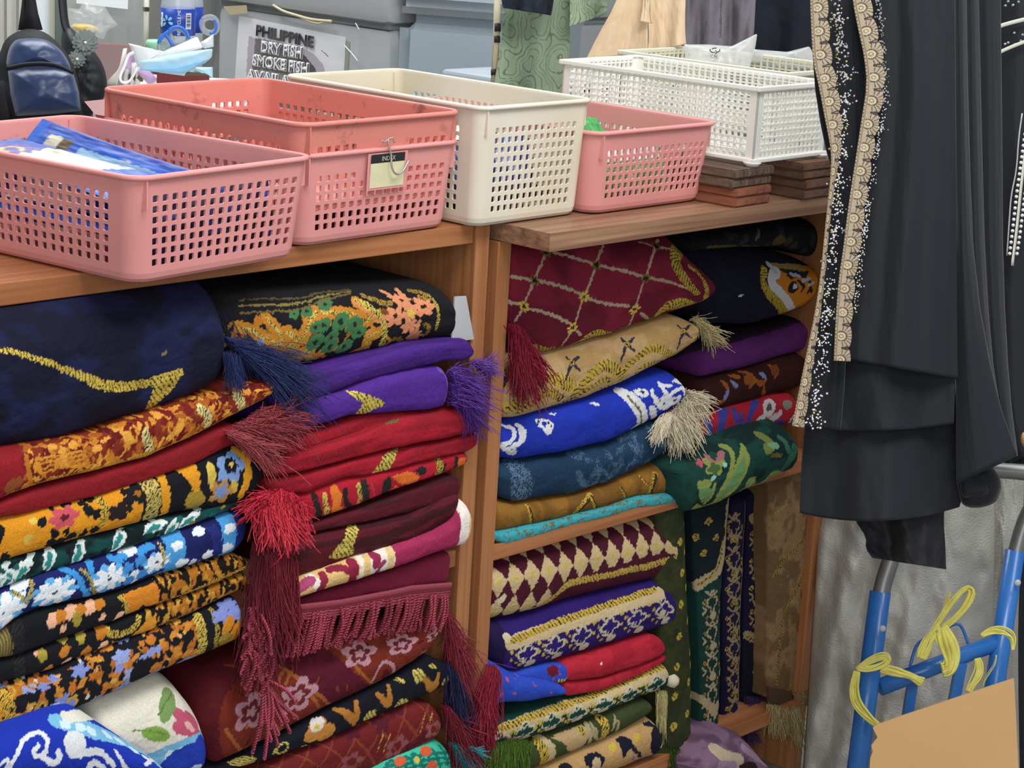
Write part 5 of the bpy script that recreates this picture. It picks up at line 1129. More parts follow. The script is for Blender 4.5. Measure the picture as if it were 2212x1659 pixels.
def bank(r, z, la, lb, ground, cream, dots, n, seed):
    """scroll border: cream ground lines, coloured hooks and gold crosses repeated along the cloth"""
    a = interp_pts(np.array(la, float), n); b = interp_pts(np.array(lb, float), n)
    for i in range(n-1):
        p = lambda f, g: tuple((a[i]*(1-f)+a[i+1]*f)*(1-g)+(b[i]*(1-f)+b[i+1]*f)*g)
        r.flower(p(.5, .42), .036, cream, n=4, z=z, lobe=.3); r.flower(p(.5, .42), .027, ground, n=4, z=z, lobe=.45); r.blob(p(.5, .80), .015, cream, .010, z=z)
        r.blob(p(.08, .35), .008, ground, .006, z=z); r.stroke(z, [p(.30, .05), p(.42, .30), p(.55, .05)], .0045, cream); r.stroke(z, [p(.2, .6), p(.38, .7), p(.45, .55)], .0035, cream)
        for f, g in ((.0, .12), (.12, .3), (-.08, .45), (.05, .62), (.16, .75)): r.blob(p(f, g), .0055, dots, .0042, z=z, gold=1)
        r.stroke(z, [p(-.1, .2), p(.2, .8)], .0014, '#1c1712'); r.stroke(z, [p(.2, .15), p(-.08, .75)], .0014, '#1c1712')
r = Rug('folded_rug', 'purple and cream scroll rug with a gold chevron edge, third under the middle shelf', group=G_C, seed=37)
r.lobe('C3', [(205, 790), (330, 890), (450, 930), (650, 862), (900, 795), (1500, 605), (1650, 560), (1700, 520)], [(205, 545), (360, 520), (520, 500), (830, 385), (1300, 262), (1560, 190), (1650, 200), (1700, 330)], YC-.003, B=.04, n=2.3, wr=.002, endr=.012)
r.flat().base('#2c1668', .2); r.fuzz(.0014); r.set(r.s < r.tr('C3', [(340, 700)], False)[0][0], '#1c1040')
xl = r.tr('C3', [(350, 700)], False)[0][0]
r.stroke('C3', [(370, 690), (640, 590), (1000, 470), (1300, 370), (1540, 300)], .034, '#d3bd92'); r.stroke('C3', [(380, 670), (640, 560), (1000, 430), (1300, 330), (1500, 265)], .015, '#d9b850', 1, .0062, hc='#3a2c18')
bank(r, 'C3', [(380, 740), (700, 610), (1000, 505), (1350, 390), (1680, 300)], [(420, 900), (700, 840), (1000, 740), (1400, 620), (1690, 520)], '#2c1a70', '#cfc3a8', '#d8bf56', 7, 2)
r.scatter(22, .008, ['#43259a', '#cfc3a8'], seed=6, mask=(r.S > xl) & (r.T < r.tr('C3', [(700, 700)], False)[0][1]))
r.blob((345, 640), .012, '#d8cba8', .012, z='C3'); r.blob((1560, 210), .013, '#cdb98c', .01, z='C3')
r.build('plush')
# blue and red
r = Rug('folded_rug', 'rug half royal blue half red with a dark red fringe, below the purple scroll rug', group=G_C, seed=38)
r.lobe('C3', [(800, 1000), (860, 985), (1100, 960), (1400, 860), (1615, 770)], [(800, 845), (860, 830), (1100, 760), (1350, 680), (1500, 630), (1570, 640), (1615, 710)], YC-.006, wr=.002, endr=.02)
r.lobe('C3', [(800, 1105), (870, 1095), (1100, 1052), (1400, 930), (1600, 815)], [(800, 990), (870, 985), (1100, 962), (1400, 862), (1600, 780)], YC-.002, wr=.002, endr=.012)
r.lobe('C3', [(195, 1290), (215, 1270), (330, 1165), (560, 1155), (820, 1105), (850, 1080)], [(195, 785), (280, 830), (450, 935), (560, 935), (700, 970), (820, 1020), (850, 1060)], YC-.012, B=.03, n=2.1, wr=.003, endr=.012)
r.lobe('C3', [(450, 960), (640, 1010), (800, 1000), (855, 960)], [(450, 920), (560, 890), (680, 860), (800, 850), (855, 880)], YC-.004, wr=.002, endr=.014)
r.flat().base('#c02a3c', .2, (.02, .01), c2='#ad2034'); r.set(r.T > 1.5, '#2d4ec4'); r.set((r.T > 1.5) & (vnoise(r.S/.004, r.T/.004, 3) > .92), '#b0506a'); r.on(3); r.blob((705, 900), .018, '#6d1426', .011, z='C3'); r.stroke('C3', [(835, 870), (840, 930), (820, 980)], .007, '#e0c860', 1, .006); r.on(2)
for x, y in ((400, 1075), (690, 1070), (675, 1120), (270, 880), (345, 970), (300, 1090), (250, 1200)): r.blob((x, y), .005, '#c85c78', .0035, z='C3')
r.on(3); r.stroke('C3', [(730, 990), (790, 985), (830, 960)], .010, '#e0c860', 1, .006)
r.on(0); r.blob((1080, 845), .004, '#f0e8e4', .003, z='C3'); r.on()
o = r.build('fleece')
fringe(o, 'C3', [(210, 860), (250, 880), (265, 940)], YC-.02, ((240, 880), (150, 1180)), .062, '#8c1f34', n=330, seed=1, spread=.28, drop=.55, r=.0008, curl=.35)
fringe(o, 'C3', [(150, 1150), (190, 1200), (210, 1150)], YC-.022, ((180, 1150), (165, 1430)), .040, '#8a1f34', n=210, seed=2, spread=.18, drop=.5, r=.0008, curl=.2)
# green and cream
r = Rug('folded_rug', 'dark green and cream scroll rug with a gold chevron edge and pompom', group=G_C, seed=39)
r.lobe('C3', [(150, 1575), (380, 1505), (600, 1425), (1000, 1292), (1400, 1130), (1560, 1070), (1625, 1020)], [(150, 1420), (220, 1310), (480, 1210), (820, 1110), (1100, 1055), (1400, 935), (1590, 815), (1625, 880)], YC-.004, B=.036, n=2.3, wr=.002, endr=.008)
r.flat().base('#0f3d36', .2); r.fuzz(.0014)
r.stroke('C3', [(200, 1420), (480, 1300), (800, 1190), (1000, 1130), (1300, 1010), (1600, 900)], .032, '#d0bb8e'); r.stroke('C3', [(210, 1390), (480, 1275), (800, 1165), (1000, 1100), (1300, 970), (1595, 850)], .016, '#dcbc52', 1, .0062, hc='#2c2416')
bank(r, 'C3', [(190, 1440), (480, 1320), (800, 1220), (1200, 1080), (1610, 920)], [(170, 1560), (480, 1450), (800, 1340), (1200, 1200), (1600, 1040)], '#12443c', '#d2cbb0', '#d8bf56', 8, 2)
o = r.build('plush')
mbp = MB(); c = P(*Q('C3', [(1630, 975)])[0], Y=YC+.004); mbp.lathe(c, [(.002, -.009), (.0085, -.006), (.0105, 0), (.0085, .006), (.002, .009)], 16, ax=(.2, -.3, 1)); mbp.build('pompom', mat('pom_cream', '#d9ceb0', .9, bump=.6, bscale=600), o, True)
fringe(o, 'C3', [(1535, 1080), (1580, 1060)], YC-.002, ((1550, 1070), (1555, 1270)), .045, '#cbbf88', n=60, seed=4, spread=.08, drop=.4, r=.0007, curl=.05)
# olive with gold
r = Rug('folded_rug', 'olive green and tan rug with gold scale bands and a shaggy green fringe', group=G_C, seed=40)
r.lobe('C3', [(130, 1760), (500, 1720), (650, 1660), (1000, 1505), (1200, 1422), (1400, 1310), (1510, 1230)], [(130, 1600), (380, 1510), (600, 1432), (1000, 1296), (1350, 1155), (1480, 1130), (1510, 1160)], YC-.004, B=.036, n=2.2, wr=.002, endr=.012)
r.flat().base('#3c4526', .25, (.02, .02)); r.fuzz(.0014)
r.poly('C3', [(680, 1420), (800, 1370), (960, 1310), (990, 1400), (960, 1470), (860, 1540), (800, 1520), (820, 1480)], '#c0a378'); r.poly('C3', [(720, 1450), (800, 1480), (820, 1540), (790, 1590), (720, 1600)], '#3a4a20')
r.stroke('C3', [(600, 1440), (660, 1500), (690, 1560), (650, 1640)], .036, '#c9b48c'); r.stroke('C3', [(575, 1450), (625, 1510), (645, 1570), (625, 1640)], .025, '#dcbc48', 1, .005); r.stroke('C3', [(905, 1345), (935, 1365), (935, 1390)], .014, '#d3b64a', 1, .005)
r.stroke('C3', [(1065, 1270), (1110, 1310), (1120, 1370), (1095, 1420)], .025, '#d9bb4c', 1, .006); r.stroke('C3', [(960, 1310), (1000, 1380), (990, 1460)], .012, '#b0a27c')
for pts in ([(990, 1300), (1050, 1390)], [(1000, 1360), (1050, 1440)], [(1180, 1250), (1190, 1310), (1165, 1360)], [(1210, 1290), (1220, 1340), (1180, 1390)]): r.stroke('C3', pts, .011, '#a89c74', taper=[.5, 1, .6])
o = r.build('plush')
fringe(o, 'C3', [(160, 1500), (300, 1470), (420, 1450), (540, 1450)], YC-.016, ((330, 1460), (300, 1659)), .040, '#4d6a24', n=420, seed=1, spread=.28, drop=.5, r=.0009, curl=.25)
# tan and navy
r = Rug('folded_rug', 'tan rug with navy paisley shapes and blue edge, lowest in the front stack', group=G_C, seed=41)
r.lobe('C3', [(600, 1850), (1000, 1770), (1300, 1680), (1450, 1620), (1560, 1585), (1615, 1520)], [(600, 1720), (750, 1660), (1000, 1512), (1200, 1428), (1400, 1315), (1500, 1265), (1560, 1300), (1615, 1420)], YC-.010, B=.045, n=2.1, wr=.002, endr=.02)
r.flat().base('#c19a66', .15, (.02, .02)); r.fuzz(.0014); nv = '#14182c'
r.poly('C3', [(1400, 1310), (1480, 1270), (1560, 1300), (1570, 1350), (1500, 1350), (1430, 1340)], nv); r.blob((1470, 1295), .010, '#d0b58c', .008, z='C3')
r.stroke('C3', [(1600, 1390), (1520, 1400), (1500, 1440), (1520, 1520), (1570, 1530), (1560, 1480)], .034, nv); r.stroke('C3', [(1590, 1440), (1545, 1470), (1560, 1530)], .011, '#d9c8a4')
r.poly('C3', [(1180, 1430), (1260, 1400), (1330, 1450), (1330, 1510), (1290, 1510), (1250, 1610), (1240, 1500)], nv); r.stroke('C3', [(1330, 1500), (1390, 1570)], .008, nv)
r.poly('C3', [(950, 1560), (1010, 1530), (1080, 1540), (1110, 1600), (1090, 1659), (950, 1659)], nv); r.blob((1045, 1640), .015, '#d0b58c', .02, z='C3'); r.poly('C3', [(740, 1640), (800, 1610), (880, 1659), (760, 1700)], nv)
for (x, y) in ((1165, 1495), (1365, 1420)): r.blob((x, y), .012, '#d9c04e', .009, z='C3', gold=1)
r.stroke('C3', [(1340, 1659), (1480, 1600), (1560, 1580), (1600, 1530)], .012, '#3b5a8c'); r.stroke('C3', [(1330, 1540), (1330, 1620)], .004, '#8a78a8')
r.build('plush')
# ------------------------------------------------------------------ shaded stack at the right of the unit
YD = .105
r = Rug('folded_rug', 'almost black patterned rug topmost in the shaded stack, beneath the walnut board', group=G_D, seed=51)
r.lobe('D1', [(250, 260), (700, 225), (1100, 220), (1420, 330)], [(250, 140), (700, 60), (1100, 10), (1420, -20)], YD+.01, B=.05, wr=.003)
zcap(r, .8278).flat().base('#12141c', .4); r.stroke('D1', [(430, 215), (600, 205), (860, 205)], .010, '#6a5a2c', 1); r.stroke('D1', [(860, 60), (870, 110), (840, 140)], .008, '#5a5d66'); r.blob((1040, 160), .022, '#5a4a26', .012, z='D1'); r.scatter(20, .01, ['#2a2d38', '#3a3424'], seed=2)
r.build('plush')
r = Rug('folded_rug', 'navy rug with an orange animal-print patch edged white and gold', group=G_D, seed=52)
r.lobe('D1', [(330, 740), (470, 800), (560, 890), (900, 890), (1080, 835), (1300, 740), (1420, 640)], [(330, 240), (600, 235), (900, 235), (1200, 270), (1420, 350)], YD, B=.06, n=2.1, wr=.003, endr=.02)
r.flat().base('#0f1428', .3); r.fuzz(.001)
r.poly('D1', [(950, 350), (1130, 350), (1290, 375), (1420, 400), (1420, 640), (1300, 740), (1150, 820), (1130, 700), (1040, 600), (1000, 500), (1020, 430)], '#d08020'); r.poly('D1', [(960, 355), (1130, 350), (1280, 380), (1210, 440), (1100, 430), (1020, 430)], '#a08a4c')
r.stroke('D1', [(1020, 430), (970, 460), (975, 530), (1040, 610), (1110, 680), (1140, 760), (1090, 840)], .026, '#d9d9e0'); r.stroke('D1', [(950, 360), (1000, 410)], .016, '#c8c8cc')
r.stroke('D1', [(915, 405), (895, 480), (920, 570), (990, 650), (1050, 710), (1080, 780)], .020, '#d6b83e', 1, .004)
for pts in ([(1050, 405), (1120, 430), (1200, 420)], [(1180, 440), (1250, 450), (1290, 420)], [(1110, 460), (1180, 470)], [(1200, 500), (1260, 540), (1230, 590)], [(1270, 480), (1320, 530), (1280, 610)], [(1300, 560), (1320, 600)], [(1220, 450), (1300, 500)]): r.stroke('D1', pts, .014, '#23262f', taper=[.4, 1, .4])
for pts in ([(1140, 440), (1210, 460)], [(1240, 500), (1300, 480)], [(1290, 540), (1330, 520)]): r.stroke('D1', pts, .009, '#b9bcc6')
r.blob((1160, 555), .018, '#1d2028', .014, z='D1'); r.blob((1175, 545), .008, '#c9ccd4', .007, z='D1'); r.blob((710, 628), .009, '#d4d8dc', .0014, .1, z='D1')
r.build('plush')
r = Rug('folded_rug', 'dark plum velvet rug in the shaded stack, level with the tan rug', group=G_D, seed=53)
r.lobe('D1', [(380, 1340), (700, 1275), (1000, 1180), (1250, 1110), (1330, 1060)], [(380, 1100), (600, 1040), (850, 970), (1100, 900), (1300, 830), (1330, 880)], YD+.012, B=.04, wr=.003)
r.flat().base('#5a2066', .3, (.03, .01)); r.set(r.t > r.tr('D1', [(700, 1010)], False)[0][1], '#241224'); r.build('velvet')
r = Rug('folded_rug', 'dark brown rug with rust scroll flowers in the shaded stack', group=G_D, seed=54)
r.lobe('D1', [(390, 1640), (600, 1600), (900, 1510), (1200, 1440), (1310, 1380)], [(390, 1360), (700, 1285), (1000, 1190), (1250, 1120), (1310, 1150)], YD+.006, B=.04, wr=.003)
r.flat().base('#33120f', .3); r.fuzz(.0015)
for pts in ([(540, 1350), (600, 1390), (600, 1450)], [(690, 1270), (790, 1290), (840, 1350), (790, 1410)], [(830, 1340), (900, 1400), (930, 1340)], [(950, 1220), (1040, 1250), (1000, 1330)], [(620, 1310), (700, 1320)], [(480, 1560), (560, 1540), (600, 1480)], [(900, 1480), (910, 1400)]): r.stroke('D1', pts, .014, '#9a5520', taper=[.5, 1, .5])
for (x, y, a) in ((660, 1380, -.8), (590, 1470, 1.0), (905, 1310, -.8)): r.blob((x, y), .014, '#7a86b4', .006, a, z='D1')
r.blob((780, 1340), .016, '#8a4c1c', .012, z='D1'); r.blob((1000, 1260), .014, '#7a4018', .012, z='D1'); r.build('plush')
r = Rug('folded_rug', 'red rug with blue stripes and white eye shapes in the shaded stack', group=G_D, seed=55)
r.lobe('D2', [(230, 420), (440, 465), (760, 372), (1000, 292), (1280, 225)], [(230, 300), (440, 180), (700, 90), (900, 40), (1100, -20), (1280, -30)], YD-.002, B=.036, wr=.002, endr=.008)
r.flat().base('#a81c2c', .2); r.fuzz(.0014)
for pts, w in (([(510, 200), (530, 300), (490, 440)], .022), ([(640, 90), (630, 230), (590, 380)], .026), ([(920, 30), (880, 120), (830, 250), (760, 280)], .017), ([(730, 90), (740, 180), (770, 230), (810, 190), (800, 130), (770, 150)], .011), ([(680, 260), (720, 240), (730, 290), (690, 310)], .010), ([(1060, 240), (1130, 220)], .024)): r.stroke('D2', pts, w, '#3a3c90')
for (x, y, R_) in ((1035, 80, .026), (950, 215, .022), (1240, 180, .018)): r.blob((x, y), R_, '#c8c2c4', R_*.72, .6, z='D2'); r.blob((x, y), R_*.45, '#5a4a40', R_*.28, .6, z='D2')
r.stroke('D2', [(1040, 190), (1100, 150), (1130, 130)], .016, '#c4bcc0'); r.blob((1190, 60), .018, '#8a8078', .012, z='D2'); r.build('plush')
r = Rug('folded_rug', 'dark green rug with yellow-green leaves and a small pink flower', group=G_D, seed=56)
r.lobe('D2', [(250, 820), (330, 920), (380, 1005), (640, 930), (860, 835), (1060, 745), (1150, 690), (1330, 610)], [(250, 500), (330, 470), (560, 430), (760, 375), (1000, 295), (1260, 230), (1330, 300)], YD-.048, B=.055, n=2.1, wr=.004, endr=.02)
r.flat().base('#184a40', .3, (.03, .02), c2='#0f2c2c'); r.fuzz(.0012); ye = '#93a050'; gr = '#6f9a62'
r.stroke('D2', [(580, 900), (680, 790), (760, 690), (800, 600), (830, 500), (800, 390)], .040, ye, taper=[.4, 1, 1.2, 1.1, .8, .2]); r.stroke('D2', [(600, 870), (690, 770), (770, 660), (800, 600), (820, 500)], .024, gr, taper=[.4, 1, 1.2, 1, .3])
r.stroke('D2', [(570, 880), (650, 750), (710, 620), (730, 500), (690, 420), (620, 410)], .014, ye); r.stroke('D2', [(830, 830), (880, 760), (890, 700), (860, 720)], .022, ye); r.stroke('D2', [(850, 770), (885, 715)], .014, '#8fc4a0')
r.stroke('D2', [(930, 790), (1000, 700), (1060, 640), (1120, 640)], .016, ye); r.stroke('D2', [(960, 790), (1060, 720), (1120, 660)], .020, '#86bc98'); r.stroke('D2', [(880, 820), (1000, 780), (1100, 720)], .010, ye)
r.poly('D2', [(430, 780), (480, 760), (560, 770), (540, 850), (480, 900), (440, 880)], gr); r.stroke('D2', [(440, 740), (520, 730)], .016, ye); r.stroke('D2', [(400, 930), (470, 950), (560, 920)], .018, ye); r.stroke('D2', [(480, 900), (540, 850), (570, 740)], .008, ye)
r.flower((565, 560), .040, ye, n=5, z='D2', lobe=.35); r.poly('D2', [(460, 470), (520, 480), (560, 540), (600, 450), (660, 440), (660, 510), (600, 540), (560, 560), (500, 520)], '#b0707a'); r.flower((565, 600), .022, '#4a6a3a', n=4, z='D2'); r.blob((555, 490), .012, '#1c4a3c', .010, z='D2')
r.flower((445, 550), .016, '#d0606c', n=4, z='D2'); r.blob((660, 575), .008, '#a8d8cc', z='D2'); r.blob((560, 685), .009, '#a8d8cc', z='D2')
r.stroke('D2', [(940, 310), (1020, 350), (1060, 400), (1020, 440)], .024, '#7a8a44'); r.blob((1075, 405), .020, '#7fb08c', .008, -.3, z='D2'); r.stroke('D2', [(1120, 330), (1180, 380), (1200, 450)], .014, '#3f7058'); r.stroke('D2', [(1060, 490), (1130, 490)], .010, '#8a7a3a', 1, .005); r.stroke('D2', [(1160, 600), (1230, 500), (1250, 420)], .024, '#33684f')
r.build('plush')
# rugs standing upright on the bottom shelf
def upright(label, left, right, yf, seed, B=.02, k=0.0, back=.32):
    r = Rug('upright_rug', label, 'rug', 'rugs standing upright on the bottom shelf', seed)
    r.lobe('N', left, right, yf, axis='z', B=B, n=2.4, wr=.003, back=back, endr=.012, ends=(1, 1)); return r
YU = .108
r = upright('olive green upright rug with small gold diamonds', [(1425, 1640), (1440, 1500), (1436, 1400), (1428, 1260), (1432, 1090)], [(1517, 1625), (1513, 1500), (1508, 1400), (1502, 1260), (1495, 1085)], YU-.030, 61, B=.035)
r.flat().base('#39401f', .3, (.02, .02), c2='#2c331b'); r.fuzz(.001)
for i, (x, y) in enumerate(((1474, 1237), (1496, 1268), (1472, 1306), (1498, 1340), (1468, 1375), (1491, 1407), (1462, 1440), (1488, 1473), (1458, 1506), (1485, 1541), (1455, 1570), (1505, 1574), (1480, 1610), (1505, 1500), (1508, 1435), (1493, 1130), (1470, 1170), (1497, 1190))): r.blob((x, y), .0105, '#cbb048', .009, z='N', gold=1); r.stroke('N', [(x-5, y-6), (x+4, y+7)], .0022, '#2a2a18')
o = r.build('velvet')
fringe(o, 'N', [(1440, 1615), (1470, 1622), (1512, 1618)], YU-.03, ((1480, 1612), (1500, 1668)), .042, '#3a4f1d', n=420, seed=1, spread=.4, drop=.3, r=.0008, curl=.3)
fringe(o, 'N', [(1505, 1600), (1515, 1610)], YU-.025, ((1500, 1600), (1560, 1615)), .04, '#31481c', n=160, seed=2, spread=.4, drop=.3, r=.0008, curl=.3)
def crosses(r, pts, c='#c0a348', s_=.009):
    for x, y in pts: r.blob((x, y), s_, c, s_*.9, z='N', gold=1); r.stroke('N', [(x-5, y-4), (x+5, y+5)], .0018, '#15181c'); r.stroke('N', [(x+4, y-6), (x-4, y+6)], .0018, '#15181c')
def scroll(r, x0, x1, ys, cream, ground, w=.006):
    for y in ys:
        xm = (x0+x1)/2; r.flower((xm, y), .024, cream, n=4, z='N', lobe=.35); r.flower((xm, y), .017, ground, n=4, z='N', lobe=.45); r.blob((xm+2, y+30), .011, cream, .013, z='N')
        r.stroke('N', [(xm-14, y-22), (xm-2, y-10), (xm+10, y-24)], .0055, cream); r.stroke('N', [(x0+4, y+12), (x0+14, y+20), (x0+5, y+28)], .005, cream); r.stroke('N', [(x1-4, y+12), (x1-13, y+20), (x1-4, y+28)], .005, cream)
        crosses(r, [(x0+14, y+34), (x1-14, y+36), (xm-16, y+2), (xm+15, y+4)], s_=.0065)
r = upright('dark green upright rug with a cream zigzag border', [(1519, 1590), (1517, 1450), (1512, 1300), (1502, 1190), (1500, 1080)], [(1562, 1580), (1566, 1450), (1567, 1300), (1580, 1190), (1592, 1080)], YU-.012, 62)
r.flat().base('#0f1d24', .25); r.fuzz(.0013); cream = '#b3a07e'
r.set(r.s < r.tr('N', [(1530, 1258)], False)[0][0], '#123a33')
scroll(r, 1514, 1564, (1300, 1366, 1432, 1500, 1545), cream, '#10332e')
r.stroke('N', [(1584, 1085), (1578, 1130), (1566, 1170), (1560, 1215), (1548, 1240), (1525, 1252), (1506, 1266)], .026, cream); r.stroke('N', [(1578, 1095), (1570, 1140), (1560, 1180), (1554, 1220), (1540, 1243), (1510, 1262)], .007, '#c0a348', 1, .006)
r.stroke('N', [(1505, 1505), (1530, 1520), (1545, 1548), (1550, 1520)], .020, cream)
crosses(r, [(1530, 1127), (1521, 1195), (1548, 1162), (1503, 1160)]); o = r.build('plush')
for i, (lb, L, Rr, y0, seed) in enumerate((('dark purple upright rug beside the green one, gold crosses down its edge', [(1566, 1580), (1566, 1450), (1570, 1300), (1578, 1180), (1590, 1080)], [(1606, 1570), (1608, 1450), (1612, 1300), (1618, 1180), (1622, 1080)], YU-.002, 63), ('dark purple upright rug next to the brown one, navy panel at its foot', [(1610, 1560), (1611, 1450), (1614, 1300), (1619, 1180), (1624, 1060)], [(1660, 1550), (1664, 1450), (1664, 1300), (1665, 1180), (1668, 1050)], YU+.008, 64))):
    r = upright(lb, L, Rr, y0, seed); r.flat().base('#141030', .25); r.fuzz(.0013)
    if i == 0:
        scroll(r, 1568, 1606, (1135, 1205, 1270, 1335, 1400, 1465, 1530), '#94805f', '#191338'); r.stroke('N', [(1619, 1085), (1613, 1200), (1608, 1320), (1605, 1450), (1602, 1560)], .013, '#9a8462')
    else:
        scroll(r, 1616, 1664, (1150, 1210, 1270, 1320), '#94805f', '#191338'); r.stroke('N', [(1625, 1120), (1640, 1128), (1664, 1118)], .024, '#94805f'); r.stroke('N', [(1620, 1122), (1632, 1130), (1644, 1122), (1660, 1128)], .005, '#a8934a', 1)
        r.set(r.s < r.tr('N', [(1640, 1395)], False)[0][0], '#0d1122'); r.stroke('N', [(1614, 1372), (1640, 1384), (1660, 1395), (1662, 1440), (1659, 1500)], .022, '#9a8462'); r.stroke('N', [(1616, 1376), (1640, 1390), (1660, 1398)], .007, '#b89c46', 1, .006); crosses(r, [(1630, 1450)]); crosses(r, [(1650, 1085)])
    o = r.build('plush')
    if i == 0: fringe(o, 'N', [(1592, 1560), (1605, 1565)], YU, ((1598, 1560), (1640, 1590)), .036, '#4a3560', n=170, seed=1, spread=.35, drop=.3, r=.0007)
    else: fringe(o, 'N', [(1612, 1505), (1640, 1510), (1655, 1505)], YU+.004, ((1630, 1505), (1632, 1545)), .028, '#3b2f55', n=150, seed=1, spread=.25, drop=.3, r=.0007)
r = upright('brown crushed velvet upright rug with gold thread lines and a cream fringe', [(1665, 1505), (1666, 1450), (1668, 1300), (1668, 1150), (1672, 1020)], [(1744, 1490), (1750, 1450), (1760, 1300), (1772, 1150), (1776, 1020)], YU-.022, 65, B=.03)
r.flat().base('#917350', .35, (.022, .016), c2='#6b5236'); r.fuzz(.001)
r.stroke('N', [(1764, 1122), (1745, 1155), (1720, 1185), (1690, 1215), (1670, 1245)], .010, '#a08548', 1, .005); r.stroke('N', [(1758, 1180), (1750, 1215), (1738, 1240), (1720, 1275), (1700, 1305), (1690, 1340), (1684, 1400), (1678, 1480)], .009, '#9a7f48', 1, .005); r.stroke('N', [(1675, 1110), (1700, 1090)], .006, '#9a8454', 1)
o = r.build('velvet')
hem = MB(); 
fl = [P(x, y, Y=YU-.026) for x, y in ((1660, 1484), (1716, 1497), (1712, 1530), (1662, 1522))]; MB().prism(fl, (0, .004, 0)).build('turned_hem', mat('hem_brown', '#4a3726', .8), o)
fringe(o, 'N', [(1660, 1522), (1680, 1528), (1700, 1530), (1712, 1528)], YU-.03, ((1690, 1525), (1692, 1570)), .032, '#a8966a', n=240, seed=1, spread=.35, drop=.3, r=.0008)
fringe(o, 'N', [(1706, 1535), (1716, 1525)], YU-.034, ((1708, 1530), (1728, 1615)), .055, '#b8a878', n=130, seed=2, spread=.14, drop=.2, r=.0008, curl=.15)
fringe(o, 'N', [(1716, 1500), (1740, 1490)], YU-.03, ((1725, 1500), (1748, 1520)), .026, '#a8936a', n=120, seed=3, spread=.5, drop=.2, r=.0007)
# printed fleece at the bottom
r = Rug('folded_blanket', 'mauve and cream printed fleece sticking out below the bottom shelf', 'blanket', None, 66)
r.lobe('D3', [(480, 1760), (800, 1760), (1060, 1760)], [(480, 1640), (640, 1500), (860, 1410), (940, 1500), (1060, 1659)], .03, B=.04, n=2.0, wr=.003, back=.2)
r.flat().base('#6a4c64', .2, (.02, .02), c2='#8a6a84'); r.fuzz(.001); r.stroke('D3', [(600, 1510), (700, 1590), (780, 1620)], .03, '#c8b69a'); r.stroke('D3', [(860, 1420), (950, 1520)], .016, '#b9a8a8'); r.poly('D3', [(780, 1640), (870, 1600), (940, 1640), (900, 1700), (800, 1700)], '#3a2024'); r.stroke('D3', [(820, 1500), (1000, 1640)], .016, '#a98aa4'); r.stroke('D3', [(640, 1640), (740, 1650)], .02, '#a88aa8')
r.build('fleece')
# ------------------------------------------------------------------ helpers for cloth, pillows and sheets
nF = fw/np.linalg.norm(fw); nH = np.array([fw[0], fw[1], 0.]); nH /= np.linalg.norm(nH)
def closed(pts, n):
    p = np.array(pts, float)
    for _ in range(2): p = np.concatenate([np.stack([a*.75+b*.25, a*.25+b*.75]) for a, b in zip(p, np.roll(p, -1, 0))])
    q = np.vstack([p, p[:1]]); d = np.r_[0, np.cumsum(np.linalg.norm(np.diff(q, axis=0), axis=1))]; t = np.linspace(0, d[-1], n, endpoint=False)
    return np.stack([np.interp(t, d, q[:, k]) for k in range(2)], 1)
def puff(name, z, pts, D, thick, m, parent=None, back=None, wr=.0, n=72, rings=14, ex=.5, sharp=False, seed=0, base=None, tilt=0.0):
    """a stuffed shape: traced outline at its own depth, swelling towards the viewer and (less) to the back"""
    px = np.array(Q(z, pts)); o = interp_pts(np.vstack([px, px[:1]]), n+1)[:-1] if sharp else closed(px, n)
    c = o.mean(0); V = []; Fc = []
    back = thick*.5 if back is None else back
    for sg, th in ((1, thick), (-1, back)):
        off = len(V)
        for k in range(rings+1):
            f = k/rings
            for i, q in enumerate(o):
                p = c + (q-c)*f
                h = th*max(0, 1-f**2.6)**ex
                h += wr*(float(fbm(np.array([p[0]/40+seed]), np.array([p[1]/40]), seed)[0])-.5)*2*(1-f**4)
                V.append(P(p[0], p[1], D=D+tilt*(p[1]-c[1])-sg*h))
        for k in range(rings):
            for i in range(n):
                a, b, c_, d = off+k*n+i, off+k*n+(i+1) % n, off+(k+1)*n+(i+1) % n, off+(k+1)*n+i
                Fc.append((a, b, c_, d) if sg > 0 else (d, c_, b, a))
    return mesh(name, V, Fc, m, parent, True, base=base)
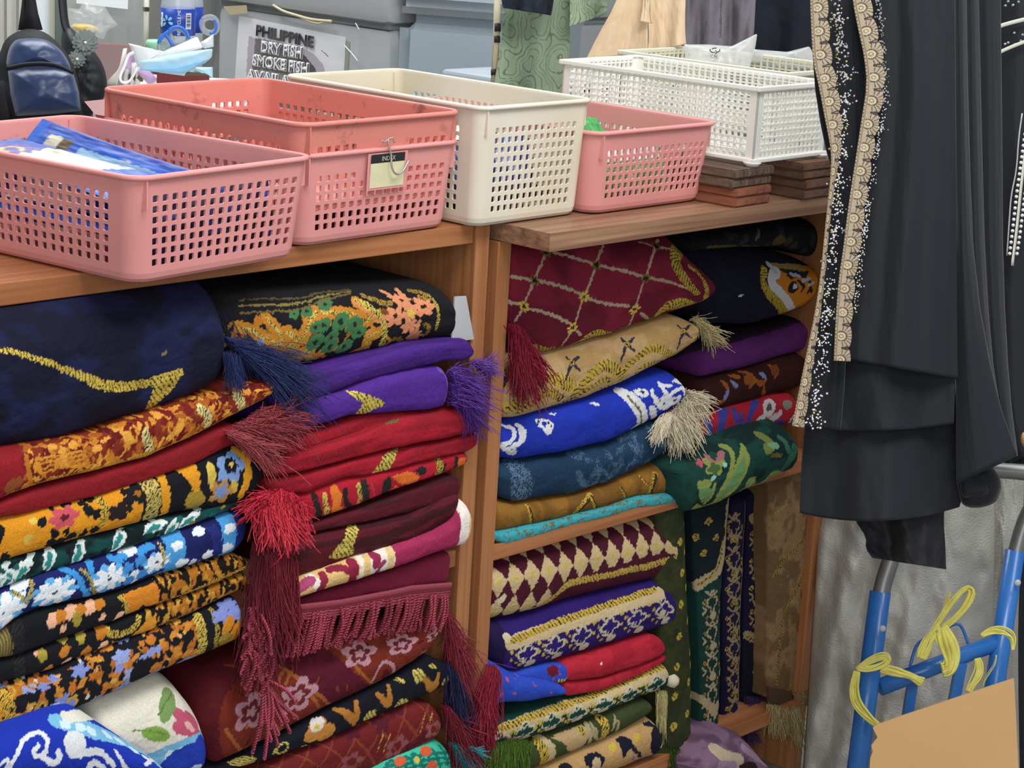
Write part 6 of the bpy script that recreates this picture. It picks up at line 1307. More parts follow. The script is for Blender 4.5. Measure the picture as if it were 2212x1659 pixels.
def drape(z, left, right, D, nu=90, nv=70, folds=3, amp=.012, ph=0, ramp=(.3, 1), seed=0, dk=0.0, wr=.003, sag=0, fn=None, name='cloth', label=None, cat=None, group=None):
    """hanging cloth between two traced edges (top to bottom); folds run down it"""
    L = smooth_pts(np.array(Q(z, left)), nv, 1); R_ = smooth_pts(np.array(Q(z, right)), nv, 1)
    r = Rug(name, label, cat, group, seed+70); u = np.linspace(0, 1, nu); v = np.linspace(0, 1, nv)
    U, Vv = np.meshgrid(u, v, indexing='ij')
    px = L[None, :, :]*(1-U)[..., None] + R_[None, :, :]*U[..., None]
    px[..., 1] += sag*4*U*(1-U)*Vv**4
    rp = np.interp(Vv, [0, 1], ramp)
    off = fn(U, Vv) if fn else amp*rp*(np.sin(2*PI*(folds*U+ph)+.6*np.sin(3*Vv+seed)) + .4*np.sin(2*PI*(folds*2.3*U+ph*2)+Vv*2))
    off = off + wr*(fbm(U*6+seed, Vv*3, seed+3)-.5)*2
    Dd = D + dk*(U-.5) + off
    d = cr[None, None]*((px[..., 0]-CX)/F)[..., None] - cu[None, None]*((px[..., 1]-CY)/F)[..., None] + fw[None, None]
    V3 = CAM + d*Dd[..., None]
    S = np.r_[0, np.cumsum(np.linalg.norm(np.diff(V3[:, nv//2], axis=0), axis=1))]; T = np.r_[0, np.cumsum(np.linalg.norm(np.diff(V3[nu//2], axis=0), axis=1))]
    Sx, Tx = np.meshgrid(S, T, indexing='ij'); r.raw(V3, Sx, Tx); r.flat(); return r
def clothify(r, m, parent=None, thick=.0012, loc=None):
    V, _, _ = r.parts[0]; a, b = V.shape[:2]; i = np.arange(a*b).reshape(a, b)
    q = np.stack([i[:-1, :-1], i[1:, :-1], i[1:, 1:], i[:-1, 1:]], -1).reshape(-1, 4)
    o = mesh(r.name, r.V, None, m, parent, True, np.clip(r.C, 0, 1) if r.C.any() else None, quads=q)
    sd = o.modifiers.new('thick', 'SOLIDIFY'); sd.thickness = thick; sd.offset = 0
    if parent is None: tag(o, r.label, r.cat, r.group)
    return o
def quad(z, pts, pl=None, D=None, X=None, t=.001):
    p = [P(*q, pl=pl, D=D, X=X) for q in Q(z, pts)]; n = np.cross(p[1]-p[0], p[3]-p[0]); n /= np.linalg.norm(n)
    if n@(p[0]-CAM) < 0: n = -n
    return MB().prism(p, n*t)
# ------------------------------------------------------------------ freezers
XF = float(P(620, 100, D=4.05)[0])
g1 = mat('freezer_grey', '#a4a8ab', .32, spec=.5); g1b = mat('freezer_lid_grey', '#b2b6b9', .28, spec=.5); g2 = mat('freezer_bluegrey', '#a3b0b9', .3, spec=.5); rub = mat('seal_dark', '#7d8387', .6)
yn, yf_ = P(843, 100, X=XF)[1], P(466, 100, X=XF)[1]
zl = P(700, 36, X=XF)[2]
f1 = thing('freezer', 'grey freezer with the dried fish notice taped to it', 'freezer', (XF+.3, (yn+yf_)/2, 0))
MB().box((XF, yn, .04), (XF+.62, yf_, zl-.006), bev=.018).build('body', g1, f1, 'auto')
MB().box((XF-.012, yn-.006, zl), (XF+.63, yf_+.004, zl+.16), bev=.02).build('lid', g1b, f1, 'auto')
MB().box((XF+.004, yn+.01, zl-.008), (XF+.6, yf_-.01, zl+.004)).build('seal', rub, f1)
f2 = thing('freezer', 'blue-grey freezer between the notice and the green shirt', 'freezer', P(960, 100, D=3.99)*np.array([1, 1, 0]))
DN = float((P(843, 100, X=XF)-CAM)@fw); a, b = P(851, 100, D=DN-.015), P(1130, 100, D=DN-.075); e = (b-a)*np.array([1, 1, 0]); Lw = np.linalg.norm(e); e /= Lw; nn = np.array([e[1], -e[0], 0]); nn = nn if nn@nH < 0 else -nn
z2 = P(960, 22, D=DN-.04)[2]
def obox(a, e, w, n, d, z0, z1, bev, name, m, parent):
    Rm = np.stack([e, -n, np.array([0, 0, 1.])], 1); bm = bmesh.new(); bmesh.ops.create_cube(bm, size=1)
    for v in bm.verts: v.co = Vector(((v.co.x+.5)*w, (v.co.y+.5)*d, z0+(v.co.z+.5)*(z1-z0)))
    if bev: bmesh.ops.bevel(bm, geom=bm.edges[:], offset=bev, segments=3, affect='EDGES')
    bm.verts.index_update(); V = [np.array([a[0], a[1], 0])+Rm@np.array(v.co) for v in bm.verts]; Fc = [[v.index for v in f.verts] for f in bm.faces]; bm.free()
    o = mesh(name, V, Fc, m, parent, True); md = o.modifiers.new('edge', 'EDGE_SPLIT'); md.split_angle = rad(35); return o
obox(a, e, Lw, nn, .6, .04, z2-.008, .03, 'body', g2, f2); obox(a-e*.004+nn*.010, e, Lw+.02, nn, .62, z2, z2+.14, .02, 'lid', mat('freezer_lid_blue', '#b4bec6', .28), f2); obox(a+e*.01-nn*.006, e, Lw-.02, nn, .58, z2-.010, z2+.002, 0, 'seal', rub, f2)
X3 = float(P(1020, 170, D=3.6)[0]); y0_, y1_ = P(1140, 190, X=X3)[1], P(962, 150, X=X3)[1]; z3 = P(962, 149, X=X3)[2]
f3 = thing('chest_freezer', 'low grey chest freezer whose lid shows beside the green shirt', 'freezer', (X3+.2, (y0_+y1_)/2, 0))
MB().box((X3, y0_, .03), (X3+.42, y1_, z3-.02), bev=.012).build('body', g2, f3, 'auto'); MB().box((X3-.006, y0_-.005, z3-.018), (X3+.425, y1_+.004, z3), bev=.006).build('lid', mat('freezer_lid_blue', '#b4bec6', .28), f3, 'auto')
# ------------------------------------------------------------------ the notice in its plastic sleeve
PX = lambda x, y, d=.004: P(x, y, X=XF-d)
nt = thing('paper_notice', 'white notice reading PHILIPPINE DRY FISH, in a clear sleeve on the grey freezer', 'notice', PX(620, 260, .003))
r = Rug('sheet', None, seed=5)
cs = np.array([(516, 34), (747, 80), (738, 262), (502, 250)], float)
U, Vv = np.meshgrid(np.linspace(0, 1, 170), np.linspace(0, 1, 150), indexing='ij')
px = (cs[0]*(1-U)[..., None]+cs[1]*U[..., None])*(1-Vv)[..., None]+(cs[3]*(1-U)[..., None]+cs[2]*U[..., None])*Vv[..., None]
V3 = np.array([[PX(px[i, j, 0], px[i, j, 1], .003+.0015*math.sin(px[i, j, 0]/23)*math.sin(px[i, j, 1]/31)) for j in range(150)] for i in range(170)])
r.raw(V3, U*.2, Vv*.15); r.flat(); r.fuzz(.0004); r.base('#e3e4ea', .04)
r.poly('N', [(536, 79), (709, 112), (704, 262), (528, 250)], '#b3aab8'); r.poly('N', [(552, 83), (572, 86), (640, 105), (690, 160), (720, 262), (540, 250), (545, 140)], '#6a6263')
r.poly('N', [(620, 100), (650, 108), (690, 160), (700, 200), (660, 150)], '#3c393b'); r.stroke('N', [(695, 109), (709, 122)], .002, '#4a4548'); r.poly('N', [(560, 150), (650, 165), (640, 200), (560, 190)], '#9a938e')
o = r.build(vcmat('printed_paper', .6, 0, .05, 200, False, .3, .03)); o.parent = nt; o.location = Vector(np.array(o.location)-wloc(nt))
for k in ('label', 'category', 'group'):
    if k in o: del o[k]
ink = mat('notice_ink', '#25262b', .6); halo = mat('notice_halo', '#eceaf0', .6)
def fit_text(name, s, a, b, cap, d, m, bold, parent, shear=.0):
    """letters set along the traced baseline a-b, cap height in photo pixels"""
    A_, B_ = PX(*a, d), PX(*b, d); T_ = PX(a[0]+cap*.06, a[1]-cap, d); rv = B_-A_; L = np.linalg.norm(rv)
    cv = bpy.data.curves.new('t', 'FONT'); cv.body = s; cv.size = 1; tmp = bpy.data.objects.new('t', cv); COL.objects.link(tmp); bpy.context.view_layer.update(); w = tmp.dimensions.x
    bpy.data.objects.remove(tmp); bpy.data.curves.remove(cv)
    sx = L/w; sy = np.linalg.norm(T_-A_)/.71
    return text(name, s, 1, (A_, rv/L*sx, (T_-A_)/np.linalg.norm(T_-A_)*sy, (-sx, 0, 0)), m, parent, ext=.012, align='LEFT', bold=bold, shear=shear)
for s, a, b, cap, h in (('PHILIPPINE', (552, 76), (674, 102), 23, 0), ('DRY FISH', (564, 111), (650, 125), 22, 1), ('SMOKE FISH', (546, 140), (664, 160), 22, 1), ('AVAILABLE', (533, 172), (668, 196), 22, 1)):
    if h: fit_text('lettering_halo', s, a, b, cap, .0052, halo, .085, nt)
    fit_text('lettering', s, a, b, cap, .0062, ink, .036, nt)
slv = mat('clear_sleeve', '#e9e9e6', .12, alpha=.07, spec=.6); tape = mat('old_tape', '#cbbf9a', .4, alpha=.75)
G_ = [[PX(x0*(1-u)+x1*u, y_+u*38, .009+.003*math.sin(u*21+y_*.08)) for u in np.linspace(0, 1, 26)] for (x0, x1, y_) in [(485+(-4)*k, 776-1*k, 14+22*k) for k in range(12)]]
MB().grid(G_).build('sleeve', slv, nt, True)
cre = MB().tube(smooth_pts([PX(*q, .012) for q in ((590, 11), (610, 24), (640, 33), (670, 42), (700, 45), (716, 46))], 26), .0028, 6)
cre.tube(smooth_pts([PX(*q, .012) for q in ((640, 33), (668, 46), (690, 52), (700, 46))], 16), .0022, 6); cre.build('sleeve_crease', mat('crease', '#d2c7a6', .35), nt, True)
for q in ([(482, 14), (532, 11), (534, 28), (496, 32)],): quad('N', q, X=XF-.013, t=.001).build('tape', tape, nt)
MB().tube(smooth_pts([PX(*q, .013) for q in ((744, 98), (760, 115), (773, 132))], 12), .0011, 5).tube(smooth_pts([PX(*q, .013) for q in ((768, 50), (776, 64))], 8), .001, 5).build('sleeve_glint', mat('glint', '#f1f1f1', .2), nt, True)
quad('N', [(747, 88), (755, 90), (751, 155), (743, 153)], X=XF-.002, t=.001).build('second_sheet', mat('sheet_green', '#8f9a86', .6), nt)
# ------------------------------------------------------------------ counter behind the shelf and its clutter
zc = float(P(380, 186, D=3.35)[2])
tb = thing('counter', 'counter behind the baskets carrying bottles, masks and pens', 'counter', P(330, 230, D=3.4)*np.array([1, 1, 0]))
ca = P(150, 230, D=3.55); ct = np.array([ca[0], ca[1], 0])
ex = cr*np.array([1, 1, 0]); ex /= np.linalg.norm(ex)
obox(P(200, 200, D=3.05), ex, .2, -nH, .45, zc-.03, zc, .004, 'counter_top', mat('counter_white', '#d5d5d2', .4), tb); obox(P(205, 200, D=3.08), ex, .18, -nH, .40, 0, zc-.03, .004, 'counter_body', mat('counter_body', '#9a9c9e', .5), tb)
# bottles
def bottle(px, D, label, wpx, ytop, ylab0, ylab1, front):
    c = P(px, 186, D=D); c[2] = zc+.0005; rr = wpx/2*D/F; h = float(P(px, ytop, D=D)[2])-zc
    t = thing('water_bottle', label, 'bottle', c, 'water bottles on the counter')
    za, zb = float(P(px, ylab0, D=D)[2])-zc, float(P(px, ylab1, D=D)[2])-zc
    MB().lathe(c, [(rr*.8, 0), (rr, .008), (rr*.97, za*.3), (rr*.93, za*.5), (rr*.97, za*.75), (rr, za), (rr, zb), (rr*.96, zb+.01), (rr*.72, zb+.045), (rr*.4, zb+.07), (rr*.36, h+.03)], 28).build('body', mat('pet', '#dfe9ee', .08, alpha=.42, spec=.7), t, True)
    MB().lathe(c, [(rr*1.012, za), (rr*1.012, zb)], 36).build('label_band', mat('label_blue', '#2246a8', .35), t, True)
    MB().lathe(c+np.array([0, 0, h+.03]), [(rr*.40, 0), (rr*.40, .02)], 18).build('cap', mat('cap_blue', '#2d5bc0', .4), t, True)
    if not front: return
    def on(u, v, d=.0012):   # a place on the label: u along the curve, v up
        th = u/rr; k = -nH*math.cos(th)+ex*math.sin(th); return c + k*(rr*1.012+d) + np.array([0, 0, za+v])
    H = zb-za; s_ = H*.155
    pet = MB()
    for k in range(6):
        if k == 3: continue
        a0 = PI/2+k*PI/3+.18; ring = []
        for i in range(14):
            th = 2*PI*i/14; lx, ly = 1.0+.62*math.cos(th), (.36+.12*math.cos(th))*math.sin(th)
            ring.append(on(-rr*.47+s_*(lx*math.cos(a0)-ly*math.sin(a0)), H*.52+s_*(lx*math.sin(a0)+ly*math.cos(a0))))
        pet.add(ring, [tuple(range(14))])
    pet.build('label_flower', mat('label_pale', '#8fd0f2', .4), t)
    q = MB(); q.add([on(rr*.60, H*.26), on(rr*.95, H*.26), on(rr*.95, H*.86), on(rr*.60, H*.86)], [(0, 1, 2, 3)]); q.build('barcode_panel', mat('label_white', '#dfe4ee', .5), t)
    q = MB()
    for i in range(11):
        v0 = H*(.31+.046*i); q.add([on(rr*.64, v0, .0016), on(rr*.90, v0, .0016), on(rr*.90, v0+H*(.012+.012*(i % 3)), .0016), on(rr*.64, v0+H*(.012+.012*(i % 3)), .0016)], [(0, 1, 2, 3)])
    q.build('barcode', mat('bar_ink', '#3a4050', .6), t)
    cv = MB().tube([on(-rr*.86, H*.30), on(-rr*.90, H*.42), on(-rr*.84, H*.52), on(-rr*.90, H*.6), on(-rr*.84, H*.72), on(-rr*.86, H*.84)], .0016, 5).build('label_bottle_mark', mat('label_white', '#dfe4ee', .5), t, True)
    th = .30; k = -nH*math.cos(th)+ex*math.sin(th); tg = nH*math.sin(th)+ex*math.cos(th)
    text('label_lettering', 'RECYCLE ME', H*.17, (c+k*(rr*1.012+.002)+np.array([0, 0, za+H*.02]), (0, 0, 1.0), -tg, k), mat('label_white', '#dfe4ee', .5), t, ext=.0002, align='LEFT')
bottle(382, 3.42, 'clear water bottle with blue flower label standing behind the scissors', 74, -14, 72, 14, True)
bottle(405, 3.56, 'second clear water bottle, half hidden behind the one with the flower label', 62, -14, 66, 10, False)
# scissors
sc = thing('scissors', 'scissors with blue and grey handle loops, stuck upright among the masks', 'scissors', P(378, 150, D=3.3))
def loop(z, pts, D, r0, m, nm, fl=1):
    p = closed(Q(z, pts), 30); w = [P(*q, D=D) for q in p]; w.append(w[0]); return MB().tube(w, r0*.75, 8, cap=False).build(nm, m, sc, True)
mb_, mg_ = mat('handle_blue', '#2f6fd6', .35), mat('handle_grey', '#9aa0a2', .45)
S2 = lambda pts: [(220+x/4.76, y/4.76) for x, y in pts]
loop('N', S2([(600, 400), (660, 350), (740, 470), (700, 500), (650, 530), (600, 560), (585, 480)]), 3.30, .0040, mg_, 'handle_loop'); loop('N', S2([(690, 310), (780, 285), (860, 330), (890, 400), (860, 440), (780, 450), (740, 450), (720, 390)]), 3.31, .0045, mg_, 'handle_loop')
for pts in ([(585, 440), (600, 390), (660, 340), (720, 300)], [(655, 350), (690, 400), (730, 470)], [(690, 315), (730, 285), (790, 275), (850, 305), (885, 350), (895, 400)]): MB().tube(smooth_pts([P(*q, D=3.296) for q in S2(pts)], 18), .0028, 8).build('handle_shell', mb_, sc, True)
MB().tube([P(*q, D=3.3) for q in S2([(740, 470), (790, 560), (830, 640)])], .004, 6, flat=.3).build('blade', mat('steel', '#b9bdc1', .25, metal=.9), sc, True)
tr_ = thing('tape_roll', 'roll of clear tape with a blue core edge beside the bottles', 'tape', P(450, 75, D=3.45))
p = closed(Q('N', S2([(1010, 230), (1060, 185), (1130, 180), (1180, 230), (1170, 330), (1100, 350), (1030, 320)])), 30); w = [P(*q, D=3.45) for q in p]; w.append(w[0]); MB().tube(w[8:20], .0022, 8).build('core', mb_, tr_, True)
w2 = [x+nH*.012 for x in w]; MB().tube(w2, .005, 8, cap=False).build('film', mat('clear_film', '#dfe6ec', .12, alpha=.22), tr_, True)
tag(MB().lathe(P(337, 108, D=3.42), [(.010, 0), (.017, .003), (.017, .012), (.014, .016)], 24).build('jar_lid', mat('lid_green', '#9fd9b2', .4), None, True), 'pale green round lid beside the scissors', 'lid')
# surgical masks
mk = mat('mask_white', '#eef3f5', .8); mkb = mat('mask_blue', '#b4d8ea', .8); mkc = mat('mask_blue_deep', '#8ec9ee', .8)
m1 = thing('surgical_mask', 'white side of a crumpled surgical mask with an ear loop, left on the pile', 'mask', P(300, 160, D=3.2), 'surgical masks on the pile')
puff('mask_panel', 'N', S2([(275, 445), (300, 480), (480, 490), (600, 550), (780, 470), (980, 375), (1040, 490), (700, 590), (400, 640), (370, 690)]), 3.22, .012, mk, m1, wr=.004, sharp=True)
MB().tube(smooth_pts([P(*q, D=3.2) for q in S2([(330, 540), (270, 560), (235, 680), (180, 790), (200, 850), (270, 850), (320, 790), (360, 700)])], 40), .0022, 6, flat=.5).build('ear_loop', mat('elastic', '#f0f1f2', .7), m1, True)
m2 = thing('surgical_mask', 'pale blue pleated surgical mask lying on top of the pile', 'mask', P(370, 150, D=3.18), 'surgical masks on the pile')
puff('mask_panel', 'N', S2([(395, 630), (600, 585), (900, 530), (1140, 500), (1130, 590), (1060, 650), (900, 720), (830, 755), (600, 740), (385, 715)]), 3.17, .010, mkb, m2, wr=.004, sharp=True)
puff('mask_fold', 'N', S2([(390, 705), (600, 705), (830, 700), (1000, 640), (1100, 610), (1040, 650), (880, 745), (800, 760), (600, 745), (400, 722)]), 3.158, .006, mkc, m2, wr=.002, sharp=True)
m3 = thing('surgical_mask', 'pale mask with printing, at the right of the pile against the freezer', 'mask', P(445, 110, D=3.3), 'surgical masks on the pile')
puff('mask_panel', 'N', S2([(1010, 440), (1150, 350), (1150, 480), (1060, 500), (1020, 480)]), 3.30, .008, mat('mask_grey', '#d9e2e8', .8), m3, sharp=True)
m4 = thing('surgical_mask', 'white mask under the maroon box lid, lowest on the pile', 'mask', P(430, 160, D=3.28), 'surgical masks on the pile')
puff('mask_panel', 'N', S2([(930, 690), (1140, 690), (1140, 800), (1100, 780), (1000, 740)]), 3.29, .008, mkb, m4, sharp=True)
# holders, pens, box
tag(puff('plastic_stand', 'N', S2([(220, 500), (260, 495), (255, 560), (210, 720), (170, 800), (160, 880), (60, 880), (60, 830), (140, 760), (180, 680)]), 3.26, .012, mat('stand_cream', '#e3e2d6', .4), sharp=True), 'cream plastic stand leaning at the left end of the mask pile', 'stand')
pn = thing('pen_basket', 'small white slotted holder of pens under the masks', 'holder', P(305, 178, D=3.27))
for x in (270, 340, 390): MB().tube([P(*q, D=3.26) for q in S2([(x, 640), (x-25, 880)])], .005, 8, flat=.5).build('slat', mat('stand_white', '#ecece8', .45), pn, True)
for x, c_ in ((305, '#c9ccd0'), (320, '#8a8f95'), (385, '#3a3c40'), (400, '#cfd2d6')): MB().tube([P(*q, D=3.27) for q in S2([(x, 620), (x+4, 820)])], .0028, 8).build('pen', mat('pen_'+c_[1:], c_, .4), pn, True)
MB().tube([P(*q, D=3.262) for q in S2([(280, 800), (420, 800)])], .006, 8).build('rail', mat('holder_brown', '#6a5a44', .6), pn, True)
tag(MB().tube([P(*q, D=3.22) for q in S2([(400, 720), (480, 790), (530, 850)])], .008, 12).build('lilac_pen', mat('pen_lilac', '#d6b3da', .35), None, True), 'lilac pen slanting down beside the maroon box', 'pen')
tag(MB().tube(smooth_pts([P(*q, D=3.235) for q in S2([(250, 700), (275, 610), (310, 580), (350, 620)])], 20), .006, 10).build('lilac_clip', mat('pen_lilac', '#d6b3da', .35), None, True), 'lilac plastic clip inside the ear loop of the mask', 'clip')
bx = thing('maroon_box', 'open maroon cardboard box below the masks, inside dark', 'box', P(395, 176, D=3.14))
quad('N', S2([(565, 745), (850, 780), (850, 880), (562, 880)]), D=3.12, t=.004).build('side', mat('box_maroon', '#6d2226', .45), bx); quad('N', S2([(850, 780), (1100, 775), (1105, 880), (850, 880)]), D=3.12, t=.004).build('side', mat('box_maroon', '#6d2226', .45), bx)
quad('N', S2([(850, 780), (870, 735), (1060, 755), (1098, 772)]), D=3.16, t=.003).build('inside', mat('box_inside', '#5a5538', .7), bx)
# ------------------------------------------------------------------ glass showcase, post, bags at the left
gc = thing('glass_showcase', 'grey-lit glass showcase behind the bags and masks', 'showcase', P(300, 200, D=4.1)*np.array([1, 1, 0]))
obox(P(120, 100, D=4.35), ex, .36, -nH, .35, 0, 1.7, 0, 'case_back', mat('case_grey', '#6e716e', .7, color2='#8d908c', vscale=5, stretch=(6, 6, .6)), gc)
obox(P(196, 100, D=4.28), ex, .13, -nH, .03, 0, float(P(250, 97, D=4.28)[2]), 0, 'red_panel', mat('case_red', '#8a3b44', .55, var=.12, vscale=14), gc)
MB().tube([P(317, -40, D=4.0), P(316, 60, D=4.0), P(314, 100, D=4.0)], .0052, 8).build('corner_post', mat('post_cream', '#c9c6b4', .4), gc, True)
MB().box(*(lambda c: (c-np.array([.0045, .0045, .004]), c+np.array([.0045, .0045, .004])))(P(315, 20, D=3.985))).build('post_bolt', mat('bolt', '#4a4238', .6), gc)
gl = MB(); q = [P(*p, D=3.98) for p in ((133, -60), (316, -60), (314, 200), (133, 230))]; gl.prism(q, nH*.004).build('pane', mat('glass_pane', '#dfe6e4', .05, alpha=.13, spec=.6), gc)
pg = tag(quad('N', [(165, -10), (277, -10), (276, 20), (165, 7)], D=3.95, t=.0006).build('paper_sheet', mat('sheet_white', '#dce1e3', .6)), 'bottom edge of a white paper sheet stuck on the showcase glass', 'paper')
dj = MB(); dj.prism([P(*p, D=3.9) for p in ((-60, -80), (48, -80), (40, 330), (-60, 330))], nH*.06); o = dj.build('door_1', mat('door_white', '#c7c5bd', .5)); o['kind'] = 'structure'
tj = MB(); tj.prism([P(*p, D=3.86) for p in ((6, -80), (9, -80), (9, 330), (6, 330))], nH*.02).prism([P(*p, D=3.86) for p in ((33, -80), (36, -80), (32, 330), (29, 330))], nH*.02); o = tj.build('trim_1', mat('trim_shadow', '#a9a79e', .5)); o['kind'] = 'structure'
tj = MB(); tj.prism([P(*p, D=3.8) for p in ((76, -80), (106, -80), (106, 330), (60, 330))], nH*.03); o = tj.build('trim_2', mat('trim_white', '#dfe6ea', .5)); o['kind'] = 'structure'
tj = MB(); tj.prism([P(*p, D=3.78) for p in ((106, -80), (119, -80), (119, 330), (106, 330))], nH*.04); o = tj.build('trim_3', mat('trim_greenish', '#b6baa6', .5)); o['kind'] = 'structure'
tj = MB(); tj.prism([P(*p, D=3.76) for p in ((120, -80), (131, -80), (131, 330), (120, 330))], nH*.04); o = tj.build('trim_4', mat('trim_dark', '#5c6862', .4)); o['kind'] = 'structure'
# backpack
Z1 = lambda pts: [(x/3.527, y/3.527) for x, y in pts]
bp = thing('hanging_backpack', 'small navy satin backpack hanging by a black strap at the left edge', 'backpack', P(85, 300, D=3.2))
blk = mat('bag_black', '#17181c', .75, bump=.3, bscale=150); nvy = mat('bag_navy', '#273a63', .36, sheen=.3, spec=.6, bump=.25, bscale=30)
puff('bag_body', 'N', Z1([(-40, 500), (0, 400), (40, 290), (150, 230), (230, 215), (330, 235), (430, 310), (520, 420), (580, 540), (620, 760), (640, 1000), (-40, 1000)]), 3.26, .05, blk, bp, back=.05, wr=.006)
puff('top_panel', 'N', Z1([(40, 540), (60, 380), (110, 305), (180, 290), (330, 292), (420, 340), (500, 420), (560, 560), (430, 495), (300, 490), (180, 495)]), 3.225, .030, nvy, bp, back=.01, wr=.005, seed=3)
puff('front_flap', 'N', Z1([(60, 540), (180, 505), (300, 497), (430, 505), (560, 560), (600, 700), (615, 845), (400, 870), (120, 885), (80, 720)]), 3.215, .034, nvy, bp, back=.01, wr=.006, seed=5, sharp=True)
puff('side_pocket', 'N', Z1([(-30, 640), (40, 560), (60, 600), (95, 800), (100, 960), (-40, 960)]), 3.24, .02, blk, bp)
MB().grid([[P(x, y, D=3.27+.004*math.sin(i)) for i, x in enumerate(np.linspace(a, b, 8))] for y, a, b in ((-60, 50, 72), (0, 48, 74), (30, 44, 80), (65, 39, 90))]).build('strap', blk, bp, True).modifiers.new('t', 'SOLIDIFY').thickness = .003
MB().tube(smooth_pts([P(*q, D=3.18) for q in Z1([(50, 520), (180, 490), (300, 482), (430, 492), (560, 555)])], 24), .003, 6).build('seam', mat('seam_dark', '#10131d', .7), bp, True)
# second bag
b2g = thing('hanging_bag', 'black handbag with two grey flower charms, behind the navy backpack', 'bag', P(190, 260, D=3.4))
blk2 = mat('bag_black_soft', '#202327', .55, bump=.3, bscale=60)
puff('bag_body', 'N', Z1([(460, 330), (480, 200), (520, 190), (640, 300), (760, 440), (810, 560), (820, 700), (700, 900), (560, 900), (500, 600)]), 3.42, .04, blk2, b2g, wr=.012)
MB().tube(smooth_pts([P(*q, D=3.41) for q in Z1([(470, -150), (478, 60), (500, 220), (560, 300)])], 20), .008, 6, flat=.4).build('bag_strap', blk2, b2g, True)
pet = mat('charm_grey', '#7f8a88', .7)
for (cx_, cy_, R_, n_) in ((650, 325, 98, 16), (588, 452, 68, 14)):
    def petals(k0, R0, d, nm='flower_charm'):
        mb = MB()
        for k in range(n_):
            a = 2*PI*k/n_+k0; c = np.array(Z1([(cx_+R0*.62*math.cos(a), cy_+R0*.62*math.sin(a))])[0]); ring = []
            for i in range(10):
                th = 2*PI*i/10; lx, ly = .42*R0/3.527*math.cos(th), .2*R0/3.527*math.sin(th); ring.append(P(c[0]+lx*math.cos(a)-ly*math.sin(a), c[1]+lx*math.sin(a)+ly*math.cos(a), D=d+.0012*(k % 2)))
            mb.prism(ring, -nF*.004)
        return mb.build(nm, pet, b2g)
    petals(0, R_, 3.375); petals(.2, R_*.7, 3.370)
    MB().lathe(P(*Z1([(cx_, cy_)])[0], D=3.365), [(.0028, 0), (.0024, .0015), (.0006, .0025)], 10, ax=-nF).build('charm_centre', mat('charm_white', '#e4e6e4', .3), b2g, True)
pb = thing('hanging_plastic_bag', 'crumpled clear plastic bag with a yellow packet inside, beside the flower charms', 'bag', P(190, 70, D=3.7))
puff('film', 'N', Z1([(500, 150), (520, 60), (600, 70), (640, 0), (720, 40), (800, 50), (850, 130), (900, 190), (820, 230), (790, 300), (740, 280), (650, 300), (560, 250)]), 3.68, .018, mat('bag_film', '#dfe3e2', .2, alpha=.24, spec=.8), pb, wr=.02, sharp=True); puff('yellow_packet', 'N', Z1([(530, 190), (640, 175), (755, 205), (740, 260), (620, 260), (550, 230)]), 3.70, .015, mat('packet_yellow', '#e3c04c', .4), pb, wr=.006)
# pale pink tray
tray_ = tag(quad('N', [(182, 219), (240, 213), (300, 240), (300, 262), (205, 247)], D=2.75, t=.02).build('pink_tray', mat('tray_pink', '#e0b3b2', .4)), 'corner of a pale pink tray behind the grimy coral basket', 'tray')
red = tag(quad('N', [(205, 247), (300, 262), (300, 275), (210, 257)], D=2.76, t=.02).build('red_lid', mat('tray_red', '#d9636a', .45)), 'coral red rim just under the pale pink tray', 'tray')
# ------------------------------------------------------------------ clothes hanging behind the shelf
GH = 'clothes hanging behind the white lattice baskets'
r = drape('N', [(1100, -40), (1088, 40), (1080, 110), (1066, 190), (1060, 250)], [(1234, -40), (1232, 60), (1228, 140), (1220, 215), (1216, 260)], 3.02, 150, 170, folds=1.2, amp=.012, seed=1, name='hanging_shirt', label='sage green shirt printed with dark contour lines', cat='shirt', group=GH)
def topo(r):
    r.base('#93a389', .08, (.08, .08), c2='#82937b'); n = fbm(r.S/.05+3, r.T/.06, 4, 3)*15; m = np.abs((n % 1)-.5) < .085; r.C[m, :3] = np.array(lin('#5d6f59'))
topo(r); o = clothify(r, vcmat('printed_cotton', .85, .1, .1, 600, False, .2, .12))
r = drape('N', [(1230, -40), (1232, 20), (1230, 58)], [(1318, -40), (1312, 5), (1311, 30)], 2.99, 80, 50, folds=.7, amp=.008, seed=2, name='sleeve'); topo(r); clothify(r, vcmat('printed_cotton', .85, .1, .1, 600, False, .2, .12), o)
r = drape('N', [(1080, -40), (1084, 5), (1088, 17)], [(1200, -40), (1194, 15), (1190, 33)], 2.96, 60, 30, folds=1.5, amp=.006, seed=3, name='hanging_garment', label='dark navy garment hem over the shoulder of the green shirt', cat='garment', group=GH); r.base('#252a35', .1); clothify(r, vcmat('printed_cotton', .85, .1, .1, 600, False, .2, .12))
st = MB().tube([P(1076, -60, D=3.04), P(1073, 60, D=3.04), P(1067, 190, D=3.04)], .005, 10).build('patterned_pole', mat('pole_cream', '#cfc6a6', .6), None, True); tag(st, 'cream pole with black half-round marks beside the green shirt', 'pole')
for (x, y0, y1) in ((1075, 51, 68), (1074, 78, 92), (1067, 150, 162)): MB().tube([P(x, y0, D=3.036), P(x, y1, D=3.036)], .0045, 8).build('pole_mark', mat('mark_black', '#2c2826', .6), st, True)
bl_ = 'beige blouse with a hanging tie, in front of grey trousers'
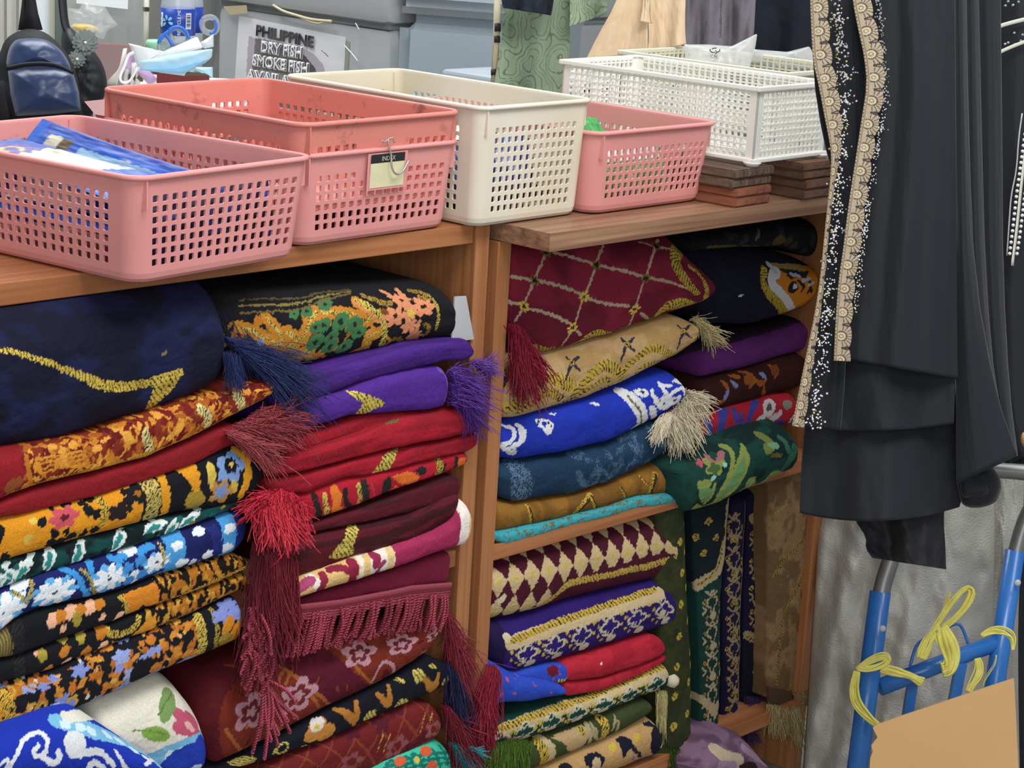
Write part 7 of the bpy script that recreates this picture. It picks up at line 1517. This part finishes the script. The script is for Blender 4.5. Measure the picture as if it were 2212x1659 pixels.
r = drape('N', [(1345, -40), (1330, 10), (1290, 80), (1266, 128)], [(1400, -40), (1398, 40), (1399, 80), (1398, 112)], 2.97, 90, 70, folds=.6, amp=.010, seed=4, name='hanging_blouse', label=bl_, cat='blouse', group=GH); r.base('#dcc3a2', .05); m_be = vcmat('chiffon', .75, .1, .03, 300, False, .2, .05); o = clothify(r, m_be)
r = drape('N', [(1398, -40), (1400, 40), (1402, 80), (1399, 113)], [(1482, -40), (1479, 40), (1480, 80), (1482, 95)], 2.985, 80, 60, folds=.8, amp=.010, seed=5, name='front_panel'); r.base('#dcc3a2', .05); clothify(r, m_be, o)
r = drape('N', [(1400, 95), (1410, 115), (1412, 137)], [(1474, 85), (1470, 105), (1474, 124)], 3.0, 60, 40, folds=1.4, amp=.010, seed=6, name='lower_flap'); r.base('#d8bf9d', .05); clothify(r, m_be, o)
r = drape('N', [(1392, -40), (1390, 10), (1384, 42), (1383, 46)], [(1409, -40), (1406, 10), (1407, 38), (1410, 51)], 2.95, 24, 40, folds=.5, amp=.004, seed=7, name='tie'); r.base('#dfc7a8', .05); clothify(r, m_be, o)
r = drape('N', [(1478, -40), (1480, 40), (1481, 115)], [(1634, -40), (1630, 40), (1626, 110)], 3.12, 120, 60, folds=2.0, amp=.012, seed=8, ramp=(1, .8), name='hanging_trousers', label='dusty grey trousers hanging between the beige blouse and the black cloth', cat='trousers', group=GH); r.base('#78727b', .1, (.01, .02)); r.stroke('N', [(1527, 45), (1519, 86)], .003, '#4d4850'); r.stroke('N', [(1558, -10), (1556, 80)], .005, '#5d5860'); clothify(r, vcmat('wool', .9, .15, .4, 900, False, .15, .3))
r = drape('N', [(1618, -40), (1622, 40), (1625, 108)], [(1790, -40), (1792, 60), (1795, 160)], 3.2, 90, 50, folds=1.2, amp=.012, seed=9, name='hanging_cloth', label='plain black cloth hanging behind the left gold lace of the gown', cat='cloth', group=GH); r.base('#1c212b', .08); clothify(r, vcmat('black_cloth', .85, .1, .05, 600, False, .2, .1))
# plastic bags over the rear lattice basket
pgm = mat('poly_bag', '#e2e4e2', .22, alpha=.55, spec=.6); z_ = P(1560, 140, D=2.93)
bg = thing('poly_bag', 'frosted plastic bag with a recycling mark, standing in the rear white basket', 'plastic bag', P(1560, 165, D=2.9), 'plastic bags in the rear white basket')
puff('film', 'N', [(1478, 96), (1530, 96), (1580, 100), (1636, 72), (1632, 100), (1618, 152), (1560, 160), (1480, 158)], 2.9, .012, pgm, bg, wr=.006, sharp=True)
mk_ = MB()
for pts in ([(1534, 106), (1534, 110), (1538, 113), (1544, 113)], [(1549, 113), (1554, 111), (1555, 106)], [(1545, 109), (1549, 113), (1545, 117)], [(1538, 106), (1542, 104), (1548, 104)]): mk_.tube([P(*q, D=2.878) for q in pts], .0008, 5)
mk_.build('recycling_mark', mat('bag_ink', '#4a4c4c', .6), bg, True)
a_, b_ = P(1535, 125, D=2.878), P(1548, 126, D=2.878); rv = (b_-a_)/np.linalg.norm(b_-a_)
text('bag_lettering', 'CPE', .0058, (a_, rv, cu, -nF), mat('bag_ink', '#4a4c4c', .6), bg, ext=.0001, align='LEFT')
tag(puff('poly_bag', 'N', [(1626, 106), (1700, 112), (1748, 100), (1760, 120), (1760, 150), (1690, 146), (1622, 136)], 2.95, .010, pgm, wr=.008, sharp=True), 'clear plastic bag lying beside the gold lace, in the rear white basket', 'plastic bag', 'plastic bags in the rear white basket')

tc_ = P(250, 262, D=2.78); zt_ = float(P(300, 275, D=2.76)[2]); stl = thing('side_table', 'small table under the pink tray behind the baskets', 'table', tc_*np.array([1, 1, 0]))
obox(P(205, 262, D=2.72), ex, .07, -nH, .12, zt_-.03, zt_-.006, .002, 'table_top', mat('counter_body', '#9a9c9e', .5), stl); obox(P(225, 262, D=2.76), ex, .04, -nH, .05, 0, zt_-.03, .002, 'table_leg', mat('counter_body', '#9a9c9e', .5), stl)
# ------------------------------------------------------------------ black gowns at the right
m_bk = mat('gown_black', '#191d24', .72, sheen=.22, bump=.12, bscale=900, spec=.35)
m_bk2 = mat('gown_lining', '#17191e', .6, sheen=.2, spec=.35)
DG = 2.40
gown = thing('hanging_gown', 'black layered gown edged with gold scalloped lace and silver stones', 'gown', P(1890, 1130, D=DG))
def gw(name, left, right, D, m=m_bk, **k):
    r = drape('N', left, right, D, name=name, **k); return clothify(r, m, gown, .0012)
# lowest skirt, lining, middle and upper layer, then the loose front panel
gw('skirt_layer', [(1770, 700), (1745, 860), (1733, 980), (1728, 1075), (1728, 1108)], [(2062, 700), (2065, 900), (2072, 1020), (2078, 1075), (2072, 1095)], DG+.045, fn=lambda U, V: .016*V*np.sin(2*PI*(1.25*U+.1))-.022*np.sin(PI*U)*V+.0015*np.sin(2*PI*5*U)*V, seed=1, nu=140, sag=24)
gw('lining', [(1838, 1095), (1850, 1128), (1872, 1160), (1870, 1185), (1885, 1205)], [(2040, 1085), (2038, 1130), (2042, 1180), (2043, 1215), (2044, 1230)], DG+.06, m_bk2, fn=lambda U, V: .010*np.sin(2*PI*1.2*U)+.002*np.sin(2*PI*3*U+V*3), seed=2)
gw('middle_layer', [(1790, 500), (1800, 780), (1810, 900), (1815, 930)], [(2062, 500), (2066, 780), (2062, 880), (2060, 915)], DG+.022, fn=lambda U, V: .010*V*np.sin(2*PI*(1.4*U+.2))-.012*np.sin(PI*U)*V, seed=3, nu=130, sag=6)
gw('upper_layer', [(1850, -60), (1872, 150), (1862, 350), (1838, 560), (1822, 740), (1822, 775)], [(2062, -60), (2064, 250), (2066, 550), (2068, 770), (2070, 818)], DG-.002, fn=lambda U, V: .013*np.sin(2*PI*(.9*U+.15+.15*V))*(.5+.5*V)+.0022*np.sin(2*PI*(3*U+.4*V)), seed=4, nu=150, nv=120)
gw('front_panel', [(1752, -60), (1756, 160), (1778, 300), (1800, 374), (1790, 467), (1775, 620), (1755, 707), (1735, 799), (1714, 920)], [(1880, -60), (1886, 160), (1886, 300), (1866, 400), (1850, 500), (1836, 640), (1826, 780), (1822, 860), (1815, 930)], DG+.010, fn=lambda U, V: .012*np.sin(PI*U)-.006*V, seed=5, nu=110, nv=140)
for L_, R_, d_ in (([(2105, -60), (2112, 300), (2120, 600), (2140, 850), (2165, 950)], [(2160, -60), (2164, 300), (2166, 600), (2180, 850), (2198, 985)], .05),
                   ([(2080, -60), (2086, 300), (2094, 600), (2112, 800), (2140, 968)], [(2112, -60), (2120, 300), (2128, 600), (2150, 850), (2182, 945)], .035),
                   ([(2056, -60), (2060, 300), (2064, 600), (2066, 900), (2066, 1045)], [(2086, -60), (2092, 300), (2104, 600), (2150, 850), (2198, 985)], .02)):
    gw('side_fold', L_, R_, DG+d_, fn=lambda U, V: -.014*np.sin(PI*U), wr=.0012, seed=6, nu=60, nv=90)
puff('rolled_hem', 'E2', [(1066, 1050), (1150, 1015), (1250, 1005), (1305, 1075), (1320, 1150), (1285, 1225), (1200, 1252), (1110, 1245), (1085, 1190)], DG+.055, .020, m_bk2, gown)
puff('rolled_hem', 'E2', [(1075, 1040), (1150, 985), (1250, 945), (1335, 925), (1356, 950), (1340, 982), (1260, 1000), (1160, 1018)], DG+.03, .010, m_bk, gown)
puff('rolled_hem', 'E2', [(1085, 1060), (1150, 1050), (1230, 1095), (1255, 1160), (1230, 1195), (1150, 1190), (1095, 1200)], DG+.04, .010, m_bk, gown)
# lace trims
def lace(pts, D, seed, dk=0, per=.0265):
    """scalloped lace ribbon: traced middle line with its width in pixels"""
    p = np.array([(a, b, c) for a, b, c in pts], float); q = smooth_pts(p, 620, 1); nv = 34
    d = np.gradient(q[:, :2], axis=0); d /= np.linalg.norm(d, axis=1)[:, None]; nrm = np.stack([-d[:, 1], d[:, 0]], 1)*-1
    r = Rug('lace_trim', None, seed=seed); v = np.linspace(-.5, .5, nv)
    c3 = np.array([P(a[0], a[1], D=D) for a in q]); s = np.r_[0, np.cumsum(np.linalg.norm(np.diff(c3, axis=0), axis=1))]
    ph = (s/per) % 1; sc = .30+.20*np.sqrt(np.abs(np.sin(PI*ph)))
    Vx = np.where(v[None, :] > 0, v[None, :]*2*sc[:, None], v[None, :])
    px = q[:, None, :2] + nrm[:, None, :]*(Vx*q[:, 2:3])[..., None]
    dd = D - .0012*np.cos(PI*v)[None, :] + dk*np.zeros_like(Vx)
    dr = cr*((px[..., 0]-CX)/F)[..., None] - cu*((px[..., 1]-CY)/F)[..., None] + fw
    V3 = CAM + dr*dd[..., None]
    S = np.repeat(s[:, None], nv, 1); T = Vx*.0165; r.raw(V3, S, T); r.flat(); r.base('#ab9a80', .12, (.004, .004)); r.fuzz(0)
    x = ((r.S/per) % 1)-.5; y = r.T/.0165; ang = np.arctan2(x*per, (y+.12)*.0165); rad_ = np.hypot(x*per, (y+.12)*.0165)
    dk_ = '#3a3028'; r.set((np.abs(((ang/(PI/9)) % 1)-.5) > .36) & (rad_ > .0058) & (y > -.15) & (np.abs(x) < .43), dk_)
    r.set((np.abs(rad_-.0052) < .0006) & (y > -.3), dk_); r.set((rad_ < .004) & (y > -.3), '#c9b896'); r.set((np.abs(rad_-.0019) < .0005), '#7d6a50')
    r.set((np.abs(np.abs(x)-.5)*per < .0014) & (y > .02-.12) & (y < .12), '#241e1a'); r.set((np.abs(np.abs(x)-.455) < .035) & (y > .1), dk_)
    r.set((np.abs(y+.46) < .035) & (((r.S/.004) % 1) < .4), dk_); r.set((np.abs(y+.36) < .02), '#7a6a50')
    i = np.arange(V3.shape[0]*nv).reshape(V3.shape[0], nv); qd = np.stack([i[:-1, :-1], i[1:, :-1], i[1:, 1:], i[:-1, 1:]], -1).reshape(-1, 4)
    o = mesh('lace_trim', r.V, None, vcmat('lace', .5, .1, .5, 700, False, .5, .4), gown, True, np.clip(r.C, 0, 1), quads=qd); o['label'] = 'pale gold scalloped lace'
    sd = o.modifiers.new('t', 'SOLIDIFY'); sd.thickness = .0014; sd.offset = 0; return o
lace([(1766, -60, 37), (1769, 0, 38), (1773, 75, 40), (1777, 130, 42), (1790, 190, 40), (1800, 250, 38), (1804, 290, 30), (1806, 330, 20), (1800, 380, 11), (1794, 430, 9), (1786, 500, 8), (1777, 600, 9), (1766, 680, 12), (1755, 740, 15), (1745, 800, 20), (1735, 860, 24), (1724, 922, 27)], DG-.008, 71)
lace([(1856, -60, 38), (1861, 0, 39), (1874, 60, 41), (1888, 120, 42), (1893, 185, 40), (1880, 260, 38), (1869, 330, 37), (1858, 400, 37), (1848, 470, 37), (1840, 540, 37), (1830, 600, 36), (1823, 690, 36), (1819, 780, 36)], DG-.018, 72)
# stones
def stones(line, w, D, n, seed, gold=.12, r0=.0014):
    rng = np.random.default_rng(seed); q = smooth_pts(np.array(line, float), 300, 1); V = [];Fc = []
    ln = np.r_[0, np.cumsum(np.linalg.norm(np.diff(q, axis=0), axis=1))]; out = {0: MB(), 1: MB()}
    pts = []
    while len(pts) < n:
        t = rng.uniform(0, ln[-1]); cl = .5+.5*math.sin(t/58*2*PI); 
        if rng.uniform() > .25+.75*cl: continue
        c = np.array([np.interp(t, ln, q[:, 0]), np.interp(t, ln, q[:, 1])]); off = rng.normal()*w*.42*(.5+.5*cl); y = rng.normal()*2
        p = c + np.array([off, y])
        if all(np.hypot(*(p-o_)) > 4.2 for o_ in pts[-60:]): pts.append(p)
        elif rng.uniform() < .02: pts.append(p)
    for p in pts:
        g = int(rng.uniform() < gold); rr = r0*rng.uniform(.6, 1.25)
        out[g].lathe(P(p[0], p[1], D=D), [(rr, 0), (rr*.8, rr*.5), (rr*.3, rr*.85)], 6, ax=-nF)
    for g, m, nm in ((0, mat('stone_silver', '#eef0f4', .12, metal=.75, spec=1), 'silver_stones'), (1, mat('stone_gold', '#d9cc8a', .2, metal=.6), 'gold_stones')):
        if out[g].v:
            o = out[g].build(nm, m, gown); o['kind'] = 'stuff'
stones([(1804, -30), (1806, 30), (1815, 70), (1822, 130), (1827, 195), (1822, 240), (1818, 300), (1815, 360), (1812, 420), (1806, 480), (1798, 540), (1793, 600), (1784, 690), (1778, 740), (1771, 800), (1765, 860), (1759, 925)], 26, DG-.004, 620, 1)
stones([(1806, 40), (1808, 120), (1809, 200), (1809, 260), (1808, 300)], 3, DG-.003, 46, 2, gold=1, r0=.001)
stones([(1896, -30), (1900, 30), (1905, 90), (1912, 180), (1908, 240), (1898, 300), (1886, 360), (1876, 430), (1864, 520), (1854, 600), (1846, 680)], 13, DG-.008, 420, 3, r0=.0011)
# second gown behind, with beaded bands
g2_ = thing('hanging_gown', 'black gown with pearl-edged white band, cut by the right edge of the photo', 'gown', P(2230, 1010, D=2.62))
def gw2(name, left, right, D, m=m_bk, **k): return clothify(drape('N', left, right, D, name=name, **k), m, g2_, .0012)
gw2('gown_body', [(2120, -60), (2125, 300), (2130, 620), (2140, 800), (2165, 960), (2185, 1000)], [(2330, -60), (2330, 300), (2330, 620), (2330, 800), (2330, 920), (2330, 930)], 2.62, fn=lambda U, V: .012*np.sin(2*PI*(1.5*U+.1)+V*2), seed=21, nu=90)
gw2('gown_lining', [(2150, 900), (2160, 960), (2170, 1000)], [(2330, 900), (2330, 950), (2330, 1010)], 2.66, m_bk2, folds=2, amp=.01, seed=22)
wb_ = mat('band_white', '#d3d2c4', .5)
for pts, w in (([(2150, 60), (2180, 50), (2230, 38)], 9), ([(2150, 118), (2180, 103), (2230, 84)], 8)): MB().tube(smooth_pts([P(*q, D=2.595) for q in pts], 14), w/2*2.6/F, 8, flat=.3).build('white_band', wb_, g2_, True)
MB().tube(smooth_pts([P(*q, D=2.58) for q in ((2222, 270), (2206, 400), (2196, 500), (2188, 560), (2187, 574))], 26), 5.5*2.6/F, 10, flat=.25).build('white_band', wb_, g2_, True)
for xs_, nm in ((((2214, 290), (2196, 420), (2187, 500), (2181, 548)), 'pearl_row'), (((2230, 300), (2214, 420), (2204, 500), (2197, 548)), 'pearl_row')):
    mb = MB(); q = interp_pts(np.array([P(*a, D=2.578) for a in xs_]), 22)
    for p in q: mb.lathe(p, [(.0005, -.0022), (.0019, -.0012), (.0022, 0), (.0019, .0012), (.0005, .0022)], 8, ax=-nF)
    o = mb.build(nm, mat('pearl', '#e9e9e6', .2, spec=.8), g2_, True)
MB().tube(smooth_pts([P(*q, D=2.585) for q in ((2208, 245), (2200, 300), (2196, 370), (2184, 420), (2180, 480), (2175, 552))], 26), .0009, 5).build('piping', mat('piping_silver', '#b9bbbd', .4), g2_, True)
mb = MB()
for (x, y) in ((2188, 11), (2172, 12), (2200, 4), (2191, 71), (2178, 92), (2192, 96), (2205, 88), (2171, 95), (2209, 75), (2178, 3)): mb.lathe(P(x, y, D=2.6), [(.0017, 0), (.0014, .0009), (.0005, .0015)], 7, ax=-nF)
o = mb.build('silver_stones', mat('stone_silver', '#eef0f4', .12, metal=.75, spec=1), g2_); o['kind'] = 'stuff'
# ------------------------------------------------------------------ sack, trolley, cardboard
def gz(x, y, D): p = P(x, y, D=D); return p
sackm = mat('woven_poly', '#bdbbb4', .42, bump=.8, bscale=260, var=.08, vscale=10, spec=.45, stretch=(1, 1, 1.6))
sk_ = drape('N', [(1772, 900), (1768, 1100), (1762, 1250), (1752, 1400), (1742, 1560), (1733, 1700), (1730, 1745)], [(2140, 900), (2150, 1100), (2146, 1300), (2140, 1500), (2130, 1650), (2120, 1730), (2116, 1760)], 2.98, 120, 140, fn=lambda U, V: -.09*np.sqrt(np.clip(np.sin(PI*U), 0, 1))+.016*(fbm(U*7, V*9, 5)-.5)*2+.006*np.sin(2*PI*(5*U+2*V)), seed=31, name='woven_sack', label='large white woven sack standing on the floor behind the blue trolley', cat='sack')
V = sk_.V.reshape(120, 140, 3); V[..., 2] = np.maximum(V[..., 2], .004); o = clothify(sk_, sackm, None, .0015)
sk2 = drape('N', [(2120, 900), (2128, 1100), (2126, 1300), (2120, 1500), (2110, 1730)], [(2230, 880), (2226, 1100), (2218, 1300), (2205, 1500), (2195, 1740)], 3.06, 60, 120, fn=lambda U, V: -.05*np.sin(PI*U)+.012*(fbm(U*5, V*9, 8)-.5)*2, seed=32, name='woven_sack', label='second white woven sack half hidden at the right, behind the trolley post', cat='sack')
sk2.V[:, 2] = np.maximum(sk2.V[:, 2], .004); clothify(sk2, sackm, None, .0015)
DT = 2.72
tb = mat('trolley_blue', '#2a6cb8', .35, var=.08, vscale=20, dirt='#5a6a78', dscale=30, dthr=.7, spec=.5, coat=.3); tg_ = mat('tube_grey', '#8b8d8c', .4, metal=.6, var=.1, vscale=30)
tro = thing('hand_trolley', 'blue steel hand trolley with grey handle tubes leaning against the sacks', 'trolley', P(1990, 1750, D=DT)*np.array([1, 1, 0]))
T3 = lambda pts: Q('E3', pts)
def post(a, b, ext, w, D, nm, m, **k):
    A_, B_ = P(*T3([a])[0], D=D), P(*T3([b])[0], D=D); d = B_-A_
    e_ = B_ + d*max(0, (B_[2]-.03)/-d[2]) if ext else B_
    o = MB().tube([A_, e_], w/2.865/2*D/F, 22).build(nm, m, tro, True); return o, A_, (B_-A_)
p1, A1_, d1 = post((578, 568), (437, 1659), True, 132, DT, 'post', tb); p2, A2_, d2 = post((1412, 312), (1285, 1150), True, 122, DT+.05, 'post', tb)
def gt(pts, D, w): return MB().tube(smooth_pts([P(*q, D=D) for q in T3(pts)], 40), w/2.865/2*D/F, 20)
gt([(580, 600), (600, 500), (640, 380), (700, 200), (780, 20), (900, -120), (1100, -180), (1250, -190)], DT, 108).build('handle_tube', tg_, tro, True)
gt([(1415, 340), (1445, 220), (1490, 90), (1560, -20), (1580, -110), (1530, -165), (1420, -178), (1250, -190)], DT+.05, 104).build('handle_tube', tg_, tro, True)
c1, c2 = P(*T3([(575, 1160)])[0], D=DT+.004), P(*T3([(1335, 868)])[0], D=DT+.054); MB().tube([c1, c2], 108/2.865/2*DT/F, 22).build('crossbar', tb, tro, True)
MB().tube(smooth_pts([P(*q, D=DT+.01) for q in T3([(762, 1030), (780, 960), (800, 900), (835, 868), (1000, 782), (1060, 762), (1085, 790), (1105, 840), (1122, 890)])], 40), 20/2.865/2*DT/F, 10).build('wire_handle', tb, tro, True)
for a, b, w in (((778, 1120), (735, 1400), 84), ((1078, 1005), (1030, 1260), 90)):
    A_, B_ = P(*T3([a])[0], D=DT+.03), P(*T3([b])[0], D=DT+.03); d = (B_-A_); B_ = A_+d*2.2; s = w/2.865/2*DT/F*.72
    e1_ = ex; V = [p+sx*s*e1_+sy*s*nH for p in (A_, B_) for sx, sy in ((-1, -1), (1, -1), (1, 1), (-1, 1))]
    MB().add(V, [(0, 1, 2, 3), (7, 6, 5, 4), (0, 4, 5, 1), (1, 5, 6, 2), (2, 6, 7, 3), (3, 7, 4, 0)]).build('upright_bar', tb, tro)
for (x, y, D) in ((592, 796, DT-.0212), (1428, 512, DT+.05-.020)):
    c = P(*T3([(x, y)])[0], D=D); MB().lathe(c, [(.0042, 0), (.0040, .0004)], 14, ax=-nF).build('pin_hole', mat('hole_pale', '#b4b9bc', .6), tro, True)
c = P(1985, 1760, D=DT); 
bpv = [P(x, 1700, D=DT) for x in (1860, 2140)]
ax_ = (bpv[1]-bpv[0])*np.array([1, 1, 0]); ax_ /= np.linalg.norm(ax_); b0 = A1_+d1*((A1_[2]-.03)/-d1[2]); b1_ = A2_+d2*((A2_[2]-.03)/-d2[2])
MB().tube([b0, b1_], .016, 16).build('axle_bar', tb, tro, True)
for q in (b0, b1_): MB().lathe(q+np.array([0, 0, -.001])-ax_*.012, [(.028, 0), (.028, .024)], 24, ax=ax_).build('wheel', mat('rubber', '#202224', .8), tro, True)
# yellow raffia ties
yl = mat('raffia_yellow', '#ddd56a', .45, var=.15, vscale=60, sheen=.2)
def raffia(name, label, paths, D, par=None):
    t = thing(name, label, 'twine', P(*T3([paths[0][0][0]])[0], D=D), 'yellow twine tied to the trolley')
    rng = np.random.default_rng(len(label))
    for pts, w in paths:
        mb = MB(); q = smooth_pts(np.array([P(a[0], a[1], D=D) for a in T3(pts)]), 34)
        for k in range(9):
            off = (k-4)/4*w/2.865*D/F*.42
            wob = rng.normal(size=3)*.0012; t_ = np.linspace(0, 1, 34); sp = .35+.65*np.abs(np.sin(PI*t_*rng.uniform(.8, 1.3)+rng.uniform(0, 1)))
            nr = np.gradient(q, axis=0); nr = np.cross(nr, nF); nr /= np.linalg.norm(nr, axis=1)[:, None]+1e-9
            mb.tube(q+nr*(off*sp)[:, None]+wob*np.sin(PI*t_)[:, None]-nF*.0006*(k % 3), w/2.865*D/F*.16, 6, flat=.5)
        mb.build('ribbon', yl, t, True)
    return t
raffia('twine_knot', 'yellow twine looped round the wire handle and crossbar, one loop standing up', [([(880, 860), (940, 760), (1010, 660), (1080, 570), (1130, 540), (1150, 575), (1110, 660), (1030, 740), (960, 790)], 44), ([(830, 980), (860, 900), (900, 830), (950, 790)], 70), ([(950, 790), (985, 880), (1010, 960), (1000, 1050), (960, 1060)], 110), ([(1010, 570), (985, 650), (940, 740)], 20)], DT-.026)
raffia('twine_knot', 'yellow twine wound round the left post of the trolley', [([(430, 1050), (500, 1000), (590, 965), (635, 985), (580, 1030), (500, 1050), (435, 1040)], 44), ([(580, 1040), (660, 1060), (760, 1090), (840, 1130)], 62), ([(432, 1060), (405, 1180), (420, 1260), (480, 1330), (560, 1395)], 64)], DT-.028)
raffia('twine_knot', 'yellow twine hanging from the right end of the crossbar', [([(1200, 840), (1260, 805), (1340, 810), (1400, 850), (1395, 930)], 34), ([(1175, 980), (1190, 1040), (1160, 1110), (1120, 1185)], 46), ([(1295, 960), (1285, 1020), (1240, 1080), (1210, 1150)], 10)], DT-.012)
# cardboard
cb = [P(*q, D=2.56) for q in T3([(532, 1412), (545, 1395), (700, 1340), (1000, 1240), (1250, 1155), (1405, 1105), (1416, 1300), (1425, 1500), (1440, 1800), (505, 1800), (515, 1600), (530, 1560), (522, 1520), (560, 1470), (545, 1440)])]
o = MB().prism(cb, nF*.004).build('cardboard_sheet', mat('cardboard', '#c69f6c', .8, var=.06, vscale=6, bump=.15, bscale=40, dirt='#7a5a3c', dscale=18, dthr=.72)); tag(o, 'brown cardboard sheet standing in front of the blue trolley', 'cardboard')
# dark cloth at the lower right edge
r = drape('N', [(2214, 1000), (2210, 1180), (2203, 1260), (2199, 1400), (2205, 1760)], [(2330, 1000), (2330, 1150), (2330, 1350), (2330, 1500), (2330, 1760)], 2.86, 60, 80, folds=1, amp=.02, seed=41, name='hanging_cloth', label='black cloth hanging at the lower right edge beside the cardboard', cat='cloth'); clothify(r, m_bk2)
tag(puff('tan_item', 'N', [(2204, 935), (2225, 930), (2240, 950), (2230, 970), (2206, 966)], 2.55, .01, mat('wicker', '#c19a66', .7, bump=.6, bscale=200)), 'tan rounded corner of something at the right edge, below the gown', 'tan object')  # tan corner of an unknown thing; nothing is built to hold it
# ------------------------------------------------------------------ light: the shop's ceiling fluorescents and a front area light
def area(name, loc, target, sx, sy, power, col=(1, 1, 1)):
    l = bpy.data.lights.new(name, 'AREA'); l.shape = 'RECTANGLE'; l.size = sx; l.size_y = sy; l.energy = power; l.color = col
    o = bpy.data.objects.new(name, l); COL.objects.link(o); o.location = loc
    d = Vector(target)-Vector(loc); o.rotation_euler = d.to_track_quat('-Z', 'Y').to_euler(); return o
area('ceiling_lamp', (-.5, -1.2, 2.75), (0, .0, .6), 1.6, .9, 48, (1, .98, .95))
area('ceiling_lamp', (1.2, -.9, 2.75), (.5, 0, .6), 1.2, .7, 20, (.96, .98, 1))
area('ceiling_lamp', (.6, 2.0, 2.75), (.6, 2.1, .6), 2.2, 1.0, 75, (.97, .99, 1))
area('front_area_light', (-2.6, -2.6, 1.7), (0, 0, .6), 1.8, 1.6, 38, (1, .99, .97))  # broad soft area light from the near left, below ceiling height
w = bpy.data.worlds.new('world'); SC.world = w; w.use_nodes = True
w.node_tree.nodes['Background'].inputs['Color'].default_value = (.9, .95, 1, 1); w.node_tree.nodes['Background'].inputs['Strength'].default_value = .32
SC.view_settings.view_transform = 'Standard'; SC.view_settings.look = 'None'; SC.view_settings.gamma = 1; SC.view_settings.exposure = 0.0
SC.view_settings.use_curve_mapping = False
# ------------------------------------------------------------------ pieces of parts go one level deeper
def nest(child, part):
    """children named child (and their repeats) move under the part of the same thing"""
    for o in list(SC.objects):
        if o.name.split('.')[0] == child and o.parent is not None and o.parent.parent is None:
            c = [k for k in o.parent.children if k.name.split('.')[0] == part and k is not o]
            if c:
                q = min(c, key=lambda k: (sum((Vector(k.bound_box[i])+k.location for i in range(8)), Vector())/8-sum((Vector(o.bound_box[i])+o.location for i in range(8)), Vector())/8).length)
                l = q.location.copy(); o.parent = q; o.location = o.location-l
for a_, b_ in (('index_card', 'card_pocket'), ('card_band', 'card_pocket'), ('barcode', 'barcode_panel'), ('label_flower', 'label_band'), ('label_bottle_mark', 'label_band'), ('label_lettering', 'label_band'), ('barcode_panel', 'label_band'),
               ('pin_hole', 'post'), ('lettering', 'lettering_halo'), ('charm_centre', 'flower_charm'), ('bag_lettering', 'film'), ('recycling_mark', 'film'), ('tape', 'sleeve'), ('sleeve_crease', 'sleeve'), ('sleeve_glint', 'sleeve'), ('braid', 'twisted_fringe'), ('post_bolt', 'corner_post')): nest(a_, b_)
